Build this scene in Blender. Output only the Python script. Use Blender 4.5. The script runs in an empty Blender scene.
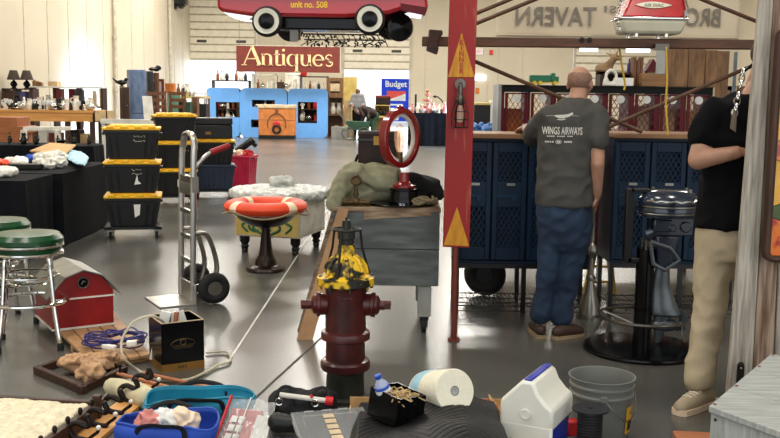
import bpy, bmesh, math, random
from mathutils import Vector, Matrix, noise
from mathutils.bvhtree import BVHTree
SC = bpy.context.scene
COL = SC.collection
R = math.radians
V = Vector
PI = math.pi
rnd = random.Random(7)
# ---------------------------------------------------------------- camera model (780x438)
F, PV, PITCH, ROLL, EYE = 970.0, 219.0, math.atan(127/970), R(0.8), 1.6
RM = Matrix.Rotation(PI/2 - PITCH, 3, 'X') @ Matrix.Rotation(ROLL, 3, 'Z')
def ray(u, v): return RM @ V(((u-390)/F, -(v-PV)/F, -1))
def fl(u, v, z=0.0):
    d = ray(u, v); return V((0, 0, EYE)) + d*((z-EYE)/d.z)
def at(u, v, Y):
    d = ray(u, v); return V((0, 0, EYE)) + d*(Y/d.y)
cam = bpy.data.cameras.new('camera'); co = bpy.data.objects.new('camera', cam); COL.objects.link(co)
co.location = (0, 0, EYE); co.rotation_euler = RM.to_euler()
cam.sensor_width = 36; cam.lens = 36*F/780; cam.shift_y = -(219-PV)/780; cam.clip_end = 200; cam.clip_start = .05
SC.camera = co
# ---------------------------------------------------------------- materials
def lin(c):
    f = lambda x: x/12.92 if x <= .04045 else ((x+.055)/1.055)**2.4
    return tuple(f(x/255) for x in c)
MATS = {}
def mat(name, c, rough=.5, metal=0, c2=None, ns=6, st=(1, 1, 1), lo=.35, hi=.65, bump=0, trans=0, emit=0, coat=0, nz=.12, spec=.5, ior=1.45, alpha=1, det=4, bns=None):
    m = bpy.data.materials.new(name); m.use_nodes = True
    nt = m.node_tree; b = nt.nodes['Principled BSDF']
    def S(k, v):
        if k in b.inputs: b.inputs[k].default_value = v
    a = lin(c)
    if c2 is None:
        d = tuple(x*(1-nz*1.6) for x in a); e = tuple(min(1, x*(1+nz)) for x in a)
    else:
        d = a; e = lin(c2)
    tc = nt.nodes.new('ShaderNodeTexCoord'); mp = nt.nodes.new('ShaderNodeMapping'); mp.inputs['Scale'].default_value = st
    nt.links.new(tc.outputs['Object'], mp.inputs[0])
    n = nt.nodes.new('ShaderNodeTexNoise'); n.inputs['Scale'].default_value = ns; n.inputs['Detail'].default_value = det
    nt.links.new(mp.outputs[0], n.inputs['Vector'])
    cr = nt.nodes.new('ShaderNodeValToRGB'); cr.color_ramp.elements[0].position = lo; cr.color_ramp.elements[1].position = hi
    cr.color_ramp.elements[0].color = (*d, 1); cr.color_ramp.elements[1].color = (*e, 1)
    nt.links.new(n.outputs['Fac'], cr.inputs[0]); nt.links.new(cr.outputs[0], b.inputs['Base Color'])
    if bump:
        bp = nt.nodes.new('ShaderNodeBump'); bp.inputs['Strength'].default_value = bump; bp.inputs['Distance'].default_value = .01
        n2 = nt.nodes.new('ShaderNodeTexNoise'); n2.inputs['Scale'].default_value = bns or ns*2; n2.inputs['Detail'].default_value = 3
        nt.links.new(mp.outputs[0], n2.inputs['Vector'])
        nt.links.new(n2.outputs['Fac'], bp.inputs['Height']); nt.links.new(bp.outputs[0], b.inputs['Normal'])
    S('Roughness', rough); S('Metallic', metal); S('Transmission Weight', trans); S('Coat Weight', coat); S('Specular IOR Level', spec); S('IOR', ior); S('Alpha', alpha)
    if emit:
        S('Emission Color', (*a, 1)); S('Emission Strength', emit)
    MATS[name] = m
    return m
def wood(name, a, b_, axis=2, ns=5, k=9, rough=.55, **kw):
    st = [k]*3; st[axis] = 1
    return mat(name, a, rough, c2=b_, ns=ns, st=tuple(st), lo=.3, hi=.7, bump=.15, **kw)
class _M:
    def __getattr__(s, n): return MATS[n]
M = _M()
# ---------------------------------------------------------------- mesh builder
def frame(d, up=None):
    d = d.normalized(); up = up or (V((0, 0, 1)) if abs(d.z) < .95 else V((0, 1, 0)))
    x = up.cross(d).normalized(); y = d.cross(x)
    return x, y, d
class MB:
    def __init__(s): s.v = []; s.f = []; s.m = []; s.mi = 0
    def add(s, vs, fs):
        o = len(s.v); s.v += [V(p) for p in vs]; s.f += [tuple(o+i for i in f) for f in fs]; s.m += [s.mi]*len(fs); return s
    def box(s, c, sz, rz=0, rot=None):
        m = rot or Matrix.Rotation(rz, 3, 'Z'); c = V(c)
        vs = [c + m @ V((sx*sz[0]/2, sy*sz[1]/2, sz_*sz[2]/2)) for sx in (-1, 1) for sy in (-1, 1) for sz_ in (-1, 1)]
        return s.add(vs, [(0, 1, 3, 2), (4, 6, 7, 5), (0, 4, 5, 1), (2, 3, 7, 6), (0, 2, 6, 4), (1, 5, 7, 3)])
    def bx(s, x0, x1, y0, y1, z0, z1): return s.box(((x0+x1)/2, (y0+y1)/2, (z0+z1)/2), (abs(x1-x0), abs(y1-y0), abs(z1-z0)))
    def hexa(s, bot, top):
        n = len(bot)
        return s.add(list(bot)+list(top), [tuple(range(n))[::-1], tuple(range(n, 2*n))]+[(i, (i+1) % n, n+(i+1) % n, n+i) for i in range(n)])
    def prism(s, pts, off):
        off = V(off); return s.hexa([V(p) for p in pts], [V(p)+off for p in pts])
    def cyl(s, p0, p1, r0, r1=None, n=14, caps=True):
        r1 = r0 if r1 is None else r1; return s.tube([p0, p1], [r0, r1], n, caps=caps)
    def tube(s, pts, r, n=8, closed=False, caps=True, flat=1.0, up=None):
        pts = [V(p) for p in pts]; N = len(pts)
        if not isinstance(r, (list, tuple)): r = [r]*N
        vs = []; px = None
        for i, p in enumerate(pts):
            if closed: d = pts[(i+1) % N]-pts[i-1]
            else: d = pts[min(i+1, N-1)]-pts[max(i-1, 0)]
            if d.length < 1e-9: d = V((0, 0, 1))
            d.normalize()
            if px is None: x, y, _ = frame(d, up)
            else:
                x = px - d*px.dot(d)
                x = x.normalized() if x.length > 1e-6 else frame(d)[0]
                y = d.cross(x)
            px = x
            for k in range(n):
                a = 2*PI*k/n; vs.append(p + x*(math.cos(a)*r[i]) + y*(math.sin(a)*r[i]*flat))
        fs = []
        for i in range(N if closed else N-1):
            j = (i+1) % N
            for k in range(n): fs.append((i*n+k, i*n+(k+1) % n, j*n+(k+1) % n, j*n+k))
        if caps and not closed: fs += [tuple(range(n))[::-1], tuple((N-1)*n+k for k in range(n))]
        return s.add(vs, fs)
    def lathe(s, prof, o=(0, 0, 0), n=20, d=None, sx=1, sy=1):
        o = V(o); x, y, z = (V((1, 0, 0)), V((0, 1, 0)), V((0, 0, 1))) if d is None else frame(V(d))
        vs = [o + x*(r*sx*math.cos(2*PI*k/n)) + y*(r*sy*math.sin(2*PI*k/n)) + z*h for r, h in prof for k in range(n)]
        fs = [(i*n+k, i*n+(k+1) % n, (i+1)*n+(k+1) % n, (i+1)*n+k) for i in range(len(prof)-1) for k in range(n)]
        if prof[0][0] > 1e-6 and tuple(prof[0]) != tuple(prof[-1]): fs.append(tuple(range(n))[::-1])
        if prof[-1][0] > 1e-6 and tuple(prof[0]) != tuple(prof[-1]): fs.append(tuple((len(prof)-1)*n+k for k in range(n)))
        return s.add(vs, fs)
    def ell(s, c, r, rot=None, n=16, m=10):
        c = V(c); r = (r, r, r) if not isinstance(r, (tuple, list)) else r
        rot = rot or Matrix.Identity(3)
        vs = [c + rot @ V((0, 0, -r[2]))]
        for i in range(1, m):
            t = -PI/2 + PI*i/m
            for k in range(n):
                a = 2*PI*k/n; vs.append(c + rot @ V((r[0]*math.cos(t)*math.cos(a), r[1]*math.cos(t)*math.sin(a), r[2]*math.sin(t))))
        vs.append(c + rot @ V((0, 0, r[2]))); L = len(vs)-1
        fs = [(0, 1+(k+1) % n, 1+k) for k in range(n)]
        for i in range(m-2):
            for k in range(n): fs.append((1+i*n+k, 1+i*n+(k+1) % n, 1+(i+1)*n+(k+1) % n, 1+(i+1)*n+k))
        fs += [(1+(m-2)*n+k, 1+(m-2)*n+(k+1) % n, L) for k in range(n)]
        return s.add(vs, fs)
    def limb(s, pts, rs, n=12):
        for i, (p, r) in enumerate(zip(pts, rs)):
            s.ell(p, r, n=n, m=8)
            if i: s.cyl(pts[i-1], p, rs[i-1], r, n)
        return s
    def loft(s, rings, n=20):
        # rings: (centre, rx, ry, rz)
        vs = []
        for c, rx, ry, rz in rings:
            for k in range(n):
                a = 2*PI*k/n; x, y = rx*math.cos(a), ry*math.sin(a)
                vs.append(V(c)+V((x*math.cos(rz)-y*math.sin(rz), x*math.sin(rz)+y*math.cos(rz), 0)))
        N = len(rings)
        fs = [(i*n+k, i*n+(k+1) % n, (i+1)*n+(k+1) % n, (i+1)*n+k) for i in range(N-1) for k in range(n)]
        fs += [tuple(range(n))[::-1], tuple((N-1)*n+k for k in range(n))]
        return s.add(vs, fs)
    def torus(s, c, Rr, r, axis=(0, 0, 1), n=32, m=10, flat=1.0, sx=1, sy=1):
        x, y, z = (V((1, 0, 0)), V((0, 1, 0)), V((0, 0, 1))) if tuple(axis) == (0, 0, 1) else frame(V(axis)); c = V(c); vs = []
        for i in range(n):
            a = 2*PI*i/n; e = x*(math.cos(a)*sx)+y*(math.sin(a)*sy)
            for k in range(m):
                b = 2*PI*k/m; vs.append(c + e*(Rr+r*math.cos(b)) + z*(r*flat*math.sin(b)))
        fs = [(i*m+k, ((i+1) % n)*m+k, ((i+1) % n)*m+(k+1) % m, i*m+(k+1) % m) for i in range(n) for k in range(m)]
        return s.add(vs, fs)
    def grid(s, fn, nu, nv, th=0):
        # fn(u,v)->Vector ; th: thickness straight down
        P = [[V(fn(i/nu, j/nv)) for j in range(nv+1)] for i in range(nu+1)]
        vs = [p for row in P for p in row]; W = nv+1
        fs = [(i*W+j, (i+1)*W+j, (i+1)*W+j+1, i*W+j+1) for i in range(nu) for j in range(nv)]
        if th:
            o = len(vs); vs += [p-V((0, 0, th)) for p in vs]
            fs += [tuple(o+k for k in f[::-1]) for f in fs]
            edge = [(i, 0) for i in range(nu)]+[(nu, j) for j in range(nv)]+[(i, nv) for i in range(nu, 0, -1)]+[(0, j) for j in range(nv, 0, -1)]
            ids = [i*W+j for i, j in edge]
            for q in range(len(ids)):
                a, b = ids[q], ids[(q+1) % len(ids)]; fs.append((b, a, o+a, o+b))
        return s.add(vs, fs)
    def rib(s, pts, ws, off=(0, 0, .01), nrm=(0, 0, 1)):
        # flat ribbon of varying width in the plane of nrm, extruded by off
        nrm = V(nrm).normalized(); pts = [V(p) for p in pts]
        if not isinstance(ws, (list, tuple)): ws = [ws]*len(pts)
        L, Q = [], []
        for i, p in enumerate(pts):
            d = (pts[min(i+1, len(pts)-1)]-pts[max(i-1, 0)]).normalized(); t = nrm.cross(d)*(ws[i]/2)
            L.append(p+t); Q.append(p-t)
        for i in range(len(pts)-1):
            s.hexa([L[i], L[i+1], Q[i+1], Q[i]], [x+V(off) for x in (L[i], L[i+1], Q[i+1], Q[i])])
        return s
    def build(s, name, m, parent=None, bevel=0, sharp=35, w=False, loc=None):
        me = bpy.data.meshes.new(name)
        vs = s.v
        if loc is None and parent is None:
            xs = [p.x for p in vs]; ys = [p.y for p in vs]; zs = [p.z for p in vs]
            loc = V(((min(xs)+max(xs))/2, (min(ys)+max(ys))/2, min(zs)))
            vs = [p-loc for p in vs]
        elif parent is not None and w:
            o = parent
            off = V((0, 0, 0))
            while o is not None: off += o.location; o = o.parent
            vs = [p-off for p in vs]
        me.from_pydata([tuple(p) for p in vs], [], s.f)
        for x in (m if isinstance(m, (list, tuple)) else [m]): me.materials.append(x)
        if isinstance(m, (list, tuple)):
            me.polygons.foreach_set('material_index', s.m)
        bm = bmesh.new(); bm.from_mesh(me)
        bmesh.ops.recalc_face_normals(bm, faces=bm.faces); bm.to_mesh(me); bm.free()
        return link(name, me, parent, loc, bevel, sharp)
def link(name, me, parent=None, loc=None, bevel=0, sharp=35):
    me.polygons.foreach_set('use_smooth', [True]*len(me.polygons))
    try: me.set_sharp_from_angle(angle=R(sharp))
    except Exception: pass
    me.update()
    o = bpy.data.objects.new(name, me); COL.objects.link(o)
    if loc is not None: o.location = loc
    if parent is not None: o.parent = parent
    if bevel:
        b = o.modifiers.new('bevel', 'BEVEL'); b.width = bevel; b.segments = 2; b.limit_method = 'ANGLE'; b.angle_limit = R(40)
    return o
def tag(o, label, cat, group=None, kind=None):
    o['label'] = label; o['category'] = cat
    if group: o['group'] = group
    if kind: o['kind'] = kind
    return o
def struct(o, label=None):
    o['kind'] = 'structure'
    if label: o['label'] = label
    return o
def thing(name, label, cat, loc=(0, 0, 0), rz=0, group=None):
    o = bpy.data.objects.new(name, None); COL.objects.link(o); o.empty_display_size = .1
    o.location = loc; o.rotation_euler = (0, 0, rz)
    return tag(o, label, cat, group)
def dup(o, loc=None, rz=None, label=None, parent=None, scale=None, group=None):
    c = o.copy(); COL.objects.link(c)
    if parent is not None: c.parent = parent
    if loc is not None: c.location = loc
    if rz is not None: c.rotation_euler = (0, 0, rz)
    if label: c['label'] = label
    if group: c['group'] = group
    if scale: c.scale = (scale,)*3 if not isinstance(scale, tuple) else scale
    for ch in list(o.children): dup(ch, parent=c)
    return c
def meshed(mb, name, m, parent=None, vox=.015, sm=3, amp=0, sc=8, ridge=False, seed=0, w=False, loc=None, sharp=80, amp2=0, sc2=30, post=None):
    """fuses overlapping closed shapes into one continuous surface, smooths it and wrinkles it"""
    me = bpy.data.meshes.new('t'); me.from_pydata([tuple(p) for p in mb.v], [], mb.f)
    bm = bmesh.new(); bm.from_mesh(me); bmesh.ops.recalc_face_normals(bm, faces=bm.faces); bm.to_mesh(me); bm.free()
    t = bpy.data.objects.new('t', me); COL.objects.link(t)
    md = t.modifiers.new('r', 'REMESH'); md.mode = 'VOXEL'; md.voxel_size = vox; md.adaptivity = 0
    dg = bpy.context.evaluated_depsgraph_get(); dg.update()
    m2 = bpy.data.meshes.new_from_object(t.evaluated_get(dg))
    bpy.data.objects.remove(t); bpy.data.meshes.remove(me)
    bm = bmesh.new(); bm.from_mesh(m2)
    for _ in range(sm): bmesh.ops.smooth_vert(bm, verts=bm.verts, factor=.5, use_axis_x=True, use_axis_y=True, use_axis_z=True)
    bm.normal_update()
    if amp or amp2:
        dv = []
        for v in bm.verts:
            d = 0
            if amp:
                q = noise.noise((V((v.co.x*sc[0], v.co.y*sc[1], v.co.z*sc[2])) if isinstance(sc, tuple) else v.co*sc)+V((seed, 3*seed, 0)))
                d += amp*((1-2*abs(q)*1.6) if ridge else q)
            if amp2: d += amp2*noise.noise(v.co*sc2+V((seed*2, 0, 1)))
            dv.append(v.co+v.normal*d)
        for v, p in zip(bm.verts, dv): v.co = p
    if post:
        for v in bm.verts: v.co = post(v.co)
    if loc is None and parent is None:
        xs = [v.co.x for v in bm.verts]; ys = [v.co.y for v in bm.verts]; zs = [v.co.z for v in bm.verts]
        loc = V(((min(xs)+max(xs))/2, (min(ys)+max(ys))/2, min(zs)))
        for v in bm.verts: v.co -= loc
    elif parent is not None and w:
        for v in bm.verts: v.co -= parent.location
    bm.to_mesh(m2); bm.free(); m2.name = name; m2.materials.clear(); m2.materials.append(m)
    return link(name, m2, parent, loc, 0, sharp)
def textmesh(s, size, extrude=.002, align='CENTER', bold=0, shear=0, sx=1):
    cu = bpy.data.curves.new('t', 'FONT'); cu.body = s; cu.size = size; cu.extrude = extrude; cu.align_x = align; cu.align_y = 'CENTER'; cu.offset = bold; cu.shear = shear; cu.resolution_u = 3
    t = bpy.data.objects.new('t', cu); COL.objects.link(t)
    dg = bpy.context.evaluated_depsgraph_get(); dg.update()
    me = bpy.data.meshes.new_from_object(t.evaluated_get(dg)); bpy.data.objects.remove(t)
    for v in me.vertices: v.co.x *= sx
    return me
def text(name, s, size, m, parent, loc, rot=(PI/2, 0, 0), w=False, fit=None, **k):
    """lettering as a mesh; rot (90deg,0,0) faces -Y; fit = width to fill"""
    me = textmesh(s, size, **k); me.materials.append(m)
    if fit:
        xs = [v.co.x for v in me.vertices]; q = fit/(max(xs)-min(xs))
        for v in me.vertices: v.co.x *= q
    o = bpy.data.objects.new(name, me); COL.objects.link(o)
    if parent is not None:
        o.parent = parent
        if w: loc = V(loc)-parent.location
    o.location = loc; o.rotation_euler = rot
    return o
def arc(c, rx, rz, a0, a1, n=12, y=0):
    return [V((c[0]+rx*math.cos(R(a0+(a1-a0)*i/n)), y, c[1]+rz*math.sin(R(a0+(a1-a0)*i/n)))) for i in range(n+1)]
def spline(pts, n=8):
    pts = [V(p) for p in pts]; out = []
    for i in range(len(pts)-1):
        p0 = pts[max(i-1, 0)]; p1 = pts[i]; p2 = pts[i+1]; p3 = pts[min(i+2, len(pts)-1)]
        for k in range(n):
            t = k/n; out.append(.5*((2*p1)+(p2-p0)*t+(2*p0-5*p1+4*p2-p3)*t*t+(3*p1-p0-3*p2+p3)*t**3))
    return out+[pts[-1]]
# ---------------------------------------------------------------- palette
mat('floor_concrete', (66, 65, 61), .27, c2=(98, 96, 90), ns=.6, det=9, lo=.3, hi=.7, spec=.5, ior=1.65, bump=.012, bns=2.0)
mat('wall_paint', (202, 191, 168), .6, nz=.03, ns=.6)
mat('wall_seam', (190, 182, 164), .7); mat('slat_gap', (170, 160, 138), .7)
mat('door_slat', (226, 218, 198), .5, nz=.04)
mat('ceiling_paint', (215, 210, 200), .8)
mat('white_line', (205, 203, 196), .5); mat('joint', (72, 70, 64), .7)
mat('asphalt', (190, 190, 190), .9)
mat('lamp_glow', (255, 246, 230), .5, emit=6)
mat('win_glow', (235, 242, 255), .5, emit=2.2)
mat('yellow_lid', (248, 190, 34), .4, nz=.05); mat('black_plastic', (17, 18, 19), .42, nz=.1); mat('navy_plastic', (40, 50, 72), .4)
mat('black_metal', (20, 20, 21), .35, nz=.1); mat('black_gloss', (7, 7, 8), .2, spec=.3)
mat('pink_red_plastic', (190, 30, 72), .4)
mat('chalk', (200, 198, 180), .8); mat('white_paper', (232, 230, 222), .7, nz=.04)
mat('alu', (196, 194, 188), .32, metal=1, nz=.06); mat('chrome', (225, 225, 222), .08, metal=1, nz=.02); mat('steel', (142, 138, 130), .32, metal=1)
mat('rubber', (24, 24, 24), .75); mat('grip_red', (150, 24, 30), .5)
mat('black_cloth', (17, 19, 24), .95, nz=.15, spec=.2)
mat('cardboard', (196, 156, 104), .8, nz=.08); mat('tan_paper', (190, 150, 112), .75, nz=.15, ns=14)
mat('plastic_wrap', (222, 220, 208), .25, nz=.1, ns=20, bump=.5, bns=40); mat('pale_blue', (158, 200, 218), .6)
mat('green_vinyl', (10, 66, 32), .28, nz=.25, ns=7, bump=.1)
mat('barn_red', (118, 14, 18), .4, c2=(148, 22, 24), ns=4); mat('white_paint', (224, 220, 208), .5)
mat('zinc', (150, 150, 142), .38, metal=.8)
wood('slat_wood', (160, 118, 78), (192, 152, 108), axis=0, ns=3); wood('pine', (188, 130, 66), (214, 158, 92), axis=0, ns=2)
wood('crate_orange', (186, 112, 56), (206, 136, 78), axis=0); wood('brown_wood', (92, 58, 38), (124, 82, 54), axis=2); wood('dark_wood', (44, 26, 18), (70, 42, 28), axis=0)
wood('dark_wood_z', (48, 32, 24), (74, 48, 34), axis=2)
wood('stick_wood', (150, 88, 54), (176, 112, 74), axis=0)
wood('beam_wood', (70, 42, 26), (98, 62, 38), axis=0, ns=4)
wood('barn_board', (126, 116, 104), (190, 182, 168), axis=2, ns=4, k=16, rough=.85); wood('barn_board_brown', (100, 72, 54), (168, 146, 126), axis=2, ns=4, k=16, rough=.85)
wood('plank_brown', (96, 66, 40), (146, 108, 68), axis=2, ns=5, k=5); wood('block_wood', (120, 84, 52), (152, 112, 70), axis=0)
wood('counter_wood', (112, 74, 46), (164, 122, 84), axis=0, ns=3); wood('chest_wood', (142, 84, 48), (168, 106, 66), axis=0)
mat('purple_cord', (50, 46, 112), .5, nz=.3, ns=40); mat('beige_cable', (200, 190, 164), .5)
mat('gold', (150, 108, 48), .4, metal=.5); mat('board_tan', (172, 132, 94), .75, nz=.1); mat('gold_leaf', (232, 204, 154), .45, metal=.1)
mat('cream_fleece', (226, 214, 184), .95, nz=.1, ns=30, bump=.9, bns=60); mat('canvas_roll', (206, 196, 162), .9)
mat('iron', (34, 26, 22), .45, metal=.5); mat('porcelain', (220, 214, 200), .25)
mat('teal_cloth', (26, 132, 160), .6, nz=.15); mat('royal_cloth', (38, 78, 180), .6, nz=.12); mat('black_nylon', (20, 20, 22), .8)
mat('clear_bag', (226, 226, 222), .12, alpha=.2, spec=.8); mat('zip_red', (214, 40, 44), .45); mat('grey_plastic', (120, 122, 120), .45, nz=.06)
mat('clear_plastic', (150, 152, 152), .15, alpha=.55, spec=.9, nz=.06)
mat('quilt_black', (17, 17, 18), .5, spec=.4); mat('navy_cloth', (44, 46, 84), .85, nz=.3, ns=60)
mat('towel_paper', (232, 226, 204), .9, nz=.04, bump=.4, bns=40); mat('towel_core', (150, 150, 150), .8)
mat('bottle_blue', (40, 84, 190), .35); mat('clear_water', (220, 232, 245), .05, alpha=.5, spec=.9); mat('raffia', (186, 158, 112), .9, nz=.3, ns=40)
mat('cooler_white', (226, 224, 212), .35, nz=.02); mat('cooler_blue', (26, 42, 160), .35)
mat('bucket_grey', (112, 114, 108), .5, nz=.06); mat('label_yellow', (226, 170, 40), .6); mat('red_pack', (184, 30, 34), .4)
mat('grey_board', (146, 150, 148), .6, c2=(176, 180, 176), ns=5, st=(1, 12, 1), bump=.1)
mat('hydrant_red', (50, 16, 15), .35, c2=(84, 24, 22), ns=6, bump=.3, coat=.15); mat('hydrant_yellow', (226, 184, 36), .45, c2=(28, 24, 16), ns=13, lo=.44, hi=.52, bump=.3); mat('hydrant_black', (22, 24, 20), .45, c2=(38, 40, 32), ns=12, bump=.25)
mat('cabinet_grey', (70, 74, 73), .55, c2=(98, 102, 99), ns=4, st=(1, 1, 5), bump=.2); mat('worn_plank', (112, 88, 66), .7, c2=(158, 134, 108), ns=7, st=(1, 5, 5), bump=.3); mat('cabinet_leg', (150, 150, 142), .6)
mat('lantern_red', (132, 16, 20), .22, coat=.6, nz=.06); mat('bulb_glass', (250, 214, 190), .08, alpha=.4, spec=.9); mat('filament', (255, 200, 140), .5, emit=1.3)
mat('sage_cloth', (142, 140, 112), .9, nz=.12, ns=20); mat('black_felt', (16, 17, 16), .95); mat('brass', (150, 116, 62), .35, metal=.9); mat('old_brass', (96, 78, 52), .4, metal=.8)
mat('leather_dark', (36, 23, 18), .5, nz=.25, bump=.3, spec=.3); mat('rope', (150, 134, 104), .9); mat('rope_yellow', (206, 166, 60), .8)
mat('ring_orange', (236, 74, 36), .5, nz=.08); mat('ring_band', (240, 214, 184), .6); mat('cast_brown', (40, 26, 20), .3, metal=.4)
mat('crate_white', (206, 204, 190), .6); mat('crate_yellow', (206, 186, 110), .6, c2=(186, 160, 84), ns=5); mat('paint_green', (34, 92, 60), .5)
mat('bubble', (196, 198, 192), .22, nz=.08, ns=30, bump=1.0, bns=70)
mat('post_red', (150, 26, 22), .5, c2=(178, 104, 78), ns=3, st=(9, 9, .9), lo=.58, hi=.72, bump=.15); mat('post_yellow', (214, 154, 30), .5, c2=(190, 120, 24), ns=6, st=(5, 5, 1)); mat('post_text', (176, 60, 26), .5); mat('pipe_rust', (112, 48, 36), .5)
mat('car_red', (176, 16, 30), .18, coat=.8, nz=.03); mat('white_wall', (222, 216, 196), .5); mat('decal_yellow', (246, 190, 30), .4)
mat('sign_brown', (112, 44, 34), .5, nz=.08); mat('sign_edge', (200, 190, 170), .5)
mat('letter_blue', (104, 166, 234), .45, nz=.03, emit=0); mat('letter_side', (14, 16, 22), .6)
mat('budget_blue', (16, 66, 224), .5); mat('budget_white', (245, 245, 250), .5); mat('budget_red', (240, 90, 80), .5)
mat('banner', (218, 202, 174), .85, nz=.05, ns=2); mat('banner_text', (136, 128, 116), .85)
mat('case_cream', (206, 200, 176), .28, nz=.03); mat('case_red', (178, 20, 26), .22, coat=.5)
mat('locker_red', (88, 10, 20), .45, nz=.1, spec=.3); mat('locker_blue', (6, 34, 56), .45, nz=.1, spec=.3); mat('locker_blue_mesh', (14, 52, 80), .45, spec=.3); mat('locker_in', (8, 14, 24), .7); mat('mesh_red', (104, 18, 26), .5); mat('disc', (206, 204, 198), .4)
mat('skin', (174, 130, 106), .5, nz=.06, ns=12); mat('hair_short', (140, 106, 88), .8, nz=.15, ns=60); mat('hair_brown', (62, 46, 36), .8, nz=.25, ns=60); mat('shirt_grey', (72, 70, 66), .9, nz=.08); mat('shirt_print', (216, 212, 202), .8)
mat('denim', (22, 36, 56), .9, c2=(40, 58, 82), ns=4); mat('shoe_brown', (58, 40, 28), .6); mat('sole', (150, 128, 98), .7); mat('shirt_black', (9, 9, 11), .95, spec=.2); mat('khaki', (178, 162, 134), .85, nz=.06); mat('sneaker', (172, 156, 130), .7, nz=.12); mat('eye_dark', (30, 22, 18), .3); mat('lips', (168, 100, 88), .5); mat('eye_white', (232, 228, 220), .3)
mat('motor_navy', (30, 40, 56), .2, coat=.6, nz=.1); mat('motor_grey', (92, 98, 102), .32, metal=.5, nz=.2); mat('dark_steel', (104, 98, 92), .32, metal=.85); mat('yellow_paint', (206, 160, 24), .5)
mat('glass_orange', (222, 112, 24), .12, c2=(170, 40, 20), ns=9, lo=.5, hi=.56, coat=.5, emit=.0); mat('glass_green', (70, 90, 40), .15); mat('gold_glass', (230, 170, 60), .15)
mat('lamp_shade_dark', (70, 60, 54), .9); mat('lamp_black', (16, 18, 16), .2); mat('glass_clear', (228, 236, 236), .06, alpha=.5, spec=.9); mat('silver', (204, 202, 196), .2, metal=.9); mat('china', (232, 226, 212), .25); mat('amber_glass', (130, 70, 34), .12); mat('maroon', (110, 36, 30), .5); mat('tan_box', (200, 172, 130), .7); mat('purple_box', (72, 62, 120), .6)
mat('cab_blue', (88, 110, 146), .5, c2=(116, 136, 168), ns=4, st=(3, 3, 1)); mat('cab_dark', (44, 46, 50), .5); mat('mint', (96, 140, 116), .6); mat('orange_box', (200, 116, 50), .6); mat('juke_orange', (196, 120, 60), .45, nz=.1)
mat('deer', (150, 120, 86), .85, nz=.2, ns=14); mat('fawn_light', (206, 184, 150), .85); mat('toy_green', (28, 112, 78), .35); mat('toy_yellow', (220, 190, 60), .4); mat('pink', (206, 130, 120), .5); mat('cool_blue', (62, 110, 170), .5, nz=.4, ns=20); mat('exit_red', (214, 40, 40), .5, emit=.4); mat('grey_cloth', (128, 128, 130), .9); mat('green_cloth', (48, 80, 62), .9)
mat('skin_dark', (110, 72, 54), .55)
# ---------------------------------------------------------------- room shell
XL, YB, XR, ZC = -9.1, 44.3, 14.0, 8.0
struct(MB().bx(XL-.3, XR, -4, YB+.3, -.2, 0).build('floor', M.floor_concrete, loc=(0, 0, 0)), 'polished grey concrete hall floor')
struct(MB().bx(XL-.3, XR, -4, YB+.3, ZC, ZC+.2).build('ceiling', M.ceiling_paint, loc=(0, 0, 0)))
mb = MB(); mb.bx(XL-.3, XL, -4, YB, 0, ZC)
for k in range(-1, 26): mb.mi = 1; mb.bx(XL, XL+.012, k*1.67+.92, k*1.67+.96, 0, ZC)
struct(mb.build('wall_left', [M.wall_paint, M.wall_seam], loc=(0, 0, 0)), 'cream panelled left hall wall')
struct(MB().bx(XR, XR+.3, -4, YB, 0, ZC).build('wall_right', M.wall_paint, loc=(0, 0, 0)))
def ux(u, Y): return at(u, 92, Y).x
def vz(v, Y, u=390): return at(u, v, Y).z
D1 = (ux(187, YB), ux(257, YB)); D2 = (ux(342, YB), ux(411, YB)); D3 = (ux(572, YB), ux(660, YB)); DT = 5.6
mb = MB(); x = XL
for a, b in (D1, D2, D3):
    mb.bx(x, a, YB, YB+.25, 0, ZC); mb.bx(a, b, YB, YB+.25, DT, ZC); x = b
mb.bx(x, XR, YB, YB+.25, 0, ZC)
mb.mi = 1
for k in range(12):
    xx = x+.3+k*1.1
    if xx < XR: mb.bx(xx, xx+.03, YB-.015, YB, 0, ZC)
for xx in (D2[1]+.6, D2[1]+1.7, D2[1]+2.8, D2[1]+3.9, D2[1]+5.0, D1[1]+1.2, D1[1]+2.4): mb.bx(xx, xx+.03, YB-.015, YB, 0, ZC)
struct(mb.build('wall_back', [M.wall_paint, M.wall_seam], loc=(0, 0, 0)), 'cream far hall wall with dock doors')
def rollup(n, X, zb, label, win=True):
    a, b = X; mb = MB(); h = .33; z = zb
    while z < DT+.3:
        mb.mi = 0; mb.bx(a+.02, b-.02, YB-.03, YB-.005, z+.07, z+h); mb.mi = 1; mb.bx(a+.02, b-.02, YB-.012, YB-.004, z, z+.07); z += h
    o = struct(mb.build('door_%d' % n, [M.door_slat, M.slat_gap], loc=(0, 0, 0)), label)
    if win:
        g = MB()
        for q in (.22, .78): g.bx(a+(b-a)*q-.22, a+(b-a)*q+.22, YB-.04, YB-.03, zb+h*2+.12, zb+h*2+.24)
        g.build('window_pane', M.joint, o)
    r = MB()
    for xx in (a, b-.1): r.bx(xx, xx+.1, YB-.08, YB-.04, 0, DT+.2)
    r.build('track', M.wall_seam, o)
    return o
rollup(1, D1, vz(60, YB, 200), 'half-raised cream roll-up dock door with daylight below, left')
rollup(2, D2, vz(70, YB, 380), 'half-raised cream roll-up dock door beside the blue sign outside')
o = rollup(3, D3, 0, 'closed cream roll-up dock door behind the wooden beam', win=False)
g = MB()
for u0, u1 in ((578, 596), (624, 648)): g.bx(ux(u0, YB), ux(u1, YB), YB-.03, YB+.02, vz(52, YB, 610), vz(44, YB, 610))
g.build('window_pane', M.win_glow, o)
struct(MB().bx(-30, 30, YB+.25, 100, -.25, -.02).build('ground', M.asphalt, loc=(0, 0, 0)))
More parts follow.
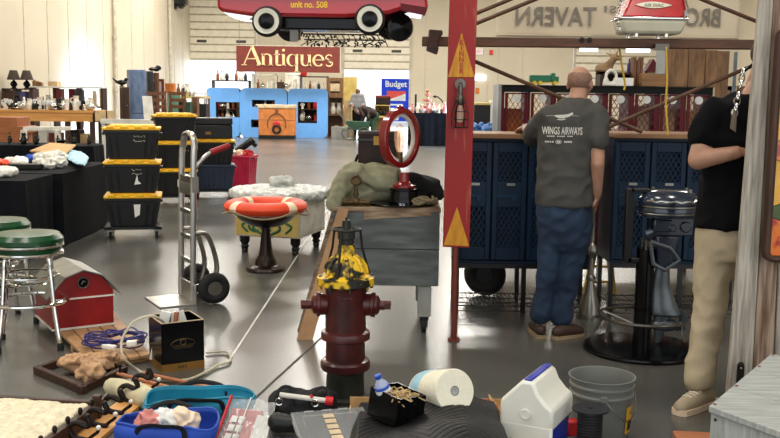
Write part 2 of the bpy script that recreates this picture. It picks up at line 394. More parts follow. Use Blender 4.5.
# pipe on the left wall, floor lines
mb = MB(); yy = 9.1*F/(390-118)
mb.bx(XL, XL+.12, yy-.35, yy-.05, 0, ZC); struct(mb.build('trim_1', M.wall_paint, loc=(0, 0, 0)))
mb = MB(); mb.cyl((XL+.1, yy-.5, 0), (XL+.1, yy-.5, ZC), .05, n=10); mb.cyl((XL+.1, yy+7.4, 0), (XL+.1, yy+7.4, ZC), .06, n=10)
for z in (1.5, 3.2, 4.8): mb.cyl((XL+.1, yy-.5, z), (XL+.1, yy-.5, z+.08), .08, n=10)
struct(mb.build('trim_2', M.wall_seam, loc=(0, 0, 0)))
def strip(n, pts, w, m, z=.002):
    mb = MB(); P = [V((p.x, p.y, z)) for p in pts]; mb.rib(P, w, off=(0, 0, .002)); struct(mb.build('floor_line', m, loc=(0, 0, 0)))
strip(1, [fl(345, 183), fl(300, 252), fl(231, 358)], .013, M.white_line)
strip(3, [fl(330, 330), fl(262, 392), fl(240, 412)], .012, M.joint)

# ceiling lamps
for i, x in enumerate((-6.5, -2, 2.5, 7)):
    for j, y in enumerate((3.5, 10, 16.5, 23, 29.5, 36)):
        if i == j == 0:
            t = thing('ceiling_light', 'long white high-bay lamp under the hall ceiling', 'ceiling light', (x, y, 7.4), 0, 'high-bay lamps under the ceiling')
            MB().box((0, 0, .06), (.5, 1.4, .1)).build('housing', M.white_paint, t, bevel=.01)
            MB().box((0, 0, .0), (.44, 1.3, .02)).build('diffuser', M.lamp_glow, t)
            MB().cyl((-.2, 0, .1), (-.2, 0, .62), .008).build('hanger', M.steel, t); MB().cyl((.2, 0, .1), (.2, 0, .62), .008).build('hanger', M.steel, t)
            l0 = t
        elif (i, j) in ((3, 0), (3, 1), (2, 1)): continue
        else: dup(l0, (x, y, 7.4))
        if (i, j) in ((3, 0), (3, 1), (2, 1)): continue
        L = bpy.data.lights.new('lamp', 'AREA'); L.shape = 'RECTANGLE'; L.size = 1.2; L.size_y = 2.2; L.energy = 150 if j < 2 else (190 if j < 4 else 380); L.color = (1, .95, .87)
        lo = bpy.data.objects.new('lamp_light', L); COL.objects.link(lo); lo.location = (x, y, 7.33)
def area(name, loc, target, sx, sy, e, col):
    L = bpy.data.lights.new(name, 'AREA'); L.shape = 'RECTANGLE'; L.size = sx; L.size_y = sy; L.energy = e; L.color = col
    o = bpy.data.objects.new(name, L); COL.objects.link(o); o.location = loc
    o.rotation_euler = (V(target)-V(loc)).to_track_quat('-Z', 'Y').to_euler(); return L
for nm, X, zt in (('daylight_left_dock', D1, 2.9), ('daylight_right_dock', D2, 2.5)):
    area(nm, ((X[0]+X[1])/2, YB+.3, zt/2), ((X[0]+X[1])/2, 0, 0), 2.9, zt, 120, (.86, .93, 1))
# an open dock door on the right side of the hall, out of frame, throws cool daylight on the left wall
area('daylight_side_dock', (13.5, 28, 1.4), (-9, 29, .3), 2.2, 2.2, 230, (.4, .58, 1)).spread = R(13)
W = bpy.data.worlds.new('World'); SC.world = W; W.use_nodes = True
bg = W.node_tree.nodes['Background']; bg.inputs[0].default_value = (.93, .97, 1, 1); bg.inputs[1].default_value = 1.5
SC.view_settings.view_transform = 'Standard'; SC.view_settings.look = 'None'; SC.view_settings.gamma = 1; SC.view_settings.use_curve_mapping = False
SC.view_settings.exposure = .15
# ================================================================ black-clothed tables on the left
def cloth_table(name, label, x0, x1, y0, y1, z=.74, group='tables under black floor-length cloths'):
    t = thing(name, label, 'table', ((x0+x1)/2, (y0+y1)/2, 0), 0, group)
    w, d = (x1-x0)/2, (y1-y0)/2
    MB().bx(-w+.02, w-.02, -d+.02, d-.02, z-.04, z-.006).build('tabletop', M.black_metal, t)
    lg = [MB().cyl((sx*(w-.1), sy*(d-.1), 0), (sx*(w-.1), sy*(d-.1), z-.03), .016).build('leg', M.steel, t) for sx in (-1, 1) for sy in (-1, 1)]
    mb = MB(); n = 0; per = []
    for a, b, m in (((-w, -d), (w, -d), 16), ((w, -d), (w, d), 10), ((w, d), (-w, d), 16), ((-w, d), (-w, -d), 10)):
        for i in range(m): per.append((a[0]+(b[0]-a[0])*i/m, a[1]+(b[1]-a[1])*i/m))
    N = len(per); vs = []
    for q, f in ((0, 0), (.06, .15), (.4, .7), (z-.012, 1)):
        for i, (px, py) in enumerate(per):
            s = 1+f*.018*math.sin(i*2.1)+f*.012*math.sin(i*.9+1)+f*.015
            vs.append((px*s, py*s, z-q))
    fs = [(q*N+i, q*N+(i+1) % N, (q+1)*N+(i+1) % N, (q+1)*N+i) for q in range(3) for i in range(N)]
    fs.append(tuple(range(N)))
    mb.add(vs, fs).build('tablecloth', M.black_cloth, t, sharp=60)
    return t
cloth_table('folding_table', 'black-clothed table nearest the green bar stools, left edge', -5.2, -3.37, 8.9, 9.65)
cloth_table('folding_table', 'black-clothed table with cardboard and plastic bags beside the black totes', -4.1, -3.3, 9.72, 11.35)
cloth_table('folding_table', 'black-clothed table of small dark ornaments behind the cardboard sheet', -7.6, -4.42, 14.4, 15.2, .74)
TZ = .745
# things on the near tables
p = fl(50, 149, .84)
mb = MB()
a, b, c, d = fl(30, 152, .82), fl(64, 156, .80), fl(76, 146, .86), fl(50, 144, .86)
mb.hexa([a, b, c, d], [q+V((0, 0, .02)) for q in (a, b, c, d)])
tag(mb.build('cardboard_sheet', M.cardboard, bevel=.003), 'flat tan cardboard sheet lying on the plastic bags on the black table', 'cardboard')
mb = MB()
for i in range(9):
    q = fl(rnd.uniform(40, 62), rnd.uniform(160, 168), TZ+.02); mb.ell(q+V((0, 0, rnd.uniform(.02, .08))), (rnd.uniform(.06, .12), rnd.uniform(.06, .12), rnd.uniform(.03, .06)))
for i in range(5): mb.ell(fl(44+i*4, 158, TZ+.06), (.08, .1, .06))
tag(meshed(mb, 'plastic_bag', M.plastic_wrap, vox=.009, sm=1, amp=.018, sc=20, ridge=True, amp2=.006, sc2=50), 'crumpled clear plastic bag heaped below the tan cardboard sheet', 'plastic bag')
mb = MB()
mb.hexa([fl(u, v, TZ+.005+.03*((i % 3)/2)) for i, (u, v) in enumerate(((62, 157), (76, 164), (86, 166), (89, 158), (82, 152), (68, 150)))], [fl(u, v, TZ+.03+.04*((i % 2))) for i, (u, v) in enumerate(((62, 157), (76, 164), (86, 166), (89, 158), (82, 152), (68, 150)))])
tag(meshed(mb, 'blue_sheet', M.pale_blue, vox=.012, sm=4, amp=.014, sc=7), 'pale blue plastic sheet hanging over the table corner beside the cardboard', 'sheet')
def lumpbag(name, label, cat, m, us, vs, z, n, r, seed=1):
    mb = MB(); q = random.Random(seed)
    for i in range(n): mb.ell(fl(q.uniform(*us), q.uniform(*vs), z)+V((0, 0, r*.6)), (r*q.uniform(.8, 1.4), r*q.uniform(.8, 1.4), r*q.uniform(.5, 1)))
    return tag(meshed(mb, name, m, vox=.012, sm=2, amp=.014, sc=14, ridge=True, seed=seed), label, cat)
lumpbag('plastic_bag', 'clear plastic bag lying at the left edge of the near black table', 'plastic bag', M.plastic_wrap, (-4, 10), (174, 177), TZ, 8, .06, 3)
lumpbag('orange_cloth', 'orange cloth bundle on the black table at the left edge', 'cloth', M.ring_orange, (-6, 4), (163, 166), TZ, 5, .05, 4)
lumpbag('wrapped_bundle', 'bundle of newspaper wrapped pieces on the black table by the orange cloth', 'bundle', M.white_paper, (8, 24), (163, 166), TZ, 9, .05, 5)
lumpbag('blue_cloth', 'small blue cloth heap behind the clear plastic bag', 'cloth', M.royal_cloth, (28, 37), (159, 161), TZ, 5, .05, 6)
mb = MB(); c = fl(26, 169, TZ); mb.box(c+V((0, 0, .03)), (.34, .14, .05)); tag(mb.build('black_tray', M.black_plastic, bevel=.006), 'flat black tray on the black table left of the plastic bag', 'tray')
# small ornaments: a handful of kinds, copied
def orn(kind):
    mb = MB()
    if kind == 'goblet': mb.lathe([(.035, 0), (.036, .006), (.006, .012), (.006, .07), (.03, .09), (.04, .13), (.036, .17), (.034, .17), (.036, .13), (.0, .09)], n=14); return mb, M.glass_clear
    if kind == 'teapot':
        mb.lathe([(.04, 0), (.07, .03), (.08, .07), (.06, .11), (.03, .125), (.012, .13), (.015, .145), (0, .155)], n=16)
        mb.tube(spline([(.07, 0, .05), (.11, 0, .07), (.13, 0, .12)], 4), [.016]*5+[.012]*4); mb.tube(spline([(-.07, 0, .1), (-.125, 0, .1), (-.12, 0, .05), (-.075, 0, .04)], 4), .008, 6); return mb, M.silver
    if kind == 'pitcher':
        mb.lathe([(.05, 0), (.06, .03), (.065, .1), (.045, .16), (.04, .2), (.055, .24), (.05, .24), (.036, .2), (.0, .1)], n=16); mb.tube(spline([(-.045, 0, .2), (-.11, 0, .19), (-.1, 0, .09), (-.062, 0, .07)], 4), .009, 6); return mb, M.china
    if kind == 'bowl': mb.lathe([(.04, 0), (.03, .02), (.07, .05), (.1, .09), (.096, .09), (.065, .055), (0, .03)], n=18); return mb, M.glass_clear
    if kind == 'bottle': mb.lathe([(.035, 0), (.038, .01), (.038, .13), (.015, .18), (.014, .23), (.018, .24), (0, .24)], n=14); return mb, M.amber_glass
    if kind == 'figurine':
        mb.lathe([(.04, 0), (.04, .01), (.03, .02), (.035, .06), (.025, .1), (.03, .13), (.012, .16)], n=12); mb.ell((0, 0, .18), (.022, .022, .027)); mb.tube([(-.03, 0, .13), (-.05, -.02, .09), (-.03, -.035, .07)], .009, 6); mb.tube([(.03, 0, .13), (.05, -.02, .09), (.03, -.035, .07)], .009, 6); return mb, M.china
    if kind == 'dish': mb.lathe([(.04, 0), (.05, .008), (.11, .03), (.108, .034), (.05, .014), (0, .012)], n=20); return mb, M.silver
    if kind == 'lantern':
        mb.lathe([(.04, 0), (.045, .02), (.035, .03), (.04, .06), (.04, .1), (.03, .12), (.035, .13), (.01, .17)], n=14); mb.tube(spline([(-.042, 0, .03), (-.06, 0, .1), (0, 0, .22), (.06, 0, .1), (.042, 0, .03)], 4), .004, 6); return mb, M.black_metal
NAMES = {'goblet': ('glass_goblet', 'clear stemmed glass goblet', 'glass'), 'teapot': ('teapot', 'polished silver teapot', 'teapot'), 'pitcher': ('pitcher', 'white china pitcher', 'pitcher'), 'bowl': ('glass_bowl', 'clear footed glass bowl', 'bowl'), 'bottle': ('glass_bottle', 'brown glass bottle', 'bottle'), 'figurine': ('figurine', 'small pale china figurine', 'figurine'), 'dish': ('serving_dish', 'flat silver serving dish', 'dish'), 'lantern': ('lantern', 'small black lantern', 'lantern')}
PROTO = {}
def place_orn(kind, loc, where, sc=1, rz=None, m=None, group=None):
    n, l, c = NAMES[kind]
    if (kind, m) not in PROTO:
        mb, mm = orn(kind); o = mb.build(n, MATS[m] if m else mm, loc=(0, 0, 0), sharp=50); PROTO[(kind, m)] = o
        tag(o, '', c); o.location = loc
    else: o = dup(PROTO[(kind, m)], loc)
    o.rotation_euler.z = rnd.uniform(0, 6) if rz is None else rz
    o.scale = (sc, sc, sc); pre = {'lamp_black': 'dark ', 'black_metal': 'black '}.get(m, '')
    lab = (pre+l if not pre else pre+l.replace('clear ', '').replace('polished silver ', '').replace('white ', '').replace('brown ', '').replace('flat silver ', '').replace('small pale china', 'small').replace('black ', ''))+' '+where
    o['label'] = lab; o['group'] = group or ('%ss %s' % (NAMES[kind][2], where))
    return o
# long wooden counter
CY, CZ = 20.7, 1.12
x0, x1 = -8.95, at(93, 110, CY).x
t = thing('wooden_counter', 'long orange wooden counter crowded with glassware along the left wall', 'counter', ((x0+x1)/2, CY+.45, 0))
MB().bx(x0, x1, CY, CY+.95, CZ-.05, CZ).build('top', M.pine, t, w=True)
MB().bx(x0+.02, x1-.02, CY+.02, CY+.06, CZ-.24, CZ-.05).build('apron', M.pine, t, w=True)
for lx in (x0+.1, at(66, 120, CY).x, x1-.05):
    for ly in (CY+.1, CY+.85): MB().bx(lx-.045, lx+.045, ly-.045, ly+.045, 0, CZ-.05).build('leg', M.dark_wood_z, t, w=True)
mb = MB(); a = at(94, 112, CY-.1); b = at(107, 120, CY-.1)
t = thing('wooden_crate', 'pale open wooden crate on a black post stand at the counter end', 'crate', ((a.x+b.x)/2, CY+.2, 0))
cx = (b.x-a.x)/2; cz = CZ-.24
MB().bx(-cx, cx, -.3, -.28, cz, CZ).bx(-cx, cx, .28, .3, cz, CZ).bx(-cx, -cx+.02, -.3, .3, cz, CZ).bx(cx-.02, cx, -.3, .3, cz, CZ).bx(-cx, cx, -.3, .3, cz, cz+.02).build('box', M.tan_box, t)
MB().bx(-cx+.01, -cx+.05, -.05, .05, 0, cz).bx(cx-.05, cx-.01, -.05, .05, 0, cz).build('stand', M.black_metal, t)
# glassware crowd on the counter, three stretches
kinds = ['goblet', 'teapot', 'bowl', 'figurine', 'goblet', 'teapot', 'lantern', 'goblet', 'dish', 'pitcher']
n = 0
for row, yy in enumerate((CY+.18, CY+.5, CY+.8)):
    u = 3+row*3
    while u < 92:
        where = 'on the wooden counter below the two lamps' if u < 32 else ('in the middle of the wooden counter' if u < 62 else 'at the right end of the wooden counter')
        px = at(u, 100, yy).x
        if px > x0+.12: place_orn(kinds[(n*7+row) % 10], (px, yy, CZ), where, rnd.uniform(.85, 1.3), m=('lamp_black' if n % 6 == 3 else None))
        n += 1; u += rnd.uniform(3.0, 4.4)
# cartons under the counter
for i, (u0, u1, v, m, l) in enumerate(((26, 36, 131, 'brown_wood', 'brown wooden'), (38, 47, 128, 'white_paper', 'white'), (49, 58, 133, 'maroon', 'dark red'), (70, 79, 130, 'leather_dark', 'dark brown'), (80, 87, 134, 'tan_box', 'tan'))):
    a_ = at(u0, v, CY+.4); b_ = at(u1, v, CY+.4); tag(MB().bx(a_.x, b_.x, CY+.4, CY+.8, 0, a_.z).build('carton', MATS[m], bevel=.005), l+' carton on the floor under the long wooden counter', 'carton', 'cartons under the counter')
# display shelf behind the counter
SY = 23.7
xa, xb = at(28, 87, SY).x, at(103, 87, SY).x
t = thing('display_shelf', 'long white-topped shelf rack behind the glassware on the left wall', 'shelf', ((xa+xb)/2, SY+.2, 0))
zt = vz(86.5, SY, 65)
MB().bx(xa, xb, SY, SY+.42, zt-.035, zt).build('top_board', M.white_paint, t, w=True, bevel=.004)
MB().bx(xa+.02, xb-.02, SY, SY+.4, 1.12, 1.15).build('shelf_board', M.dark_wood, t, w=True)
for f in (0, .33, .66, 1):
    q = xa+.04+(xb-xa-.08)*f; MB().bx(q-.025, q+.025, SY+.02, SY+.38, 0, zt-.035).build('upright', M.dark_wood_z, t, w=True)
def bxo(name, label, cat, m, u0, u1, v0, v1, Y, d=.3, z0=None, bevel=.005, group=None):
    a = at(u0, v1, Y); b = at(u1, v0, Y); mb = MB().bx(a.x, b.x, Y, Y+d, a.z if z0 is None else z0, b.z)
    return tag(mb.build(name, m, bevel=bevel), label, cat, group)
S0 = 1.152
bxo('storage_box', 'dark red storage box under the left of the white shelf', 'box', M.maroon, 53, 61, 89, 0, SY+.06, .25, S0)
bxo('storage_box', 'brown red storage box beside the dark red one under the white shelf', 'box', M.locker_red, 66, 74, 89, 0, SY+.06, .25, S0)
bxo('book', 'black bound book standing under the white shelf right of centre', 'book', M.black_plastic, 79, 82, 90, 0, SY+.06, .2, S0)
bxo('storage_box', 'pale tan box at the right end under the white shelf', 'box', M.tan_box, 97, 103, 89, 0, SY+.06, .25, S0)
bxo('picture_frame', 'small tan framed picture standing under the white shelf', 'frame', M.fawn_light, 90, 96, 91, 0, SY+.06, .05, S0)
for u, k, m in ((48, 'pitcher', None), (76, 'bottle', 'red_pack'), (85.5, 'bowl', None)):
    o = place_orn(k, (at(u, 90, SY+.2).x, SY+.2, S0), 'under the white shelf behind the counter', 1.1, m=m)
    if m: o['label'] = 'red bottle standing under the white shelf'
bxo('cardboard_carton', 'tan cardboard carton on top of the white shelf', 'carton', M.tan_box, 45, 57, 81.5, 0, SY+.05, .3, zt)
for i, u in enumerate((35, 38.5, 41)):
    q = at(u, 86, SY+.2); h = (.16, .13, .11)[i]
    mb = MB().bx(-.045, .045, -.05, .05, 0, h*.6).prism([(-.06, -.055, h*.6), (.06, -.055, h*.6), (0, -.055, h)], (0, .11, 0))
    o = tag(mb.build('wooden_house', M.plank_brown, loc=(q.x, SY+.2, zt)), ('tallest', 'middle', 'smallest')[i]+' of three little wooden houses on the white shelf', 'ornament', 'little wooden houses on the white shelf')
# dark shelf with two lamps
LY = 22.7
a, b = at(2, 100, LY).x, at(33, 100, LY).x; lz = vz(88.5, LY, 20)
t = thing('dark_shelf', 'dark wooden stepped shelf carrying two table lamps in the left corner', 'shelf', ((a+b)/2, LY+.2, 0))
for z in (.5, CZ, lz-.03): MB().bx(a, b, LY, LY+.4, z, z+.03).build('shelf_board', M.dark_wood, t, w=True)
for q in (a+.03, (a*.6+b*.4), b-.03): MB().bx(q-.03, q+.03, LY, LY+.4, 0, lz).build('upright', M.dark_wood_z, t, w=True)
mb = MB().bx(a+.04, a+.28, LY+.02, LY+.3, CZ+.031, lz-.04); tag(mb.build('dark_cupboard', M.dark_wood, bevel=.01, loc=None), 'small dark cupboard at the far left beside the lamps', 'cupboard')
bxo('storage_box', 'purple storage box on the dark shelf under the lamps', 'box', M.purple_box, 17, 25, 91.5, 0, LY+.03, .3, CZ+.031)
for i, (u, lab) in enumerate(((14, 'left of the two dark pleated table lamps on the dark shelf'), (27, 'right of the two dark pleated table lamps on the dark shelf'))):
    q = at(u, 88, LY+.2)
    if i == 0:
        t = thing('table_lamp', lab, 'lamp', (q.x, LY+.2, lz), 0, 'pleated table lamps')
        MB().lathe([(.07, 0), (.07, .015), (.04, .03), (.075, .07), (.085, .11), (.06, .15), (.025, .18), (.015, .26), (0, .26)], n=20).build('base', M.lamp_black, t)
        mb = MB(); N = 40; vs = []
        for r_, z in ((.15, .2), (.08, .42)):
            for k in range(N): rr = r_*(1+.03*(k % 2)); vs.append((rr*math.cos(2*PI*k/N), rr*math.sin(2*PI*k/N), z))
        mb.add(vs, [(k, (k+1) % N, N+(k+1) % N, N+k) for k in range(N)]+[tuple(range(N, 2*N))]).build('lamp_shade', M.lamp_shade_dark, t, sharp=10)
        lt = t
    else: dup(lt, (q.x, LY+.2, lz), label=lab)
# chest of orange wood steps under the counter, white bench, ornaments on table three
t = thing('wooden_chest', 'stepped orange-brown wooden chest of drawers below the counter, left edge', 'chest', (at(8, 140, 17.393).x, 17.5, 0))
for i, (u0, u1, v0, v1) in enumerate(((-14, 17, 117, 126), (-14, 24, 126, 133), (-14, 20, 133, 152))):
    a = at(u0, v1, 17.226); b = at(u1, v0, 17.226); MB().bx(a.x, b.x, 17.226, 17.83, a.z if i < 2 else 0, b.z-.008).build('drawer', M.chest_wood, t, w=True, bevel=.008)
a, b = at(22, 131, 16.557), at(60, 127, 16.557)
t = thing('white_bench', 'narrow white plank bench behind the cardboard on the left', 'bench', ((a.x+b.x)/2, 16.7, 0))
MB().hexa([V((a.x, 16.6, .86)), V((b.x, 16.9, .86)), V((b.x, 17.15, .86)), V((a.x, 16.85, .86))], [V((a.x, 16.6, .92)), V((b.x, 16.9, .92)), V((b.x, 17.15, .92)), V((a.x, 16.85, .92))]).build('plank', M.white_paint, t, w=True)
for u in (24, 58):
    q = at(u, 130, 16.891).x; MB().bx(q-.03, q+.03, 16.8, 16.95, 0, .86).build('leg', M.white_paint, t, w=True)
for i, u in enumerate((3, 9, 15, 22, 29, 36, 41, 57, 66, 73, 79, 88, 94)):
    k = ('lantern', 'bottle', 'figurine', 'bowl', 'pitcher')[i % 5]
    place_orn(k, (at(u, 150, 14.8).x, 14.6+.25*(i % 2), .742), 'on the black table behind the cardboard', rnd.uniform(.6, .8), m='lamp_black')
# blue locker cupboard and the furniture towards the corner
def cupboard(name, label, u0, u1, vt, Y, d, m, doors=1, z0=0):
    a, b = at(u0, 100, Y).x, at(u1, 100, Y).x; z = vz(vt, Y, u0)
    t = thing(name, label, 'cupboard', ((a+b)/2, Y+d/2, 0), R(26)); w = (b-a)/2*.98
    MB().bx(-w, w, -d/2, d/2, .04, z).build('body', m, t, bevel=.01)
    for k, (p0, p1) in enumerate(((.5, .985), (.06, .48))):
        dr = MB().bx(-w+.03, w-.03, -d/2-.02, -d/2, z*p0, z*p1).build('door', m, t, bevel=.006)
        MB().bx(-w+.07, w-.07, -d/2-.028, -d/2-.02, z*p0+.08, z*p1-.08).build('panel', m, dr)
        MB().ell((w-.06, -d/2-.035, z*(p0+p1)/2), .015).build('knob', M.steel, dr)
    MB().bx(-w+.01, w-.01, -d/2+.01, d/2, 0, .04).build('plinth', M.black_metal, t)
    return t
cupboard('blue_cupboard', 'tall worn blue two-door cupboard standing left of the dark one', 126.5, 142.5, 69.5, 23.2, .4, M.cab_blue)
cupboard('dark_cupboard', 'tall charcoal cupboard between the blue and the brown ones', 143, 149, 71, 23.75, .5, M.cab_dark)
cupboard('brown_cupboard', 'tall red-brown cupboard right of the charcoal one', 149.3, 155, 72.5, 24.1, .5, M.brown_wood)
cupboard('whatnot_cabinet', 'narrow dark carved cabinet left of the tall blue cupboard', 119, 126, 87, 22.4, .35, M.dark_wood_z)
q = at(122, 87, 22.578)
mb = MB(); mb.ell((0, 0, .1), (.12, .05, .06)); mb.ell((.1, 0, .17), (.045, .035, .04)); mb.tube([(.13, 0, .17), (.18, 0, .16)], [.015, .003], 6); mb.tube([(-.1, 0, .1), (-.22, 0, .2)], [.04, .015], 6); mb.cyl((0, 0, 0), (0, 0, .08), .03); mb.cyl((0, 0, 0), (0, 0, .015), .07)
tag(meshed(mb, 'bird_ornament', M.lamp_black, vox=.012, sm=1, loc=V((0, 0, 0))), 'black bird ornament on the narrow dark cabinet', 'ornament').location = (q.x, 22.57, vz(87, 22.41, 122)+.005)
xa_, xb_ = at(157, 110, 20.571).x, at(192, 110, 20.571).x
t = thing('low_platform', 'low dark platform carrying the red-brown chairs', 'platform', ((xa_+xb_)/2, 21.0, 0)); MB().bx(xa_, xb_, 20.1, 21.85, .55, .6).build('top', M.dark_wood, t, w=True)
for x_ in (xa_+.05, xb_-.05):
    for y_ in (20.2, 21.75): MB().bx(x_-.04, x_+.04, y_-.04, y_+.04, 0, .55).build('leg', M.dark_wood_z, t, w=True)
q = at(148, 70, 23.247); mb = MB(); mb.ell((0, 0, .06), (.16, .1, .05)); mb.ell((.08, 0, .1), (.08, .07, .06)); tag(meshed(mb, 'cap', M.lamp_black, vox=.015, sm=2, amp=.02, sc=10, loc=V((0, 0, 0))), 'black cap tossed on top of the charcoal cupboard', 'cap').location = (q.x, 23.95, vz(71, 23.75, 143)-.012)
# framed panel, mint cabinet, orange box
def framed(name, label, u0, u1, v0, v1, Y, mf, mp, cat='frame', fw=.06, d=.05, leg=None):
    a, b = at(u0, v1, Y), at(u1, v0, Y); t = thing(name, label, cat, ((a.x+b.x)/2, Y, a.z)); w = (b.x-a.x)/2; h = b.z-a.z
    MB().bx(-w, w, -d/2, d/2, 0, fw).bx(-w, w, -d/2, d/2, h-fw, h).bx(-w, -w+fw, -d/2, d/2, fw, h-fw).bx(w-fw, w, -d/2, d/2, fw, h-fw).build('frame', mf, t)
    MB().bx(-w+fw, w-fw, -.008, .012, fw, h-fw).build('panel', mp, t)
    if leg: MB().bx(-w, -w+.05, -.1, .1, -a.z, 0).bx(w-.05, w, -.1, .1, -a.z, 0).build('leg', leg, t)
    return t
framed('framed_screen', 'white panel in a brown wooden frame right of the brown cupboard', 155.5, 164, 79, 101, 24.4, M.maroon, M.white_paper, 'screen', leg=M.brown_wood)
cupboard('mint_cabinet', 'small mint green cabinet near the hall corner', 167, 177, 93, 24.4, .4, M.mint)
t = thing('orange_drawer_box', 'orange wooden drawer box on top of the mint cabinet', 'drawer box', (at(171, 93, 24.752).x, 24.7, vz(93, 24.417, 167)+.002))
MB().bx(-.11, .11, -.12, .12, 0, .24).build('body', M.orange_box, t, bevel=.005)
for z in (.02, .13): dr = MB().bx(-.095, .095, -.135, -.12, z, z+.095).build('drawer', M.orange_box, t); MB().ell((0, -.14, z+.05), .012).build('knob', M.black_metal, dr)
def chair(name, label, loc, rz, m, group=None):
    t = thing(name, label, 'chair', loc, rz, group)
    MB().box((0, 0, .45), (.42, .42, .035)).build('seat', m, t, bevel=.01)
    for sx in (-1, 1):
        MB().cyl((sx*.18, -.18, 0), (sx*.17, -.17, .44), .014, .02).build('leg', m, t); MB().tube([(sx*.18, .2, 0), (sx*.18, .18, .45), (sx*.19, .25, .95)], .018).build('leg', m, t)
    mb = MB()
    for z in (.62, .76, .9): mb.box((0, .18+(z-.45)*.13, z), (.36, .02, .07))
    mb.build('backrest', m, t); return t
for i, (u, Y, lab) in enumerate(((160, 20.4, 'red-brown wooden chair nearest the white leaning plank'), (171.5, 20.92, 'red-brown wooden chair in front of the mint cabinet'), (184, 21.46, 'red-brown wooden chair furthest right behind the yellow-lidded totes'))):
    chair('wooden_chair', lab, (at(u, 110, Y).x, Y, .601), (.5, -.4, 2.6)[i], M.brown_wood, 'red-brown chairs behind the totes')
# white leaning plank and white trestle bar
mb = MB(); a = at(146, 96, 16.055); b = at(151, 122, 15.386); mb.hexa([V((b.x-.06, 15.5, 0)), V((b.x+.1, 15.5, 0)), V((b.x+.1, 15.54, 0)), V((b.x-.06, 15.54, 0))], [V((a.x-.05, 16.0, a.z)), V((a.x+.1, 16.0, a.z)), V((a.x+.1, 16.04, a.z)), V((a.x-.05, 16.04, a.z))])
tag(mb.build('white_plank', M.white_paint), 'white painted plank standing upright behind the yellow-lidded totes', 'plank')
a, b = at(100, 119, 14.884), at(150, 119, 14.884)
t = thing('white_trestle', 'low white trestle bar between the table and the totes', 'trestle', ((a.x+b.x)/2, 14.95, 0))
MB().bx(a.x, b.x, 14.9, 15.0, a.z-.07, a.z).build('bar', M.white_paint, t, w=True)
for q in (a.x+.03, b.x-.03): MB().bx(q-.02, q+.02, 14.92, 14.98, 0, a.z-.07).build('leg', M.white_paint, t, w=True)
# clutter near the corner: green-yellow bench, white rack
a, b = at(176, 96, 25.086), at(206, 97, 25.086)
t = thing('work_bench', 'low table with a yellow-green top near the left dock door', 'table', ((a.x+b.x)/2, 25.4, 0))
MB().bx(a.x, b.x, 25.1, 25.7, a.z-.06, a.z).build('top', M.crate_yellow, t, w=True)
for q in (a.x+.04, b.x-.04):
    for y in (25.15, 25.65): MB().bx(q-.03, q+.03, y-.03, y+.03, 0, a.z-.06).build('leg', M.brown_wood, t, w=True)
t = thing('wire_rack', 'white metal rack with round cut-outs left of the blue letters', 'rack', (at(199, 110, 23.414).x, 23.5, 0))
w = .16; z1 = vz(93, 23.414, 199); mb = MB()
for x in (-w, w):
    for y in (-.15, .15): mb.bx(x-.015, x+.015, y-.015, y+.015, 0, z1)
for z in (.35, .75, 1.05, z1-.02): mb.bx(-w, w, -.15, .15, z, z+.02)
mb.build('frame', M.white_paint, t)
mb = MB(); mb.torus((0, -.16, .93), .08, .015, (0, 1, 0), n=20, m=6).torus((0, -.16, 1.2), .08, .015, (0, 1, 0), n=20, m=6); mb.build('ring', M.white_paint, t)
for i, (u, k) in enumerate(((180, 'bottle'), (185, 'lantern'), (189, 'pitcher'), (193, 'teapot'))): place_orn(k, (at(u, 95, 25.588).x, 25.4, vz(96, 25.086, 176)+.001), 'on the yellow-green table near the dock door', 1.3)
bxo('storage_box', 'dark storage box under the yellow-green table', 'box', M.leather_dark, 178, 190, 103, 0, 25.2, .4, 0)
bxo('storage_box', 'low red-brown box beside the dark one under the table', 'box', M.maroon, 191, 203, 108, 0, 25.2, .4, 0)

for i, (u0, u1, v, Y, m, l) in enumerate(((177, 184, 99, 22.6, 'leather_dark', 'dark brown box behind the yellow-lidded totes, left of the green one'), (184.5, 190, 102, 22.4, 'green_cloth', 'dark green box between two others behind the yellow-lidded totes'), (190.5, 197, 97, 22.8, 'brown_wood', 'brown box behind the black case and totes'), (198, 206, 104, 22.2, 'black_plastic', 'black box below the white metal rack'), (156, 161, 112, 19.8, 'leather_dark', 'small dark box beside the white leaning plank'))):
    bxo('storage_box', l, 'box', MATS[m], u0, u1, v, 0, Y, .3, 0)
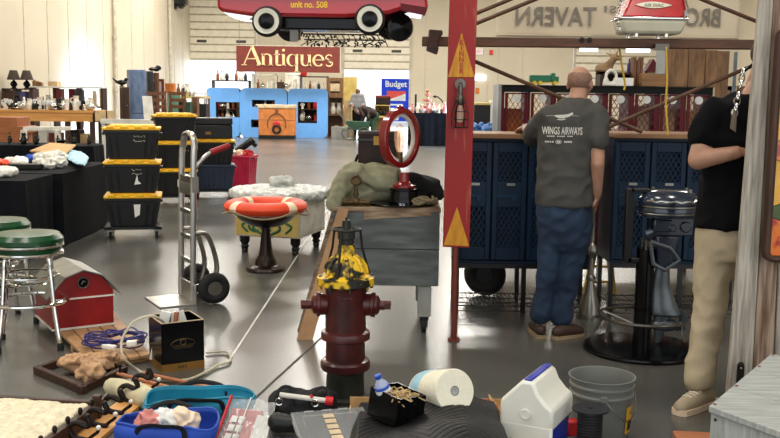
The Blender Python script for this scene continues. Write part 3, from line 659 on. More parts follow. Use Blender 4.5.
# ================================================================ totes
def tote(label, loc, rz, m, mlid, h=.36, w=.55, d=.42, group='black totes with yellow lids', lidname='lid', mark=None):
    t = thing('storage_tote', label, 'tote', loc, rz, group); s = .86; hb = h-.05
    mb = MB(); lo = [V((x*w/2*s, y*d/2*s, 0)) for x, y in ((-1, -1), (1, -1), (1, 1), (-1, 1))]; hi = [V((x*w/2, y*d/2, hb)) for x, y in ((-1, -1), (1, -1), (1, 1), (-1, 1))]
    mb.hexa(lo, hi)
    for i in range(7):
        f = -.84+i*.28
        if abs(f) < .45 and i % 1 == 0 and mark: continue
        mb.hexa([V((f*w/2*s-.012, -d/2*s-.004, .01)), V((f*w/2*s+.012, -d/2*s-.004, .01)), V((f*w/2*s+.012, -d/2*s+.01, .01)), V((f*w/2*s-.012, -d/2*s+.01, .01))], [V((f*w/2-.012, -d/2-.008, hb-.06)), V((f*w/2+.012, -d/2-.008, hb-.06)), V((f*w/2+.012, -d/2+.01, hb-.06)), V((f*w/2-.012, -d/2+.01, hb-.06))])
    for i in range(4):
        f = -.7+i*.46
        mb.hexa([V((w/2*s+.004, f*d/2*s-.012, .01)), V((w/2*s+.004, f*d/2*s+.012, .01)), V((w/2*s-.01, f*d/2*s+.012, .01)), V((w/2*s-.01, f*d/2*s-.012, .01))], [V((w/2+.008, f*d/2-.012, hb-.06)), V((w/2+.008, f*d/2+.012, hb-.06)), V((w/2-.01, f*d/2+.012, hb-.06)), V((w/2-.01, f*d/2-.012, hb-.06))])
    mb.build('tub', m, t, bevel=.012)
    MB().bx(-w/2-.014, w/2+.014, -d/2-.014, d/2+.014, hb-.035, hb-.003).build('rim', m, t, bevel=.006)
    if mlid:
        lb = MB().bx(-w/2-.025, w/2+.025, -d/2-.025, d/2+.025, hb-.003, hb+.025).bx(-w/2+.04, w/2-.04, -d/2+.04, d/2-.04, hb+.02, hb+.05)
        for i in range(4): lb.bx(-w/2+.02+i*w*.26, -w/2+.1+i*w*.26, -d/2-.03, -d/2+.05, hb+.015, hb+.042)
        lb.build('lid', mlid, t, bevel=.008)
    for sx in (-1, 1): MB().bx(sx*(w/2+.01), sx*(w/2+.035), -.08, .08, hb-.06, hb-.035).build('handle', m, t)
    return t
def dolly(label, loc, rz, w=.6, d=.44, m=None, group='dollies under the tote stacks'):
    t = thing('dolly', label, 'dolly', loc, rz, group); m = m or M.black_metal
    MB().bx(-w/2, w/2, -d/2, -d/2+.08, .1, .13).bx(-w/2, w/2, d/2-.08, d/2, .1, .13).bx(-w/2, -w/2+.08, -d/2, d/2, .098, .128).bx(w/2-.08, w/2, -d/2, d/2, .098, .128).build('deck', m, t)
    for sx in (-1, 1):
        for sy in (-1, 1):
            c = MB().bx(sx*(w/2-.06)-.03, sx*(w/2-.06)+.03, sy*(d/2-.06)-.02, sy*(d/2-.06)+.02, .075, .1).bx(sx*(w/2-.06)-.028, sx*(w/2-.06)-.018, sy*(d/2-.06)-.015, sy*(d/2-.06)+.015, .03, .09).bx(sx*(w/2-.06)+.018, sx*(w/2-.06)+.028, sy*(d/2-.06)-.015, sy*(d/2-.06)+.015, .03, .09).build('caster', M.steel, t)
            MB().cyl((sx*(w/2-.06)-.014, sy*(d/2-.06), .037), (sx*(w/2-.06)+.014, sy*(d/2-.06), .037), .037, n=16).build('wheel', M.rubber, c)
    return t
def scrawl(t, x, z, y, w, rows=2, seed=0):
    q = random.Random(seed); mb = MB()
    for r_ in range(rows):
        xx = x-w/2
        while xx < x+w/2:
            l = q.uniform(.012, .03); zz = z-r_*.045
            mb.rib([(xx, y, zz+q.uniform(-.01, .01)), (xx+l*.5, y, zz+q.uniform(-.014, .014)), (xx+l, y, zz+q.uniform(-.01, .01))], .006, off=(0, .003, 0), nrm=(0, -1, 0)); xx += l+.007
        mb.build('chalk_marking', M.chalk, t)
def stack(u, v, rz, names, dl, labs, hs=1.0):
    q = fl(u, v); q.z = 0; dolly(dl, q, rz); z = .131; ts = []
    for i, l in enumerate(labs):
        ts.append(tote(l, (q.x, q.y, z), rz, M.black_plastic, M.yellow_lid, h=.36*hs, mark=True)); z += .36*hs+.002
    return q, ts
q, ts = stack(134.5, 236, R(12), '', 'black dolly on casters under the front tote stack', ('bottom black yellow-lidded tote of the front stack', 'middle black yellow-lidded tote of the front stack', 'top black yellow-lidded tote of the front stack, nearest the dark tables'))
scrawl(ts[2], .08, .24, -.212, .12, 2, 1); scrawl(ts[1], .05, .25, -.213, .1, 2, 2)
for t, sd in ((ts[1], 1), (ts[0], 2)):
    mb = MB(); mb.prism([(.02, -.205, .09), (.05, -.205, .2), (.06, -.2, .13), (.09, -.2, .1)] if sd == 1 else [(.02, -.212, .1), (.01, -.214, .24), (.08, -.214, .24), (.07, -.208, .13)], (0, -.012, 0)); mb.build('paper_label', M.white_paper, t)
q2, ts = stack(175, 203, R(18), '', 'black dolly under the tote stack behind the hand truck', ('bottom black yellow-lidded tote behind the hand truck', 'middle black yellow-lidded tote behind the hand truck', 'top black yellow-lidded tote behind the hand truck'), 1.05)
scrawl(ts[1], .1, .24, -.212, .1, 1, 4)
MB().bx(.02, .14, -.214, -.2, .12, .22).build('paper_label', M.white_paper, ts[0])
q = fl(214, 197); q.z = 0; rz = R(12)
dolly('black dolly under the navy tote right of the hand truck', q, rz)
tote('navy blue tote without a lid under the yellow-lidded one', (q.x, q.y, .131), rz, M.navy_plastic, None, h=.42, w=.6, group='totes on the right stack')
tote('black yellow-lidded tote standing on the navy tote', (q.x, q.y, .131+.372), rz, M.black_plastic, M.yellow_lid, h=.38, w=.58)
t = thing('black_case', 'black hard case with a small gold badge on top of the right tote stack', 'case', (q.x-.0, q.y, .131+.372+.382), rz)
MB().bx(-.27, .27, -.2, .2, 0, .2).build('body', M.black_plastic, t, bevel=.015); MB().bx(-.275, .275, -.205, .205, .202, .3).build('lid', M.black_plastic, t, bevel=.015)
MB().bx(-.12, -.04, -.21, -.2, .06, .1).build('badge', M.gold, t)
for x in (.08, .2): MB().bx(x-.02, x+.02, -.215, -.2, .14, .2).build('latch', M.black_metal, t)
# pink-red bin with odds and ends
q = fl(240, 186); q.z = 0
t = tote('raspberry red open tote full of odds and ends beside the navy tote', (q.x, q.y+.2, 0), R(-8), M.pink_red_plastic, None, h=.56, w=.42, d=.5, group='open tote')
c = V((q.x, q.y+.2, .5))
mb = MB(); mb.box((.0, -.02, .12), (.34, .26, .05), rot=Matrix.Rotation(R(-38), 3, 'Y')); mb.cyl((-.14, -.02, .02), (.16, -.02, .24), .06, n=12); mb.cyl((.12, -.02, .2), (.2, 0, .12), .04)
o = tag(mb.build('appliance', M.grey_plastic, bevel=.01, loc=V((0, 0, 0))), 'dark grey plastic appliance sticking up out of the red tote', 'appliance'); o.location = c+V((.05, 0, .04)); o.data.materials[0] = M.black_plastic
for i in range(7):
    k = ('lumps')
    mb = MB(); mb.ell((0, 0, .05), (rnd.uniform(.05, .09), rnd.uniform(.05, .08), .05))
    m, l = ((M.white_paper, 'crumpled white paper'), (M.ring_band, 'cream cloth'), (M.red_pack, 'red cloth'), (M.tan_paper, 'tan paper'), (M.sage_cloth, 'sage cloth'), (M.white_paint, 'white cloth'), (M.maroon, 'maroon cloth'))[i]
    o = tag(meshed(mb, 'packing_bundle', m, vox=.012, sm=2, amp=.02, sc=16, ridge=True, seed=i, loc=V((0, 0, 0))), l+' bundle on top of the open red tote', 'bundle', 'odds and ends in the red tote'); o.location = c+V((-.13+.13*(i % 3), -.15+.13*(i//3), .0))
# ================================================================ far background: letters, signs, shelves
def block_letter(name, label, u0, u1, v0, v1, holes, Y, chop=()):
    a, b = at(u0, v1, Y), at(u1, v0, Y); W_, H_ = b.x-a.x, b.z
    t = thing(name, label, 'letter', (a.x, Y, 0), 0, 'big blue block letters'); c = min(W_, H_)*.13
    N = 4
    def corner(cx, cz, a0): return [(cx+c*math.cos(R(a0+90*i/N)), cz+c*math.sin(R(a0+90*i/N))) for i in range(N+1)]
    # build as solid pieces around rectangular counters
    xs = sorted({0, W_, *[h[0]*W_ for h in holes], *[h[1]*W_ for h in holes]}); zs = sorted({0, H_, *[h[2]*H_ for h in holes], *[h[3]*H_ for h in holes]})
    def inside(x, z): return any(h[0]*W_ < x < h[1]*W_ and h[2]*H_ < z < h[3]*H_ for h in holes)
    for nm, m, y0, y1 in (('face', M.letter_blue, -.02, 0), ('return', M.letter_side, 0, .5)):
        mb = MB()
        for i in range(len(xs)-1):
            for j in range(len(zs)-1):
                if inside((xs[i]+xs[i+1])/2, (zs[j]+zs[j+1])/2): continue
                x0, x1, z0, z1 = xs[i], xs[i+1], zs[j], zs[j+1]
                pts = [(x0, z0), (x1, z0), (x1, z1), (x0, z1)]; out = []
                for px, pz in pts:
                    if px in (0, W_) and pz in (0, H_) and (px, pz) not in chop:
                        cx = c if px == 0 else W_-c; cz = c if pz == 0 else H_-c
                        a0 = {(0, 0): 180, (1, 0): 270, (1, 1): 0, (0, 1): 90}[(int(px > 0), int(pz > 0))]
                        out += corner(cx, cz, a0)
                    else: out.append((px, pz))
                mb.prism([(x, y0, z) for x, z in out], (0, y1-y0, 0))
        mb.build(nm, m, t, sharp=30)
    return t
LYB = 33.4
block_letter('block_letter', 'leftmost of the three big blue block letters, open on the right', 207, 239.5, 88, 137, [(.28, 1.0, .40, .71)], LYB)
block_letter('block_letter', 'middle big blue block letter behind the wooden jukebox front', 240, 287, 88.5, 137, [(.26, .74, .62, .76), (.24, .74, .2, .36)], LYB)
block_letter('block_letter', 'rightmost big blue block letter with one square opening', 287.8, 328, 89, 137, [(.25, .73, .3, .73)], LYB)
# orange cabinet (console radio front)
a, b = at(258.5, 137, 32.11), at(295, 105, 32.11)
t = thing('jukebox_cabinet', 'orange wooden cabinet with a pale top before the blue letters', 'cabinet', ((a.x+b.x)/2, 32.3, 0)); w = (b.x-a.x)/2; h = b.z
MB().bx(-w, w, -.2, .25, .12, h-.12).build('body', M.juke_orange, t, bevel=.02); MB().bx(-w-.02, w+.02, -.22, .27, h-.12, h).build('top', M.fawn_light, t, bevel=.02); MB().bx(-w, w, -.2, .25, 0, .12).build('base', M.black_metal, t)
MB().bx(-w, w, -.205, -.2, h*.55, h*.565).build('moulding', M.brown_wood, t)
mb = MB(); mb.tube(arc((0, .5), .3, .34, -20, 200, 16, -.21), .018, 6); mb.cyl((0, -.21, .84), (0, -.21, .98), .05); mb.build('grille', M.brown_wood, t)
mb = MB(); mb.ell((0, -.22, .5), (.12, .03, .1)); mb.build('emblem', M.red_pack, t); mb = MB(); mb.torus((0, -.22, .33), .12, .04, (0, 1, 0), n=20, m=8); mb.build('dial', M.black_metal, t)
# Antiques sign
AY = 32.8
a, b = at(236.5, 71.5, AY), at(341, 46.5, AY)
t = thing('antiques_sign', 'brown hanging sign with gold serif lettering reading Antiques', 'sign', ((a.x+b.x)/2, AY, a.z)); w = (b.x-a.x)/2; h = b.z-a.z
MB().bx(-w, w, -.03, .03, 0, h).build('board', M.sign_brown, t); MB().bx(w-.03, w+.0, -.035, .035, 0, h).bx(-w, w, -.035, .035, h-.02, h).build('edge', M.sign_edge, t)
for x in (-w+.1, w-.1): MB().cyl((x, 0, h), (x, 0, ZC-a.z), .008, n=6).build('hanging_wire', M.steel, t)
def serif(mb, s, x, z, k, y):
    """roman lettering drawn with thick and thin strokes; k = cap height; returns advance"""
    TH, TN = .15*k, .05*k; xh = .66*k
    def P(pts, w): mb.rib([(x+p[0]*k, y, z+p[1]*k) for p in pts], w if isinstance(w, list) else [w]*len(pts), off=(0, -.02, 0), nrm=(0, -1, 0))
    def sf(px, pz, w=.26): P([(px-w/2, pz), (px+w/2, pz)], .045*k)
    def cv(cx, cz, rx, rz, a0, a1, tmin=TN, tmax=TH, n=12):
        pts = []; ws = []
        for i in range(n+1):
            t_ = R(a0+(a1-a0)*i/n); pts.append((cx+rx*math.cos(t_), cz+rz*math.sin(t_))); ws.append(tmin+(tmax-tmin)*abs(math.cos(t_))**1.5)
        P(pts, ws)
    if s == 'A':
        P([(.02, .02), (.46, 1.02)], TN); P([(.44, 1.0), (.86, .0)], TH*1.1); P([(.17, .34), (.68, .34)], TN); sf(.04, .022, .28); sf(.86, .022, .32); return .98
    if s == 'n':
        P([(.14, 0), (.14, .64)], TH); sf(.14, .022); cv(.34, .42, .22, .22, 150, 0); P([(.56, .44), (.56, 0)], TH); sf(.56, .022); P([(.03, .62), (.14, .64)], TN); return .72
    if s == 't': P([(.18, .86), (.18, .12)], TH); cv(.3, .14, .12, .12, 180, 320); P([(.04, .63), (.36, .63)], TN); return .42
    if s == 'i': P([(.14, 0), (.14, .64)], TH); sf(.14, .022); mb.ell((x+.14*k, y-.01, z+.86*k), (.08*k, .01, .08*k)); P([(.03, .62), (.14, .64)], TN); return .3
    if s == 'q': cv(.34, .32, .26, .32, 60, 300); P([(.58, .66), (.58, -.34)], TH); sf(.58, -.32); P([(.36, .63), (.6, .6)], TN); P([(.36, 0), (.56, .1)], TN); return .74
    if s == 'u': P([(.14, .64), (.14, .2)], TH); cv(.34, .22, .2, .2, 180, 360); P([(.56, .64), (.56, 0)], TH); P([(.03, .62), (.14, .62)], TN); P([(.44, .62), (.56, .62)], TN); sf(.6, .022, .16); return .74
    if s == 'e': cv(.32, .32, .27, .31, 0, 320); P([(.07, .35), (.58, .35)], TN); return .66
    if s == 's': cv(.26, .48, .18, .16, 30, 270, TN, TN*1.4); cv(.26, .17, .19, .16, 90, -150, TN*1.4, TN*1.2); P([(.12, .42), (.4, .22)], TH*.9); return .52
mb = MB(); k = h*.68; adv = .36
for s in 'Antiques': adv += 0
tot = k*(.98+.72+.42+.3+.74+.74+.66+.52); xx = -tot/2
for i, s in enumerate('Antiques'):
    kk = k if i else k*1.08
    xx += serif(mb, s, xx, h*.24, kk, -.032)*k
mb.build('lettering', M.gold_leaf, t)
# Budget sign outside
a, b = at(381, 121, 50.172), at(410.5, 79, 50.172)
t = thing('budget_sign', 'blue Budget sign board standing outside the right dock door', 'sign', ((a.x+b.x)/2, 50.17, 0)); w = (b.x-a.x)/2; h = b.z; z0 = a.z
MB().bx(-w, w, -.04, .04, z0, h).build('board', M.budget_blue, t); MB().bx(-w, -w+.08, -.04, .04, 0, z0).build('post', M.steel, t); MB().bx(w-.08, w, -.04, .04, 0, z0).build('post', M.steel, t)
text('lettering', 'Budget', .42, M.budget_white, t, (0, -.05, h-.28), fit=w*1.5, bold=.012)
MB().prism([(-w*.62, -.05, h-.62), (w*.68, -.05, h-.62), (w*.68, -.05, h-1.12), (-w*.62, -.05, h-1.12)], (0, .01, 0)).build('picture_panel', M.budget_red, t); MB().prism([(-w*.62, -.06, h-1.12), (w*.68, -.06, h-.74), (w*.68, -.06, h-1.12)], (0, .01, 0)).build('arrow', M.budget_white, t)
for r_ in range(2): MB().bx(-w*.62, w*.5-.2*r_, -.05, -.04, h-1.36-.2*r_, h-1.28-.2*r_).build('small_print', M.budget_white, t)
MB().ell((w*.05, -.045, h-2.0), (.14, .01, .12)).build('emblem', M.budget_white, t)
# shelf unit behind the letters
def shelf_unit(name, label, u0, u1, vt, Y, m, nsh=4, d=.4, cat='shelf', ups=2):
    a, b = at(u0, 100, Y).x, at(u1, 100, Y).x; z = vz(vt, Y, u0); t = thing(name, label, cat, ((a+b)/2, Y+d/2, 0)); w = (b-a)/2
    for i in range(nsh): MB().bx(-w, w, -d/2, d/2, .08+(z-.12)*i/(nsh-1), .12+(z-.12)*i/(nsh-1)).build('shelf_board', m, t)
    for i in range(ups): q = -w+.03+(2*w-.06)*i/(ups-1); MB().bx(q-.03, q+.03, -d/2, d/2, 0, z).build('upright', m, t)
    return t, [.121+(z-.12)*i/(nsh-1) for i in range(nsh)], w
BY = 36.0
t, zs, w = shelf_unit('display_shelf', 'pale wooden shelf unit of ornaments above the middle blue letter', 252, 300, 74, BY, M.crate_white, 5, ups=3)
bx = t.location.x
for i in range(9):
    for z in (zs[-2], zs[-3]):
        place_orn(('bottle', 'pitcher', 'teapot', 'lantern', 'figurine')[(i*2+int(z*3)) % 5], (bx-w+.2+i*(2*w-.4)/8, BY+.2, z), 'on the pale shelf unit behind the blue letters', 1.4)
bxo('cardboard_carton', 'dark carton on the second shelf behind the blue letters', 'carton', M.dark_wood, 276, 284, 82, 0, BY+.02, .08, zs[-2])
cupboard('white_cabinet', 'white cabinet between the two right blue letters at the back', 286, 298, 73, BY+1.2, .5, M.white_paint)
t, zs, w = shelf_unit('display_shelf', 'dark shelf unit of ornaments seen above the rightmost blue letter', 300, 328, 76, BY, M.dark_wood, 5)
bx = t.location.x
for i in range(5):
    for z in (zs[-2], zs[-3]): place_orn(('figurine', 'bottle', 'pitcher', 'lantern')[(i+int(z*3)) % 4], (bx-w+.2+i*(2*w-.4)/4, BY+.2, z), 'on the dark shelf unit behind the rightmost letter', 1.4)
mb = MB().lathe([(.1, 0), (.13, .1), (.1, .3), (.04, .36), (0, .4)], n=14); tag(mb.build('red_vase', M.red_pack, loc=(at(301, 80, BY+.2).x+.1, BY+.2, zs[-1]-.0)), 'red vase on top of the dark shelf unit', 'vase')
t, zs, w = shelf_unit('display_shelf', 'low dark shelf under the daylight of the left dock door', 212, 250, 80, 38.5, M.leather_dark, 4)
bx = t.location.x
for i in range(7): place_orn(('bottle', 'pitcher', 'lantern', 'figurine')[i % 4], (bx-w+.2+i*(2*w-.4)/6, 38.7, zs[-1]-.0), 'on the low dark shelf at the left dock door', 1.6)
for i, (u0, u1, l) in enumerate(((205, 238, 'left blue letter'), (243, 286, 'middle blue letter'), (290, 327, 'rightmost blue letter'))):
    t, zs, w = shelf_unit('low_rack', 'low dark rack of wares seen through the '+l, u0, u1, 97, 35.1, M.dark_wood, 4, d=.4, cat='rack')
    bx = t.location.x
    for j in range(5):
        for z in zs[1:3]:
            place_orn(('bottle', 'pitcher', 'teapot', 'figurine')[(j+int(z*5)+i) % 4], (bx-w+.2+j*(2*w-.4)/4, 35.3, z), 'on the low rack behind the '+l, 1.5, m=('red_pack' if (j+i) % 4 == 1 else None))
    MB().bx(-w, w, .19, .2, 0, vz(97, 35.121, u0)).build('back_panel', M.leather_dark, t)
# crates, picture frame on crates
CYY = 34.0
def crate(label, u0, u1, v0, v1, Y, m, d=.5, group='wooden crates stacked right of the blue letters', z0=None):
    a, b = at(u0, v1, Y), at(u1, v0, Y); z = a.z if z0 is None else z0; t = thing('wooden_crate', label, 'crate', ((a.x+b.x)/2, Y+d/2, z), 0, group); w = (b.x-a.x)/2; h = b.z-z; k = .03
    MB().bx(-w, w, -d/2, d/2, 0, k).bx(-w, w, -d/2, d/2, h-k, h).bx(-w, -w+k, -d/2, d/2, k, h-k).bx(w-k, w, -d/2, d/2, k, h-k).build('box', m, t)
    MB().bx(-w+k, w-k, d/2-.02, d/2, k, h-k).build('back_panel', m, t)
    return t
g0 = vz(115, CYY, 335); g1 = vz(97, CYY, 335)
crate('bottom dark wooden crate of the stack right of the blue letters', 328.5, 343, 115, 0, CYY, M.brown_wood, z0=0)
crate('middle wooden crate of the stack right of the blue letters', 329, 343, 97, 0, CYY, M.plank_brown, z0=g0+.002)
for x, z, l in ((332, .03, 'bottom'), (337, .03, 'bottom'), (333, g0+.035, 'middle'), (339, g0+.035, 'middle')): place_orn(('bottle', 'pitcher')[x % 2], (at(x, 110, CYY+.25).x, CYY+.25, z), 'inside the %s crate of the stack' % l, 1.6)
f = framed('picture_frame', 'wide brown picture frame standing on the crate stack', 326.5, 343.5, 77.5, 96.5, CYY+.1, M.plank_brown, M.dark_wood, 'frame', fw=.13, d=.08); f.location.z = g1+.002
MB().bx(-.17, .17, -.03, -.01, .2, .46).build('picture', M.fawn_light, f)
bxo('plywood_sheet', 'pale yellow plywood sheet standing right of the picture frame', 'plywood sheet', M.crate_yellow, 344, 357, 77, 0, 35.5, .06, 0)
bxo('plywood_board', 'low tan wooden board in front of the pale yellow sheet', 'board', M.tan_box, 345, 351, 100, 0, 34.5, .3, 0)
a = at(329, 137, 33.281); bxo('glass_box', 'low pale grey box on the floor right of the blue letters', 'box', M.zinc, 332, 349, 127, 0, 33.0, .5, 0)
# crates + trunk by the dock door
ky = 34.3; kz = [0, vz(118, ky, 382), vz(105, ky, 382)]
crate('lower pale crate of odds and ends right of the bending person', 375, 391, 117, 0, ky, M.tan_box, group='pale crates under the dark trunk', z0=0)
crate('upper pale crate under the dark trunk beside the dock door', 376, 390, 105, 0, ky, M.crate_yellow, group='pale crates under the dark trunk', z0=vz(117, ky, 382)+.003)
for i in range(4):
    for j in range(2): place_orn(('bottle', 'lantern', 'pitcher')[(i+j) % 3], (at(378+i*3.3, 110, ky+.2).x, ky+.2, (.035, vz(117, ky, 382)+.035)[j]), 'in the pale crates by the dock door', 1.1, m='lamp_black')
t = thing('trunk', 'dark brown trunk on the pale crates beside the dock door', 'trunk', (at(383, 100, ky).x, ky+.25, vz(105, ky, 382)+.002)); MB().bx(-.26, .26, -.22, .22, 0, .24).build('body', M.leather_dark, t, bevel=.01); MB().bx(-.265, .265, -.225, .225, .24, .33).build('lid', M.maroon, t, bevel=.02)
# stroller with green body
q = at(352, 128, 32.445)
t = thing('pram', 'old wheeled pram with a green body near the right dock door', 'pram', (q.x+.1, 32.6, 0))
mb = MB().hexa([V((-.2, -.2, .35)), V((.4, -.2, .3)), V((.4, .2, .3)), V((-.2, .2, .35))], [V((-.3, -.24, .62)), V((.5, -.24, .6)), V((.5, .24, .6)), V((-.3, .24, .62))]); mb.build('body', M.green_cloth, t)
for x in (-.25, .3):
    for y in (-.22, .22): MB().torus((x, y, .22), .2, .014, (0, 1, 0), n=24, m=6).cyl((x-.2, y, .22), (x+.2, y, .22), .006, n=5).cyl((x, y, .02), (x, y, .42), .006, n=5).build('wheel', M.steel, t)
MB().cyl((-.25, -.22, .22), (-.25, .22, .22), .01).cyl((.3, -.22, .22), (.3, .22, .22), .01).cyl((-.25, 0, .22), (.0, 0, .36), .01).cyl((.3, 0, .22), (.1, 0, .36), .01).build('axle', M.steel, t)
MB().tube(spline([(-.28, -.2, .5), (-.5, -.2, .85), (-.55, -.18, .95), (-.55, .18, .95), (-.5, .2, .85), (-.28, .2, .5)], 5), .012).build('handle', M.steel, t)
# black-clothed table with ornaments, right of the dock door
a, b = at(409, 130, 29.267).x, at(446, 130, 29.267).x
cloth_table('folding_table', 'black-clothed table of pink and white ornaments beside the red post', a, b, 29.27, 30.1, vz(113, 29.267, 420)-.0)
tz = vz(113, 29.267, 420)+.004
for i in range(21):
    k = ('figurine', 'china', 'bowl', 'pitcher', 'teapot')[i % 5]; k = 'figurine' if k == 'china' else k
    place_orn(k, (a+.1+(i % 7)*.16, 29.42+.19*(i//7), tz), 'on the black-clothed table beside the red post', rnd.uniform(1.2, 1.5), m=(None if i % 3 else 'pink'))
t = thing('tiered_stand', 'pink tiered ornament stand on the black-clothed table beside the red post', 'stand', (at(427, 110, 29.936).x, 29.9, tz))
for i, (r_, z) in enumerate(((.22, .18), (.16, .38), (.09, .55))): MB().lathe([(r_*.3, z-.05), (r_, z), (r_*1.02, z+.02), (.01, z+.01)], n=18).build('tier', M.pink, t)
MB().cyl((0, 0, 0), (0, 0, .62), .02).ell((0, 0, .65), .05).lathe([(.14, 0), (.14, .02), (.02, .05)], n=16).build('stem', M.brass, t)
q = at(415.5, 112, 29.602); t = thing('dark_stand', 'slim dark upright stand at the left end of the ornament table', 'stand', (q.x, 29.6, tz)); MB().bx(-.03, .03, -.03, .03, 0, .55).build('post', M.black_metal, t); MB().bx(-.08, .08, -.06, .06, 0, .03).build('base', M.black_metal, t)
mb = MB(); mb.tube(spline([(0, 0, 0), (.02, 0, .3), (-.1, 0, .45), (-.2, 0, .5)], 5), .02); mb.ell((-.22, 0, .49), (.07, .04, .04)); mb.lathe([(.08, 0), (.08, .02), (.02, .04)], n=14)
tag(mb.build('desk_lamp', M.lamp_black, loc=(at(442, 112, 29.936).x, 29.9, tz)), 'black gooseneck lamp at the right end of the ornament table', 'lamp')
# far wall details between post and lockers
def onwall(name, label, cat, m, u0, u1, v0, v1, d=.06): return bxo(name, label, cat, m, u0, u1, v0, v1, YB-d-.002, d)
o = onwall('exit_sign', 'small red lit exit sign high on the far wall beside the red post', 'sign', M.budget_white, 474, 483, 48.5, 54.5); a = at(478.5, 51.5, YB-.07); text('lettering', 'EXIT', .2, M.exit_red, o, (0, -.035, .13), fit=.3)
o = onwall('alarm_box', 'small red fire alarm box on the far wall right of the exit sign', 'alarm', M.zip_red, 489.5, 493, 50, 54.5)
o = onwall('wall_lamp', 'bright white lamp over the far door beside the red post', 'lamp', M.win_glow, 474, 486, 75, 80.5, .15)
d4 = MB(); a, b = at(475, 130, YB), at(487, 82, YB); struct(d4.bx(a.x, b.x, YB-.05, YB-.002, 0, b.z).build('door_4', M.wall_paint, loc=(0, 0, 0)), 'pale personnel door in the far wall')
o = bxo('notice_sheet', 'orange notice taped on the far personnel door', 'notice', M.orange_box, 475.5, 479.5, 88, 94, YB-.06, .008, bevel=0)
# goods between post and red lockers
a, b = at(470, 100, 15.052).x, at(507, 100, 15.052).x
t = thing('goods_table', 'table heaped with blue goods behind the blue lockers', 'table', ((a+b)/2, 15.35, 0)); MB().bx(a, b, 15.05, 15.65, .84, .88).build('top', M.brown_wood, t, w=True)
for q in (a+.04, b-.04):
    for y in (15.1, 15.6): MB().bx(q-.025, q+.025, y-.025, y+.025, 0, .84).build('leg', M.black_metal, t, w=True)
for i in range(5):
    mb = MB(); mb.ell((0, 0, .12), (.1, .1, .12)); mb.ell((.04, .02, .17), (.07, .07, .09)); o = tag(meshed(mb, 'blue_bundle', M.cool_blue, vox=.014, sm=1, amp=.035, sc=13, seed=i, loc=V((0, 0, 0))), ('first', 'second', 'third', 'fourth', 'fifth')[i]+' blue and white bundle from the red post on the goods table', 'bundle', 'blue bundles on the goods table'); o.location = (a+.07+i*.11, 15.2+.2*(i % 2), .881)
bxo('storage_tote', 'dark tote with a yellow-green lid behind the blue bundles', 'tote', M.black_plastic, 477, 491, 105, 0, 16.5, .4, .0); a = at(477, 105, 16.557)
t = bxo('tote_cover', 'pale yellow cover lying on the dark tote behind the blue bundles', 'cover', M.crate_yellow, 476, 492, 103, 105, 16.48, .45)
bxo('white_carton', 'white carton right of the yellow-covered tote', 'carton', M.white_paper, 494, 504, 101, 0, 16.4, .4, 0)
# hanging pieces
a, b = at(167, 7, 41), at(185, -22, 41)
t = thing('unit_heater', 'black unit heater hanging high by the left dock door', 'heater', ((a.x+b.x)/2, 41.3, a.z)); w = (b.x-a.x)/2; hh = b.z-a.z
MB().bx(-w, w, -.25, .25, .12, hh).build('housing', M.black_metal, t, bevel=.02); MB().cyl((-w*.4, -.2, .02), (-w*.4, .1, .02), .12, n=14).cyl((w*.4, -.2, .05), (w*.4, .1, .05), .1, n=14).bx(-w*.8, w*.8, -.1, .1, .05, .14).build('motor', M.black_plastic, t)
for x_ in (-w*.8, w*.8): MB().cyl((x_, 0, hh), (x_, 0, ZC-a.z), .015, n=6).build('hanger', M.steel, t)
q = at(344, 40, 10.871)
t = thing('iron_chandelier', 'black openwork iron chandelier of leafy branches hanging behind the pedal car', 'chandelier', (q.x, 10.87, q.z))
mb = MB()
for k in range(14):
    x0_ = -.42+k*.065; y_ = rnd.uniform(-.12, .12)
    mb.tube(spline([(x0_, y_, .06), (x0_+.03, y_+.02, .0), (x0_+.06*rnd.choice((-1, 1)), y_, -.05-rnd.uniform(0, .03))], 4), .005, 5)
    for j in range(5):
        c = V((x0_+rnd.uniform(-.03, .03), y_+rnd.uniform(-.03, .03), rnd.uniform(-.07, .06))); mb.ell(c, (.018, .006, .01), Matrix.Rotation(rnd.uniform(0, 3), 3, 'Y'), 8, 5)
mb.tube([(-.44, 0, .0), (.44, 0, .0)], .008, 6); mb.build('branches', M.iron, t)
mb = MB(); mb.tube([(-.45, 0, .06), (.45, 0, .06)], .01, 6)
for sx in (-1, 1): mb.tube([(sx*.3, 0, .06), (sx*.05, 0, 1.0), (0, 0, ZC-q.z)], .006, 6)
mb.build('hanging_rod', M.iron, t)
# ================================================================ hand truck
q = fl(187, 300); q.z = 0
t = thing('hand_truck', 'aluminium hand truck with a red grip standing before the tote stacks', 'hand truck', q, R(-60)); t.scale = (1, 1, .955)
g = .14
for sx in (-1, 1): MB().tube(spline([(sx*g, 0, .02), (sx*g, .01, .6), (sx*g, .02, 1.12), (sx*g*.95, .03, 1.24)], 4), .017, 8, flat=1.4).build('rail', M.alu, t)
mb = MB(); mb.tube(spline([(-g*.95, .03, 1.22), (-g*.7, .03, 1.31), (0, .03, 1.335), (g*.7, .03, 1.31), (g*.95, .03, 1.22)], 5), .02, 8, flat=1.3); mb.build('top_loop', M.alu, t)
for z, hh in ((.33, .03), (.52, .03), (.72, .03), (.9, .09)): MB().bx(-g, g, -.005, .02, z-hh/2, z+hh/2).build('crossbar', M.alu, t)
MB().tube(spline([(g*.0, .03, .98), (0, .08, 1.06), (0, .16, 1.15), (0, .24, 1.2)], 5), .017).build('handle_bar', M.alu, t)
MB().tube([(0, .2, 1.178), (0, .33, 1.225)], [.026, .024], 12).ell((0, .335, 1.227), .025).build('grip', M.grip_red, t)
MB().bx(-g-.02, g+.02, .0, .05, .88, 1.0).build('bracket', M.steel, t)
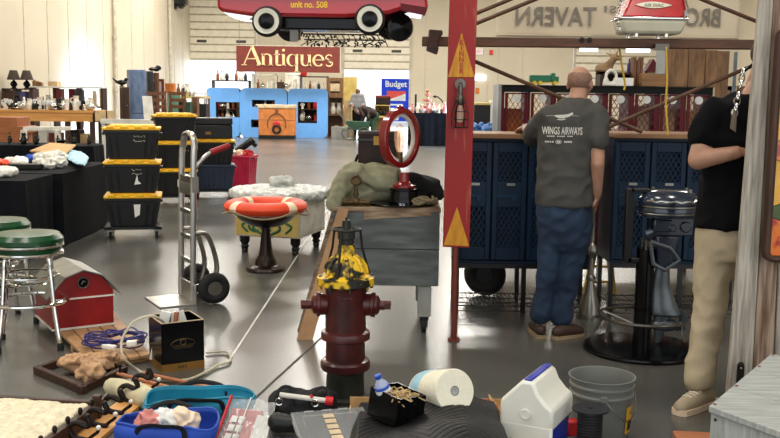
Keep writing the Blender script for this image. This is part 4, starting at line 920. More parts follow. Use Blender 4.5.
MB().bx(-.2, .2, -.27, .0, .0, .012).bx(-.2, .2, -.006, .01, .0, .16).build('toe_plate', M.alu, t, bevel=.003)
for sx in (-1, 1):
    MB().tube(spline([(sx*g, .02, .56), (sx*g, .12, .53), (sx*g, .19, .3), (sx*g, .16, .13)], 6), .03, 8, flat=.6).build('stair_climber', M.steel, t)
    wl = MB().torus((sx*(g+.075), .14, .125), .085, .04, (1, 0, 0), n=36, m=12).build('wheel', M.rubber, t)
    MB().cyl((sx*(g+.05), .14, .125), (sx*(g+.1), .14, .125), .06, n=24).cyl((sx*(g+.04), .14, .125), (sx*(g+.115), .14, .125), .022, n=16).build('hub', M.steel, wl)
MB().cyl((-g-.1, .14, .125), (g+.1, .14, .125), .012).bx(-g-.02, -g+.02, .0, .16, .1, .15).bx(g-.02, g+.02, .0, .16, .1, .15).build('axle', M.dark_steel, t)
# ================================================================ bar stools
def stool(label, loc, rz):
    t = thing('bar_stool', label, 'bar stool', loc, rz, 'green-topped chrome bar stools')
    MB().lathe([(0, .62), (.195, .62), (.2, .63), (.2, .655), (.2, .66)], n=40).build('seat_band', M.green_vinyl, t)
    MB().lathe([(.0, .69), (.203, .675), (.215, .69), (.214, .715), (.19, .745), (.1, .757), (0, .758)], n=40).build('seat', M.green_vinyl, t)
    MB().torus((0, 0, .622), .205, .012, n=44, m=8).torus((0, 0, .672), .207, .011, n=44, m=8).build('chrome_trim', M.chrome, t)
    for k in range(4):
        a = PI/4+k*PI/2; c, s = math.cos(a), math.sin(a)
        lg = MB().tube(spline([(.1*c, .1*s, .63), (.17*c, .17*s, .6), (.185*c, .185*s, .5), (.212*c, .212*s, .25), (.25*c, .25*s, .03)], 6), .0145, 10).build('leg', M.chrome, t)
        MB().lathe([(.02, 0), (.021, .03), (.017, .05), (0, .05)], (.252*c, .252*s, 0), n=12).build('rubber_foot', M.rubber, lg)
    t.scale = (1, 1, .95)
    MB().torus((0, 0, .3), .226, .013, n=44, m=8).build('foot_ring', M.chrome, t); MB().torus((0, 0, .47), .178, .009, n=40, m=8).torus((0, 0, .425), .12, .008, n=32, m=8).build('upper_ring', M.chrome, t)
    return t
q = fl(31, 345); q.z = 0; stool('nearer green vinyl bar stool with chrome rings at the left edge', q, R(18))
q = fl(1, 322); q.z = 0; stool('further green vinyl bar stool cut by the left picture edge', q, R(40))
# ================================================================ barn on slatted board
A_, B_, C_, D_ = (fl(*p) for p in ((54, 334), (112, 316), (152, 362), (92, 372)))
t = thing('slatted_board', 'slatted wooden board on the floor in front of the red toy barn', 'board', ((A_+C_)/2))
for i in range(5):
    f0, f1 = i/5+.008, (i+1)/5-.008; P = [A_.lerp(B_, f0), A_.lerp(B_, f1), D_.lerp(C_, f1), D_.lerp(C_, f0)]
    MB().hexa([p+V((0, 0, .03)) for p in P], [p+V((0, 0, .05)) for p in P]).build('slat', M.slat_wood, t, w=True, bevel=.003)
for f in (.06, .5, .94):
    a = A_.lerp(D_, f); b = B_.lerp(C_, f); d = (D_-A_).normalized()*.03
    MB().hexa([a-d, a+d, b+d, b-d], [p+V((0, 0, .03)) for p in (a-d, a+d, b+d, b-d)]).build('batten', M.slat_wood, t, w=True)
zb = .0
rz = R(32); w, dp = .195, .24; q = fl(84, 328, .05) + Matrix.Rotation(rz, 3, 'Z') @ V((0, dp, 0))
t = thing('toy_barn', 'red barn-shaped box with a grey metal roof at the end of the slatted board', 'barn', (q.x, q.y, .052), rz)
gam = [(-w, 0), (w, 0), (w, .235), (.115, .335), (0, .375), (-.115, .335), (-w, .235)]
MB().prism([(x, -dp, z) for x, z in gam], (0, 2*dp, 0)).build('walls', M.barn_red, t, sharp=20)
roof = [(-w-.04, .21), (-.12, .338), (0, .381), (.12, .338), (w+.045, .205)]
mb = MB(); lo_ = [V((x, 0, z)) for x, z in roof]
for i in range(4):
    a, b = lo_[i], lo_[i+1]; u = V((0, 0, .008))
    mb.hexa([V((a.x, -dp-.03, a.z)), V((b.x, -dp-.03, b.z)), V((b.x, dp+.03, b.z)), V((a.x, dp+.03, a.z))], [V((a.x, -dp-.03, a.z))+u, V((b.x, -dp-.03, b.z))+u, V((b.x, dp+.03, b.z))+u, V((a.x, dp+.03, a.z))+u])
mb.build('roof', M.zinc, t, sharp=10)
MB().bx(-w-.006, w+.006, -dp-.008, -dp, .195, .205).build('trim_strip', M.white_paint, t); MB().bx(-w-.006, w+.006, -dp-.008, -dp, 0, .012).bx(-w-.008, -w, -dp, dp, 0, .012).build('trim_strip', M.white_paint, t)
e = MB().cyl((0, -dp-.012, .3), (0, -dp, .3), .036, n=24).build('medallion', M.black_gloss, t); MB().torus((0, -dp-.012, .3), .034, .004, (0, 1, 0), n=24, m=6).rib([(-.012, -dp-.014, .29), (.0, -dp-.014, .312), (.012, -dp-.014, .306)], .008, off=(0, -.002, 0), nrm=(0, -1, 0)).build('medallion_ring', M.steel, e)
# ================================================================ cord, black box, tray, sticks
mb = MB(); c = fl(114, 346, .06); pts = []; q = random.Random(5)
for i in range(86):
    a = i*.62+q.uniform(-.1, .1); r_ = q.uniform(.09, .17); pts.append(c+V((math.cos(a)*r_*1.15, math.sin(a)*r_*.95, .012+.05*q.random()+.03*(i/86))))
mb.tube(spline(pts, 4), .005, 6)
t = thing('extension_cord', 'coiled blue-purple extension cord lying on the slatted board', 'cord', (c.x, c.y, .05)); mb.build('cord', M.purple_cord, t, w=True)
MB().box((.02, -.17, .05), (.09, .03, .028), R(-24)).build('plug', M.white_paper, t, bevel=.006); MB().box((.14, -.12, .06), (.06, .035, .035), R(12)).build('socket', M.white_paper, t, bevel=.008)
q = fl(162, 373); rz = R(30); w = .125; h = .285
ctr = V((q.x, q.y, 0)) + Matrix.Rotation(rz, 3, 'Z') @ V((w, w, 0))
t = thing('carton', 'open black carton with a gold base band holding papers', 'carton', ctr, rz)
k = .006
MB().bx(-w, w, -w, -w+k, .045, h).bx(-w, w, w-k, w, .045, h).bx(-w, -w+k, -w, w, .045, h).bx(w-k, w, -w, w, .045, h).bx(-w, w, -w, w, .0, .012).build('body', M.black_gloss, t)
MB().bx(-w-.001, w+.001, -w-.001, -w+k, .0, .045).bx(-w-.001, w+.001, w-k, w+.001, 0, .045).bx(-w-.001, -w+k, -w, w, 0, .045).bx(w-k, w+.001, -w, w, 0, .045).build('base_band', M.gold, t)
MB().bx(-w, w, -w-.0005, -w+k, h-.002, h+.002).bx(-w, -w+k, -w, w, h-.002, h+.002).bx(w-k, w, -w, w, h-.002, h+.002).bx(-w, w, w-k, w, h-.002, h+.002).build('rim', M.fawn_light, t)
mb = MB(); mb.tube(arc((0, .155), .07, .03, 0, 180, 12, -w-.001), .002, 4); mb.torus((0, -w-.001, .165), .016, .003, (0, 1, 0), n=16, m=4).bx(-.07, .07, -w-.002, -w, .148, .151).bx(-.05, .05, -w-.002, -w, .13, .133).bx(-.06, .06, -w-.002, -w, .138, .143); mb.build('emblem', M.old_brass, t)
mb = MB(); mb.bx(-.03, -.015, -w-.0025, -w-.001, .015, .03).bx(-.01, .005, -w-.0025, -w-.001, .015, .03).bx(.01, .02, -w-.0025, -w-.001, .015, .03); mb.build('base_mark', M.old_brass, t)
for i, (x, y, a, hh) in enumerate(((-.08, .05, .25, .3), (.07, .04, -.3, .29), (.02, .09, .1, .27))):
    o = tag(MB().box((0, 0, hh/2), (.06, .012, hh), rot=Matrix.Rotation(a, 3, 'Y')).build('paper_roll', M.white_paper, loc=(0, 0, 0)), ('left', 'right', 'rear')[i]+' folded white paper standing in the black carton', 'paper', 'papers in the black carton'); o.location = ctr+Matrix.Rotation(rz, 3, 'Z') @ V((x, y, .02))
o = tag(MB().cyl((0, 0, 0), (.03, .02, .3), .014).build('wood_rod', M.stick_wood, loc=(0, 0, 0)), 'short brown wooden rod standing in the black carton', 'rod'); o.location = ctr+Matrix.Rotation(rz, 3, 'Z') @ V((-.03, .0, .015))
# beige cable arching out of the carton
mb = MB(); pts = [at(164, 322, ctr.y-.05), at(152, 316, ctr.y-.15), at(134, 322, ctr.y-.22), at(122, 340, ctr.y-.25), at(124, 358, ctr.y-.28), fl(138, 370, .02), fl(155, 379, .012), fl(185, 380, .012), fl(206, 372, .012), fl(216, 366, .012), fl(230, 361, .012), fl(226, 352, .012), fl(206, 353, .012)]
mb.tube(spline(pts, 8), .0075, 8)
tag(mb.build('beige_cable', M.beige_cable), 'beige cable arching out of the black carton and looping over the floor', 'cable')
# dark wooden tray frame
P = [fl(*p) for p in ((33, 374), (86, 356), (128, 374), (82, 395))]
t = thing('wooden_tray', 'dark wooden tray frame on the floor holding crumpled tan paper', 'tray', (P[0]+P[2])/2)
for i in range(4):
    a, b = P[i], P[(i+1) % 4]; d = (b-a).normalized(); nrm = V((-d.y, d.x, 0))*-.035
    MB().hexa([a, b, b+nrm, a+nrm], [p+V((0, 0, .045)) for p in (a, b, b+nrm, a+nrm)]).build('rail', M.dark_wood, t, w=True, bevel=.004)
mb = MB(); q = random.Random(9)
for i in range(12): c = fl(q.uniform(68, 112), q.uniform(370, 386), .0); mb.ell(c+V((0, 0, .05+q.random()*.03)), (q.uniform(.04, .075), q.uniform(.04, .07), q.uniform(.03, .05)))
tag(meshed(mb, 'tan_paper_wad', M.tan_paper, vox=.007, sm=1, amp=.02, sc=24, ridge=True, amp2=.008, sc2=60), 'crumpled tan packing paper heaped in the dark tray', 'packing paper')
def stick(label, a, b, r_, pegs=()):
    t = thing('wooden_pole', label, 'pole', (a+b)/2, 0, 'brown wooden poles'); MB().tube([a, b], r_, 8, flat=.7).build('shaft', M.stick_wood, t, w=True)
    for f in pegs: c = a.lerp(b, f); MB().cyl(c, c+V((0, 0, .05)), .007).ell(c+V((0, 0, .05)), .011).build('peg', M.iron, t, w=True)
stick('brown wooden pole nearest the black carton', fl(143, 373, .03), fl(232, 392, .03), .014)
stick('brown wooden pole nearest the coat hooks', fl(112, 372, .03), fl(200, 396, .03), .015, (.1, .42))
# canvas roll
mb = MB(); a, b = fl(112, 386, .04), fl(146, 398, .05); mb.limb([a, a.lerp(b, .5), b], [.045, .062, .06]); mb.limb([fl(109, 388, .03), fl(128, 396, .03)], [.03, .035])
tag(meshed(mb, 'fleece_roll', M.canvas_roll, vox=.01, sm=3, amp=.008, sc=14), 'rolled cream fleece lying behind the iron coat hooks', 'roll')
# ================================================================ white crate table, life ring
q = fl(262, 256); cw = 1.0
z0, z1 = .17, .52
a = fl(241, 249, 0); FX0, FX1 = at(240, 250, 9.399).x, at(290, 250, 9.399).x; RZ = R(-14)
t = thing('painted_chest', 'painted wooden chest on dark turned legs under a bubble-wrapped top', 'chest', ((FX0+FX1)/2+.12, 9.75, 0), R(-16)); w = .34; dp = .36
MB().bx(-w, w, -dp, dp, z0, z1).build('body', M.crate_white, t, bevel=.008)
MB().bx(-w+.01, w-.01, -dp-.008, -dp, z0+.015, z1-.01).build('painted_panel', M.crate_yellow, t)
mb = MB(); y = -dp-.009
for c, r1, r2 in (((0, .33), .09, .09), ((.12, .36), .07, .05), ((-.12, .28), .07, .05)): mb.tube([V((p.x, y, p.z)) for p in arc(c, r1, r2, 0, 300, 20)], .014, 6)
for s_ in (-1, 1):
    mb.tube(spline([(s_*.04, y, .2), (s_*.14, y, .26), (s_*.1, y, .36), (s_*.2, y, .43), (s_*.27, y, .4)], 6), .014, 6); mb.tube(spline([(s_*.2, y, .22), (s_*.26, y, .28), (s_*.2, y, .32)], 6), .012, 6)
mb.build('painted_scrollwork', M.paint_green, t)
MB().bx(w, w+.008, -dp+.04, dp-.04, z0+.04, z1-.05).build('side_panel', M.white_paint, t)
for sx in (-1, 1):
    for sy in (-1, 1): MB().lathe([(.025, 0), (.035, .015), (.03, .04), (.045, .06), (.03, .08), (.05, .11), (.05, .17)], (sx*(w-.07), sy*(dp-.07), 0), n=16).build('leg', M.lamp_black, t)
zt = z1+.003
mb = MB(); c = V((t.location.x-.03, t.location.y+.15, zt))
mb.lathe([(0, 0), (.5, 0), (.51, .03), (.5, .075), (.3, .085), (0, .085)], c, n=40)
tag(meshed(mb, 'wrapped_tabletop', M.bubble, vox=.016, sm=2, amp=.016, sc=16, amp2=.008, sc2=40, ridge=True), 'round tabletop in white bubble wrap lying on the painted chest', 'tabletop')
mb = MB()
for i in range(6): mb.ell(c+V((-.05+.05*(i % 3), .12+.04*(i//3), .12)), (.07, .06, .06))
tag(meshed(mb, 'bubble_wrap', M.bubble, vox=.014, sm=2, amp=.03, sc=12, ridge=True, seed=4), 'loose heap of bubble wrap on top of the round wrapped tabletop', 'bubble wrap')
q = fl(266, 270); q.z = 0
t = thing('cast_pedestal', 'dark cast-iron pedestal carrying the orange life ring', 'pedestal', q)
MB().lathe([(.175, 0), (.18, .012), (.17, .03), (.12, .036), (.1, .05), (.095, .09), (.075, .12), (.06, .16), (.035, .38), (.035, .39)], n=32).build('column', M.cast_brown, t)
MB().lathe([(.034, .385), (.08, .392), (.17, .42), (.235, .46), (.27, .505), (.275, .512), (.0, .5)], n=36).build('dish', M.cast_brown, t)
for k in range(6): a = k*PI/3; MB().cyl((.145*math.cos(a), .145*math.sin(a), .03), (.145*math.cos(a), .145*math.sin(a), .045), .012, n=6).build('bolt', M.steel, t)
t2 = thing('life_ring', 'orange life ring with pale bands lying on the cast-iron pedestal', 'life ring', (q.x, q.y, .516))
MB().torus((0, 0, .06), .285, .085, n=56, m=14, flat=.7).build('ring', M.ring_orange, t2)
for k in range(4):
    a0 = 40+k*90; mb = MB(); P_ = []
    n_ = 4; m_ = 14
    vs = []
    for i in range(n_+1):
        a = R(a0+14*i/n_); e = V((math.cos(a), math.sin(a), 0))
        for j in range(m_): b = 2*PI*j/m_; vs.append(V((0, 0, .06))+e*(.285+.089*math.cos(b))+V((0, 0, .089*.7*math.sin(b))))
    mb.add(vs, [(i*m_+j, (i+1)*m_+j, (i+1)*m_+(j+1) % m_, i*m_+(j+1) % m_) for i in range(n_) for j in range(m_)]).build('band', M.ring_band, t2)
pts = [V(((.375+.012*math.sin(4*R(a)))*math.cos(R(a)), (.375+.012*math.sin(4*R(a)))*math.sin(R(a)), .045-.055*abs(math.sin(2*R(a-47))))) for a in range(0, 360, 8)]
MB().tube(pts, .008, 6, closed=True).build('grab_rope', M.rope, t2)
# ================================================================ grey cart and what stands on it
CYF = 6.32
a, b = at(333, 212, CYF), at(440, 212, CYF); zt = vz(212, CYF, 385); zlo = vz(286, CYF, 385); dpt = .62
t = thing('grey_cart', 'worn grey wooden cart on casters with a plank top behind the hydrant', 'cart', ((a.x+b.x)/2, CYF+dpt/2, 0)); w = (b.x-a.x)/2
for i in range(2): h0 = zlo+(zt-zlo)*i/2; MB().bx(-w, w, -dpt/2, -dpt/2+.025, h0+.002, h0+(zt-zlo)/2-.002).build('front_board', M.cabinet_grey, t, bevel=.003)
MB().bx(-w, -w+.025, -dpt/2+.026, dpt/2, zlo, zt).bx(w-.025, w, -dpt/2+.026, dpt/2, zlo, zt).bx(-w+.026, w-.026, dpt/2-.025, dpt/2, zlo, zt).build('side_board', M.cabinet_grey, t)
MB().bx(-w+.03, w-.03, -dpt/2+.03, dpt/2-.03, zlo+.01, zlo+.03).build('bottom_board', M.cabinet_grey, t)
MB().bx(-w-.006, w+.006, -dpt/2-.006, -dpt/2+.11, zt, zt+.03).build('top_plank', M.worn_plank, t, bevel=.004); MB().bx(-w-.006, w+.006, -dpt/2+.114, dpt/2, zt, zt+.028).build('top_plank', M.worn_plank, t, bevel=.004)
for sx, sy in ((1, -1), (-1, -1), (1, 1), (-1, 1)):
    lx = sx*(w-.09); ly = sy*(dpt/2-.06)
    MB().bx(lx-.045, lx+.045, ly-.03, ly+.03, .11, zlo+.01).build('leg', M.cabinet_leg, t, bevel=.003)
    c = MB().bx(lx-.03, lx+.03, ly-.025, ly+.025, .085, .11).bx(lx-.026, lx-.018, ly-.02, ly+.02, .035, .09).bx(lx+.018, lx+.026, ly-.02, ly+.02, .035, .09).build('caster', M.black_metal, t); MB().cyl((lx-.016, ly, .045), (lx+.016, ly, .045), .045, n=20).build('wheel', M.rubber, c)
MB().hexa([V((w-.06, -dpt/2-.008, zt-.02)), V((-w+.2, -dpt/2-.008, zt-.05)), V((-w+.2, -dpt/2, zt-.05)), V((w-.06, -dpt/2, zt-.02))], [V((w-.06, -dpt/2-.008, zt)), V((-w+.2, -dpt/2-.008, zt)), V((-w+.2, -dpt/2, zt)), V((w-.06, -dpt/2, zt))]).build('worn_strip', M.worn_plank, t)
TOP = zt+.031
mb = MB(); A_ = at(344, 210, 6.221); B_ = fl(304, 337, 0); d = V((.0, .0, 0)); u = V((.07, 0, 0)); th = V((0, .02, 0)); A_.y = 6.28; B_.y = 6.13
mb.hexa([B_-u*.6, B_+u*.9, B_+u*.9+th, B_-u*.6+th], [A_-u*.6, A_+u*.4, A_+u*.4+th, A_-u*.6+th]); tag(mb.build('leaning_board', M.board_tan), 'brown board leaning against the left side of the grey cart', 'board')
mb = MB(); A2 = A_+V((-.07, .2, -.02)); B2 = B_+V((-.04, .24, 0)); mb.hexa([B2-u*.3, B2+u*.3, B2+u*.3+th, B2-u*.3+th], [A2-u*.3, A2+u*.3, A2+u*.3+th, A2-u*.3+th]); tag(mb.build('leaning_board', M.worn_plank), 'narrow plank leaning behind the brown board at the grey cart', 'board')
# round red lantern lamp
q = at(404, 203, 6.52); y0 = 6.52
t = thing('signal_lamp', 'red ring-shaped signal lamp with a lit bulb on the grey cart', 'lamp', (q.x, y0, TOP+.016)); s = y0/F
MB().lathe([(.105, 0), (.105, .012), (.095, .03), (.088, .075), (.1, .08), (.1, .092), (.075, .1), (.0, .1)], n=36).build('base', M.black_gloss, t)
MB().lathe([(.078, .099), (.078, .115), (.05, .125), (.036, .14), (.032, .2)], n=30).build('stem', M.lantern_red, t)
rc = V((-.035, 0, .43))
ax = V((.95, -1, 0)).normalized()
o = MB().lathe([(.158, -.034), (.167, -.028), (.167, .028), (.158, .034), (.138, .034), (.133, .02), (.133, -.02), (.138, -.034), (.158, -.034)], rc, n=44, d=ax, sy=1.22 if False else 1).build('hoop', M.lantern_red, t)
o.scale = (1, 1, 1.2); o.location = (0, 0, -.2*.43+.0)
MB().lathe([(.02, 0), (.025, .02), (0, .03)], (rc.x, 0, .59+.03), n=12).build('finial', M.lantern_red, t)
lz = MB().cyl((rc.x, 0, .25), (rc.x, 0, .335), .022, n=16).build('socket', M.old_brass, t)
MB().lathe([(.018, .33), (.03, .37), (.038, .42), (.038, .47), (.025, .51), (0, .525)], (rc.x, 0, 0), n=20).build('bulb', M.bulb_glass, t)
li = MB().lathe([(.118, -.012), (.134, -.012), (.134, .012), (.118, .012), (.118, -.012)], rc, n=44, d=ax).build('rim_reflection', M.white_paint, t); li.scale = o.scale; li.location = o.location  # white ring added as the doorway's bright reflection along the hoop's inner edge
mb = MB()
for k in range(5): a = k*2*PI/5; mb.tube([(rc.x+.008*math.cos(a), .008*math.sin(a), .34), (rc.x+.018*math.cos(a), .018*math.sin(a), .42), (rc.x+.012*math.cos(a+.6), .012*math.sin(a+.6), .49)], .002, 5)
mb.build('filament', M.filament, t)
o = tag(MB().lathe([(.0, 0), (.22, 0), (.235, .008), (.232, .014), (.2, .01), (0, .01)], n=40).build('black_tray', M.black_gloss, loc=(q.x-.02, y0, TOP+.001)), 'round black tray under the red signal lamp', 'tray')
# leather case, jacket, black felt, fittings, rope
c = at(372, 160, 7.108)
t = thing('leather_case', 'dark brown leather case standing upright at the back of the grey cart', 'case', (at(379, 160, 6.83).x, 6.83, TOP), R(-4)); hh = vz(131, 6.8, 372)-TOP
t.scale = (.85, 1, 1); MB().bx(-.17, .17, -.06, .06, 0, hh).build('body', M.leather_dark, t, bevel=.02); MB().bx(-.175, .175, -.065, .065, hh*.86, hh*.89).build('strap', M.lamp_black, t); MB().bx(-.175, .175, -.065, .065, hh*.45, hh*.48).build('strap', M.lamp_black, t); MB().tube(spline([(-.173, 0, hh*.35), (-.2, 0, hh*.5), (-.173, 0, hh*.65)], 5), .012).build('handle', M.lamp_black, t); MB().bx(-.04, .04, -.07, -.06, hh*.8, hh*.93).build('clasp', M.brass, t)
mb = MB(); Y = 6.68
for (u, v, r_) in ((388, 172, .08), (376, 170, .085), (362, 174, .1), (352, 184, .11), (366, 190, .11), (380, 188, .09), (344, 196, .1), (358, 198, .09), (374, 198, .08)): p = at(u, v, Y); mb.ell((p.x, p.y, max(p.z-.02, TOP+.04)), (r_*1.15, r_*1.1, r_*.8))
mb.limb([at(356, 172, 6.6), at(345, 180, 6.55), at(337, 194, 6.45), at(333, 204, 6.38)], [.075, .068, .058, .05])
mb.limb([at(362, 176, 6.6), at(378, 182, 6.58), at(392, 186, 6.6)], [.05, .055, .045])
tag(meshed(mb, 'sage_jacket', M.sage_cloth, vox=.01, sm=14, amp=.014, sc=(5, 11, 10), ridge=True, amp2=.003, sc2=16), 'sage green jacket heaped on the grey cart with a sleeve hanging left', 'jacket')
mb = MB()
for u, v, r_ in ((415, 180, .08), (424, 185, .09), (432, 190, .07), (421, 195, .07), (410, 190, .07), (434, 197, .05), (398, 188, .06)): p = at(u, v, 6.72); mb.ell((p.x, p.y, max(p.z, TOP+.045)), (r_*1.2, r_, r_*.7))
tag(meshed(mb, 'black_garment', M.black_felt, vox=.012, sm=3, amp=.02, sc=8, ridge=True, seed=3), 'black garment heaped on the grey cart behind the signal lamp', 'garment')
mb = MB()
q = at(356, 204, 6.38); q.z = TOP
t = thing('brass_valve', 'old brass pipe valve standing on the left of the grey cart', 'valve', q); t.scale = (.85,)*3
MB().cyl((-.1, 0, .03), (.1, 0, .03), .024, n=16).cyl((-.105, 0, .03), (-.075, 0, .03), .034, n=8).cyl((.075, 0, .03), (.105, 0, .03), .034, n=8).ell((0, 0, .034), .034).build('body', M.old_brass, t)
MB().cyl((0, 0, .05), (0, 0, .15), .014, n=12).cyl((0, 0, .08), (0, 0, .1), .022, n=8).build('stem', M.old_brass, t); MB().torus((0, 0, .2), .033, .012, (0, 1, 0), n=20, m=8).cyl((0, -.006, .2), (0, .006, .2), .03).build('handle', M.old_brass, t)
mb = MB(); c = at(425, 199, 6.45); c.z = TOP; pts = []
for i in range(40): a = i*.8; r_ = .05+.025*math.sin(i*1.7); pts.append(c+V((math.cos(a)*r_*1.2, math.sin(a)*r_, .012+.04*(i/40)+.012*math.sin(i*2.3))))
tag(MB().tube(spline(pts, 4), .008, 6).build('rope_coil', M.rope), 'small coil of hemp rope right of the signal lamp base', 'rope')
# ================================================================ hydrant
q = fl(345, 399); q.z = 0; K = q.y/F
t = thing('fire_hydrant', 'dark red fire hydrant with a chipped yellow bonnet in the foreground', 'fire hydrant', q)
def hz(v): return (403-v)*K*1.03
def hr(p): return p*K*.8
MB().lathe([(hr(31), 0), (hr(31), .02), (hr(25), .03), (hr(24), hz(375)), (hr(25), hz(372))], n=36).build('lower_barrel', M.hydrant_black, t)
MB().lathe([(hr(26), hz(373)), (hr(31), hz(371)), (hr(32), hz(369)), (hr(32), hz(364)), (hr(30), hz(362)), (hr(25.5), hz(361)), (hr(25), hz(342)), (hr(26), hz(341)), (hr(31.5), hz(340)), (hr(31.5), hz(335)), (hr(30.5), hz(333)), (hr(26), hz(332)), (hr(26), hz(320)), (hr(26), hz(292)), (hr(27.5), hz(287))], n=40).build('barrel', M.hydrant_red, t)
MB().lathe([(hr(28), hz(288)), (hr(36.5), hz(285)), (hr(36.5), hz(278)), (hr(30), hz(276)), (hr(26), hz(275)), (hr(25.5), hz(271)), (hr(23), hz(266)), (hr(17), hz(260.5)), (hr(12), hz(258)), (hr(10.5), hz(256)), (hr(10.5), hz(246)), (0, hz(246))], n=40).build('bonnet', M.hydrant_yellow, t)
mb = MB()
for k in range(10):
    a = k*PI/5; c, s_ = math.cos(a), math.sin(a); mb.tube([(hr(27)*c, hr(27)*s_, hz(274)), (hr(25)*c, hr(25)*s_, hz(267)), (hr(19)*c, hr(19)*s_, hz(260.5)), (hr(12)*c, hr(12)*s_, hz(257))], hr(2.2), 6)
mb.build('bonnet_rib', M.hydrant_yellow, t)
for k in range(8): a = k*PI/4+.2; MB().cyl((hr(33)*math.cos(a), hr(33)*math.sin(a), hz(290)), (hr(33)*math.cos(a), hr(33)*math.sin(a), hz(276)), hr(2.4), n=6).build('flange_bolt', M.hydrant_yellow, t)
MB().lathe([(hr(9.5), hz(247)), (hr(9.5), hz(241)), (hr(11), hz(240)), (hr(11), hz(232)), (hr(6), hz(230)), (hr(5), hz(222)), (0, hz(222))], n=10).build('operating_nut', M.hydrant_black, t)
MB().torus((0, 0, hz(231)), hr(18), hr(1.4), n=32, m=8).cyl((-hr(18), 0, hz(231)), (hr(18), 0, hz(231)), hr(1.2)).cyl((0, 0, hz(234)), (0, 0, hz(219)), hr(1.6)).build('wire_ring', M.hydrant_black, t)
for a in (0.3, 2.6, 4.4): MB().tube([(hr(18)*math.cos(a), hr(18)*math.sin(a), hz(231)), (hr(21)*math.cos(a), hr(21)*math.sin(a), hz(250)), (hr(32)*math.cos(a), hr(32)*math.sin(a), hz(279))], hr(1.5), 6).build('chain', M.iron, t)
for sx in (-1, 1):
    n_ = MB().lathe([(hr(14), 0), (hr(14), hr(8)), (hr(16), hr(9)), (hr(16), hr(13)), (hr(12.5), hr(14)), (hr(12.5), hr(17)), (hr(9), hr(19)), (hr(6), hr(20)), (hr(6), hr(26)), (0, hr(26))], (sx*hr(24), 0, hz(306)), n=24, d=(sx, -.12, 0)).build('side_nozzle', M.hydrant_red, t)
    MB().cyl((sx*hr(49), -hr(3), hz(306)), (sx*hr(57), -hr(4), hz(306)), hr(6), n=5).build('cap_nut', M.hydrant_red, n_)
n_ = MB().lathe([(hr(17), 0), (hr(17), hr(10)), (hr(19), hr(11)), (hr(19), hr(14)), (0, hr(16))], (0, hr(18), hz(306)), n=24, d=(0, 1, 0)).build('rear_nozzle', M.hydrant_red, t)
mb = MB()
for r_ in range(3):
    for i in range(5-r_): a = -PI/2+(i-2+r_/2)*.13; rr = hr(26.3); mb.box((rr*math.cos(a), rr*math.sin(a), hz(296+4.5*r_)), (.012, .006, .014), a+PI/2)
mb.build('cast_lettering', M.hydrant_red, t)
# ================================================================ red skinner post with beam frame
PY = 6.15
t = thing('painted_post', 'red painted plank sign with yellow triangles reading SKINNER', 'sign post', (at(460, 345, PY).x, PY, 0))
TL, TR = at(450.5, -30, PY), at(478.5, -30, PY); BL, BR = at(443, 247, PY), at(469.5, 248, PY); th = V((0, .045, 0)); o3 = [BL, BR, BR+th, BL+th]
MB().hexa(o3, [TL, TR, TR+th, TL+th]).build('plank', M.post_red, t, w=True, bevel=.004)
fy = V((0, -.004, 0))
def onpost(pts): return [at(u, v, PY-.001) for u, v in pts]
P = onpost(((461.5, 33), (448, 77), (474.5, 77))); MB().prism(P, (0, -.003, 0)).build('upper_triangle', M.post_yellow, t, w=True)
P = onpost(((457, 207), (443.5, 245), (469, 246))); MB().prism(P, (0, -.003, 0)).build('lower_triangle', M.post_yellow, t, w=True)
for i, c in enumerate('SKINNER'):
    p = at(461.6-.05*i, 37+i*5.7, PY-.006); text('letter', c, .042 if i else .04, M.post_text if i else M.post_yellow, t, p, w=True, extrude=.001, bold=.001)
p0, p1 = at(455.5, 247, PY+.02), fl(455, 345); MB().cyl((p1.x, PY+.02, 0), p0, .019, n=14).build('pipe_leg', M.pipe_rust, t, w=True); MB().cyl((p1.x, PY+.02, 0), (p1.x, PY+.02, .012), .04, n=16).build('floor_flange', M.pipe_rust, t, w=True)
# caged bulb fixture on the post
q = at(460, 84, PY-.001)
t = thing('caged_lamp', 'old metal bulb fixture in a wire cage hanging on the red post', 'lamp', (q.x, PY-.002, q.z))
MB().cyl((0, 0, 0), (0, -.025, 0), .034, n=20).cyl((0, -.025, 0), (0, -.04, 0), .022, n=16).build('mount', M.dark_steel, t)
MB().tube(spline([(0, -.035, 0), (0, -.06, -.02), (0, -.06, -.08)], 5), .014, 10).lathe([(.02, -.13), (.026, -.12), (.024, -.08), (.016, -.07)], (0, -.06, 0), n=16).build('socket', M.dark_steel, t)
MB().lathe([(.014, -.13), (.022, -.16), (.026, -.2), (.02, -.235), (0, -.245)], (0, -.06, 0), n=16).build('bulb', M.bulb_glass, t)
mb = MB()
for k in range(6): a = k*PI/3; c, s_ = math.cos(a), math.sin(a); mb.tube([(.024*c, -.06+.024*s_, -.1), (.05*c, -.06+.05*s_, -.17), (.052*c, -.06+.052*s_, -.27)], .0028, 5)
for z, r_ in ((-.17, .05), (-.22, .052), (-.27, .052)): mb.torus((0, -.06, z), r_, .0028, n=24, m=5)
mb.build('wire_cage', M.iron, t)
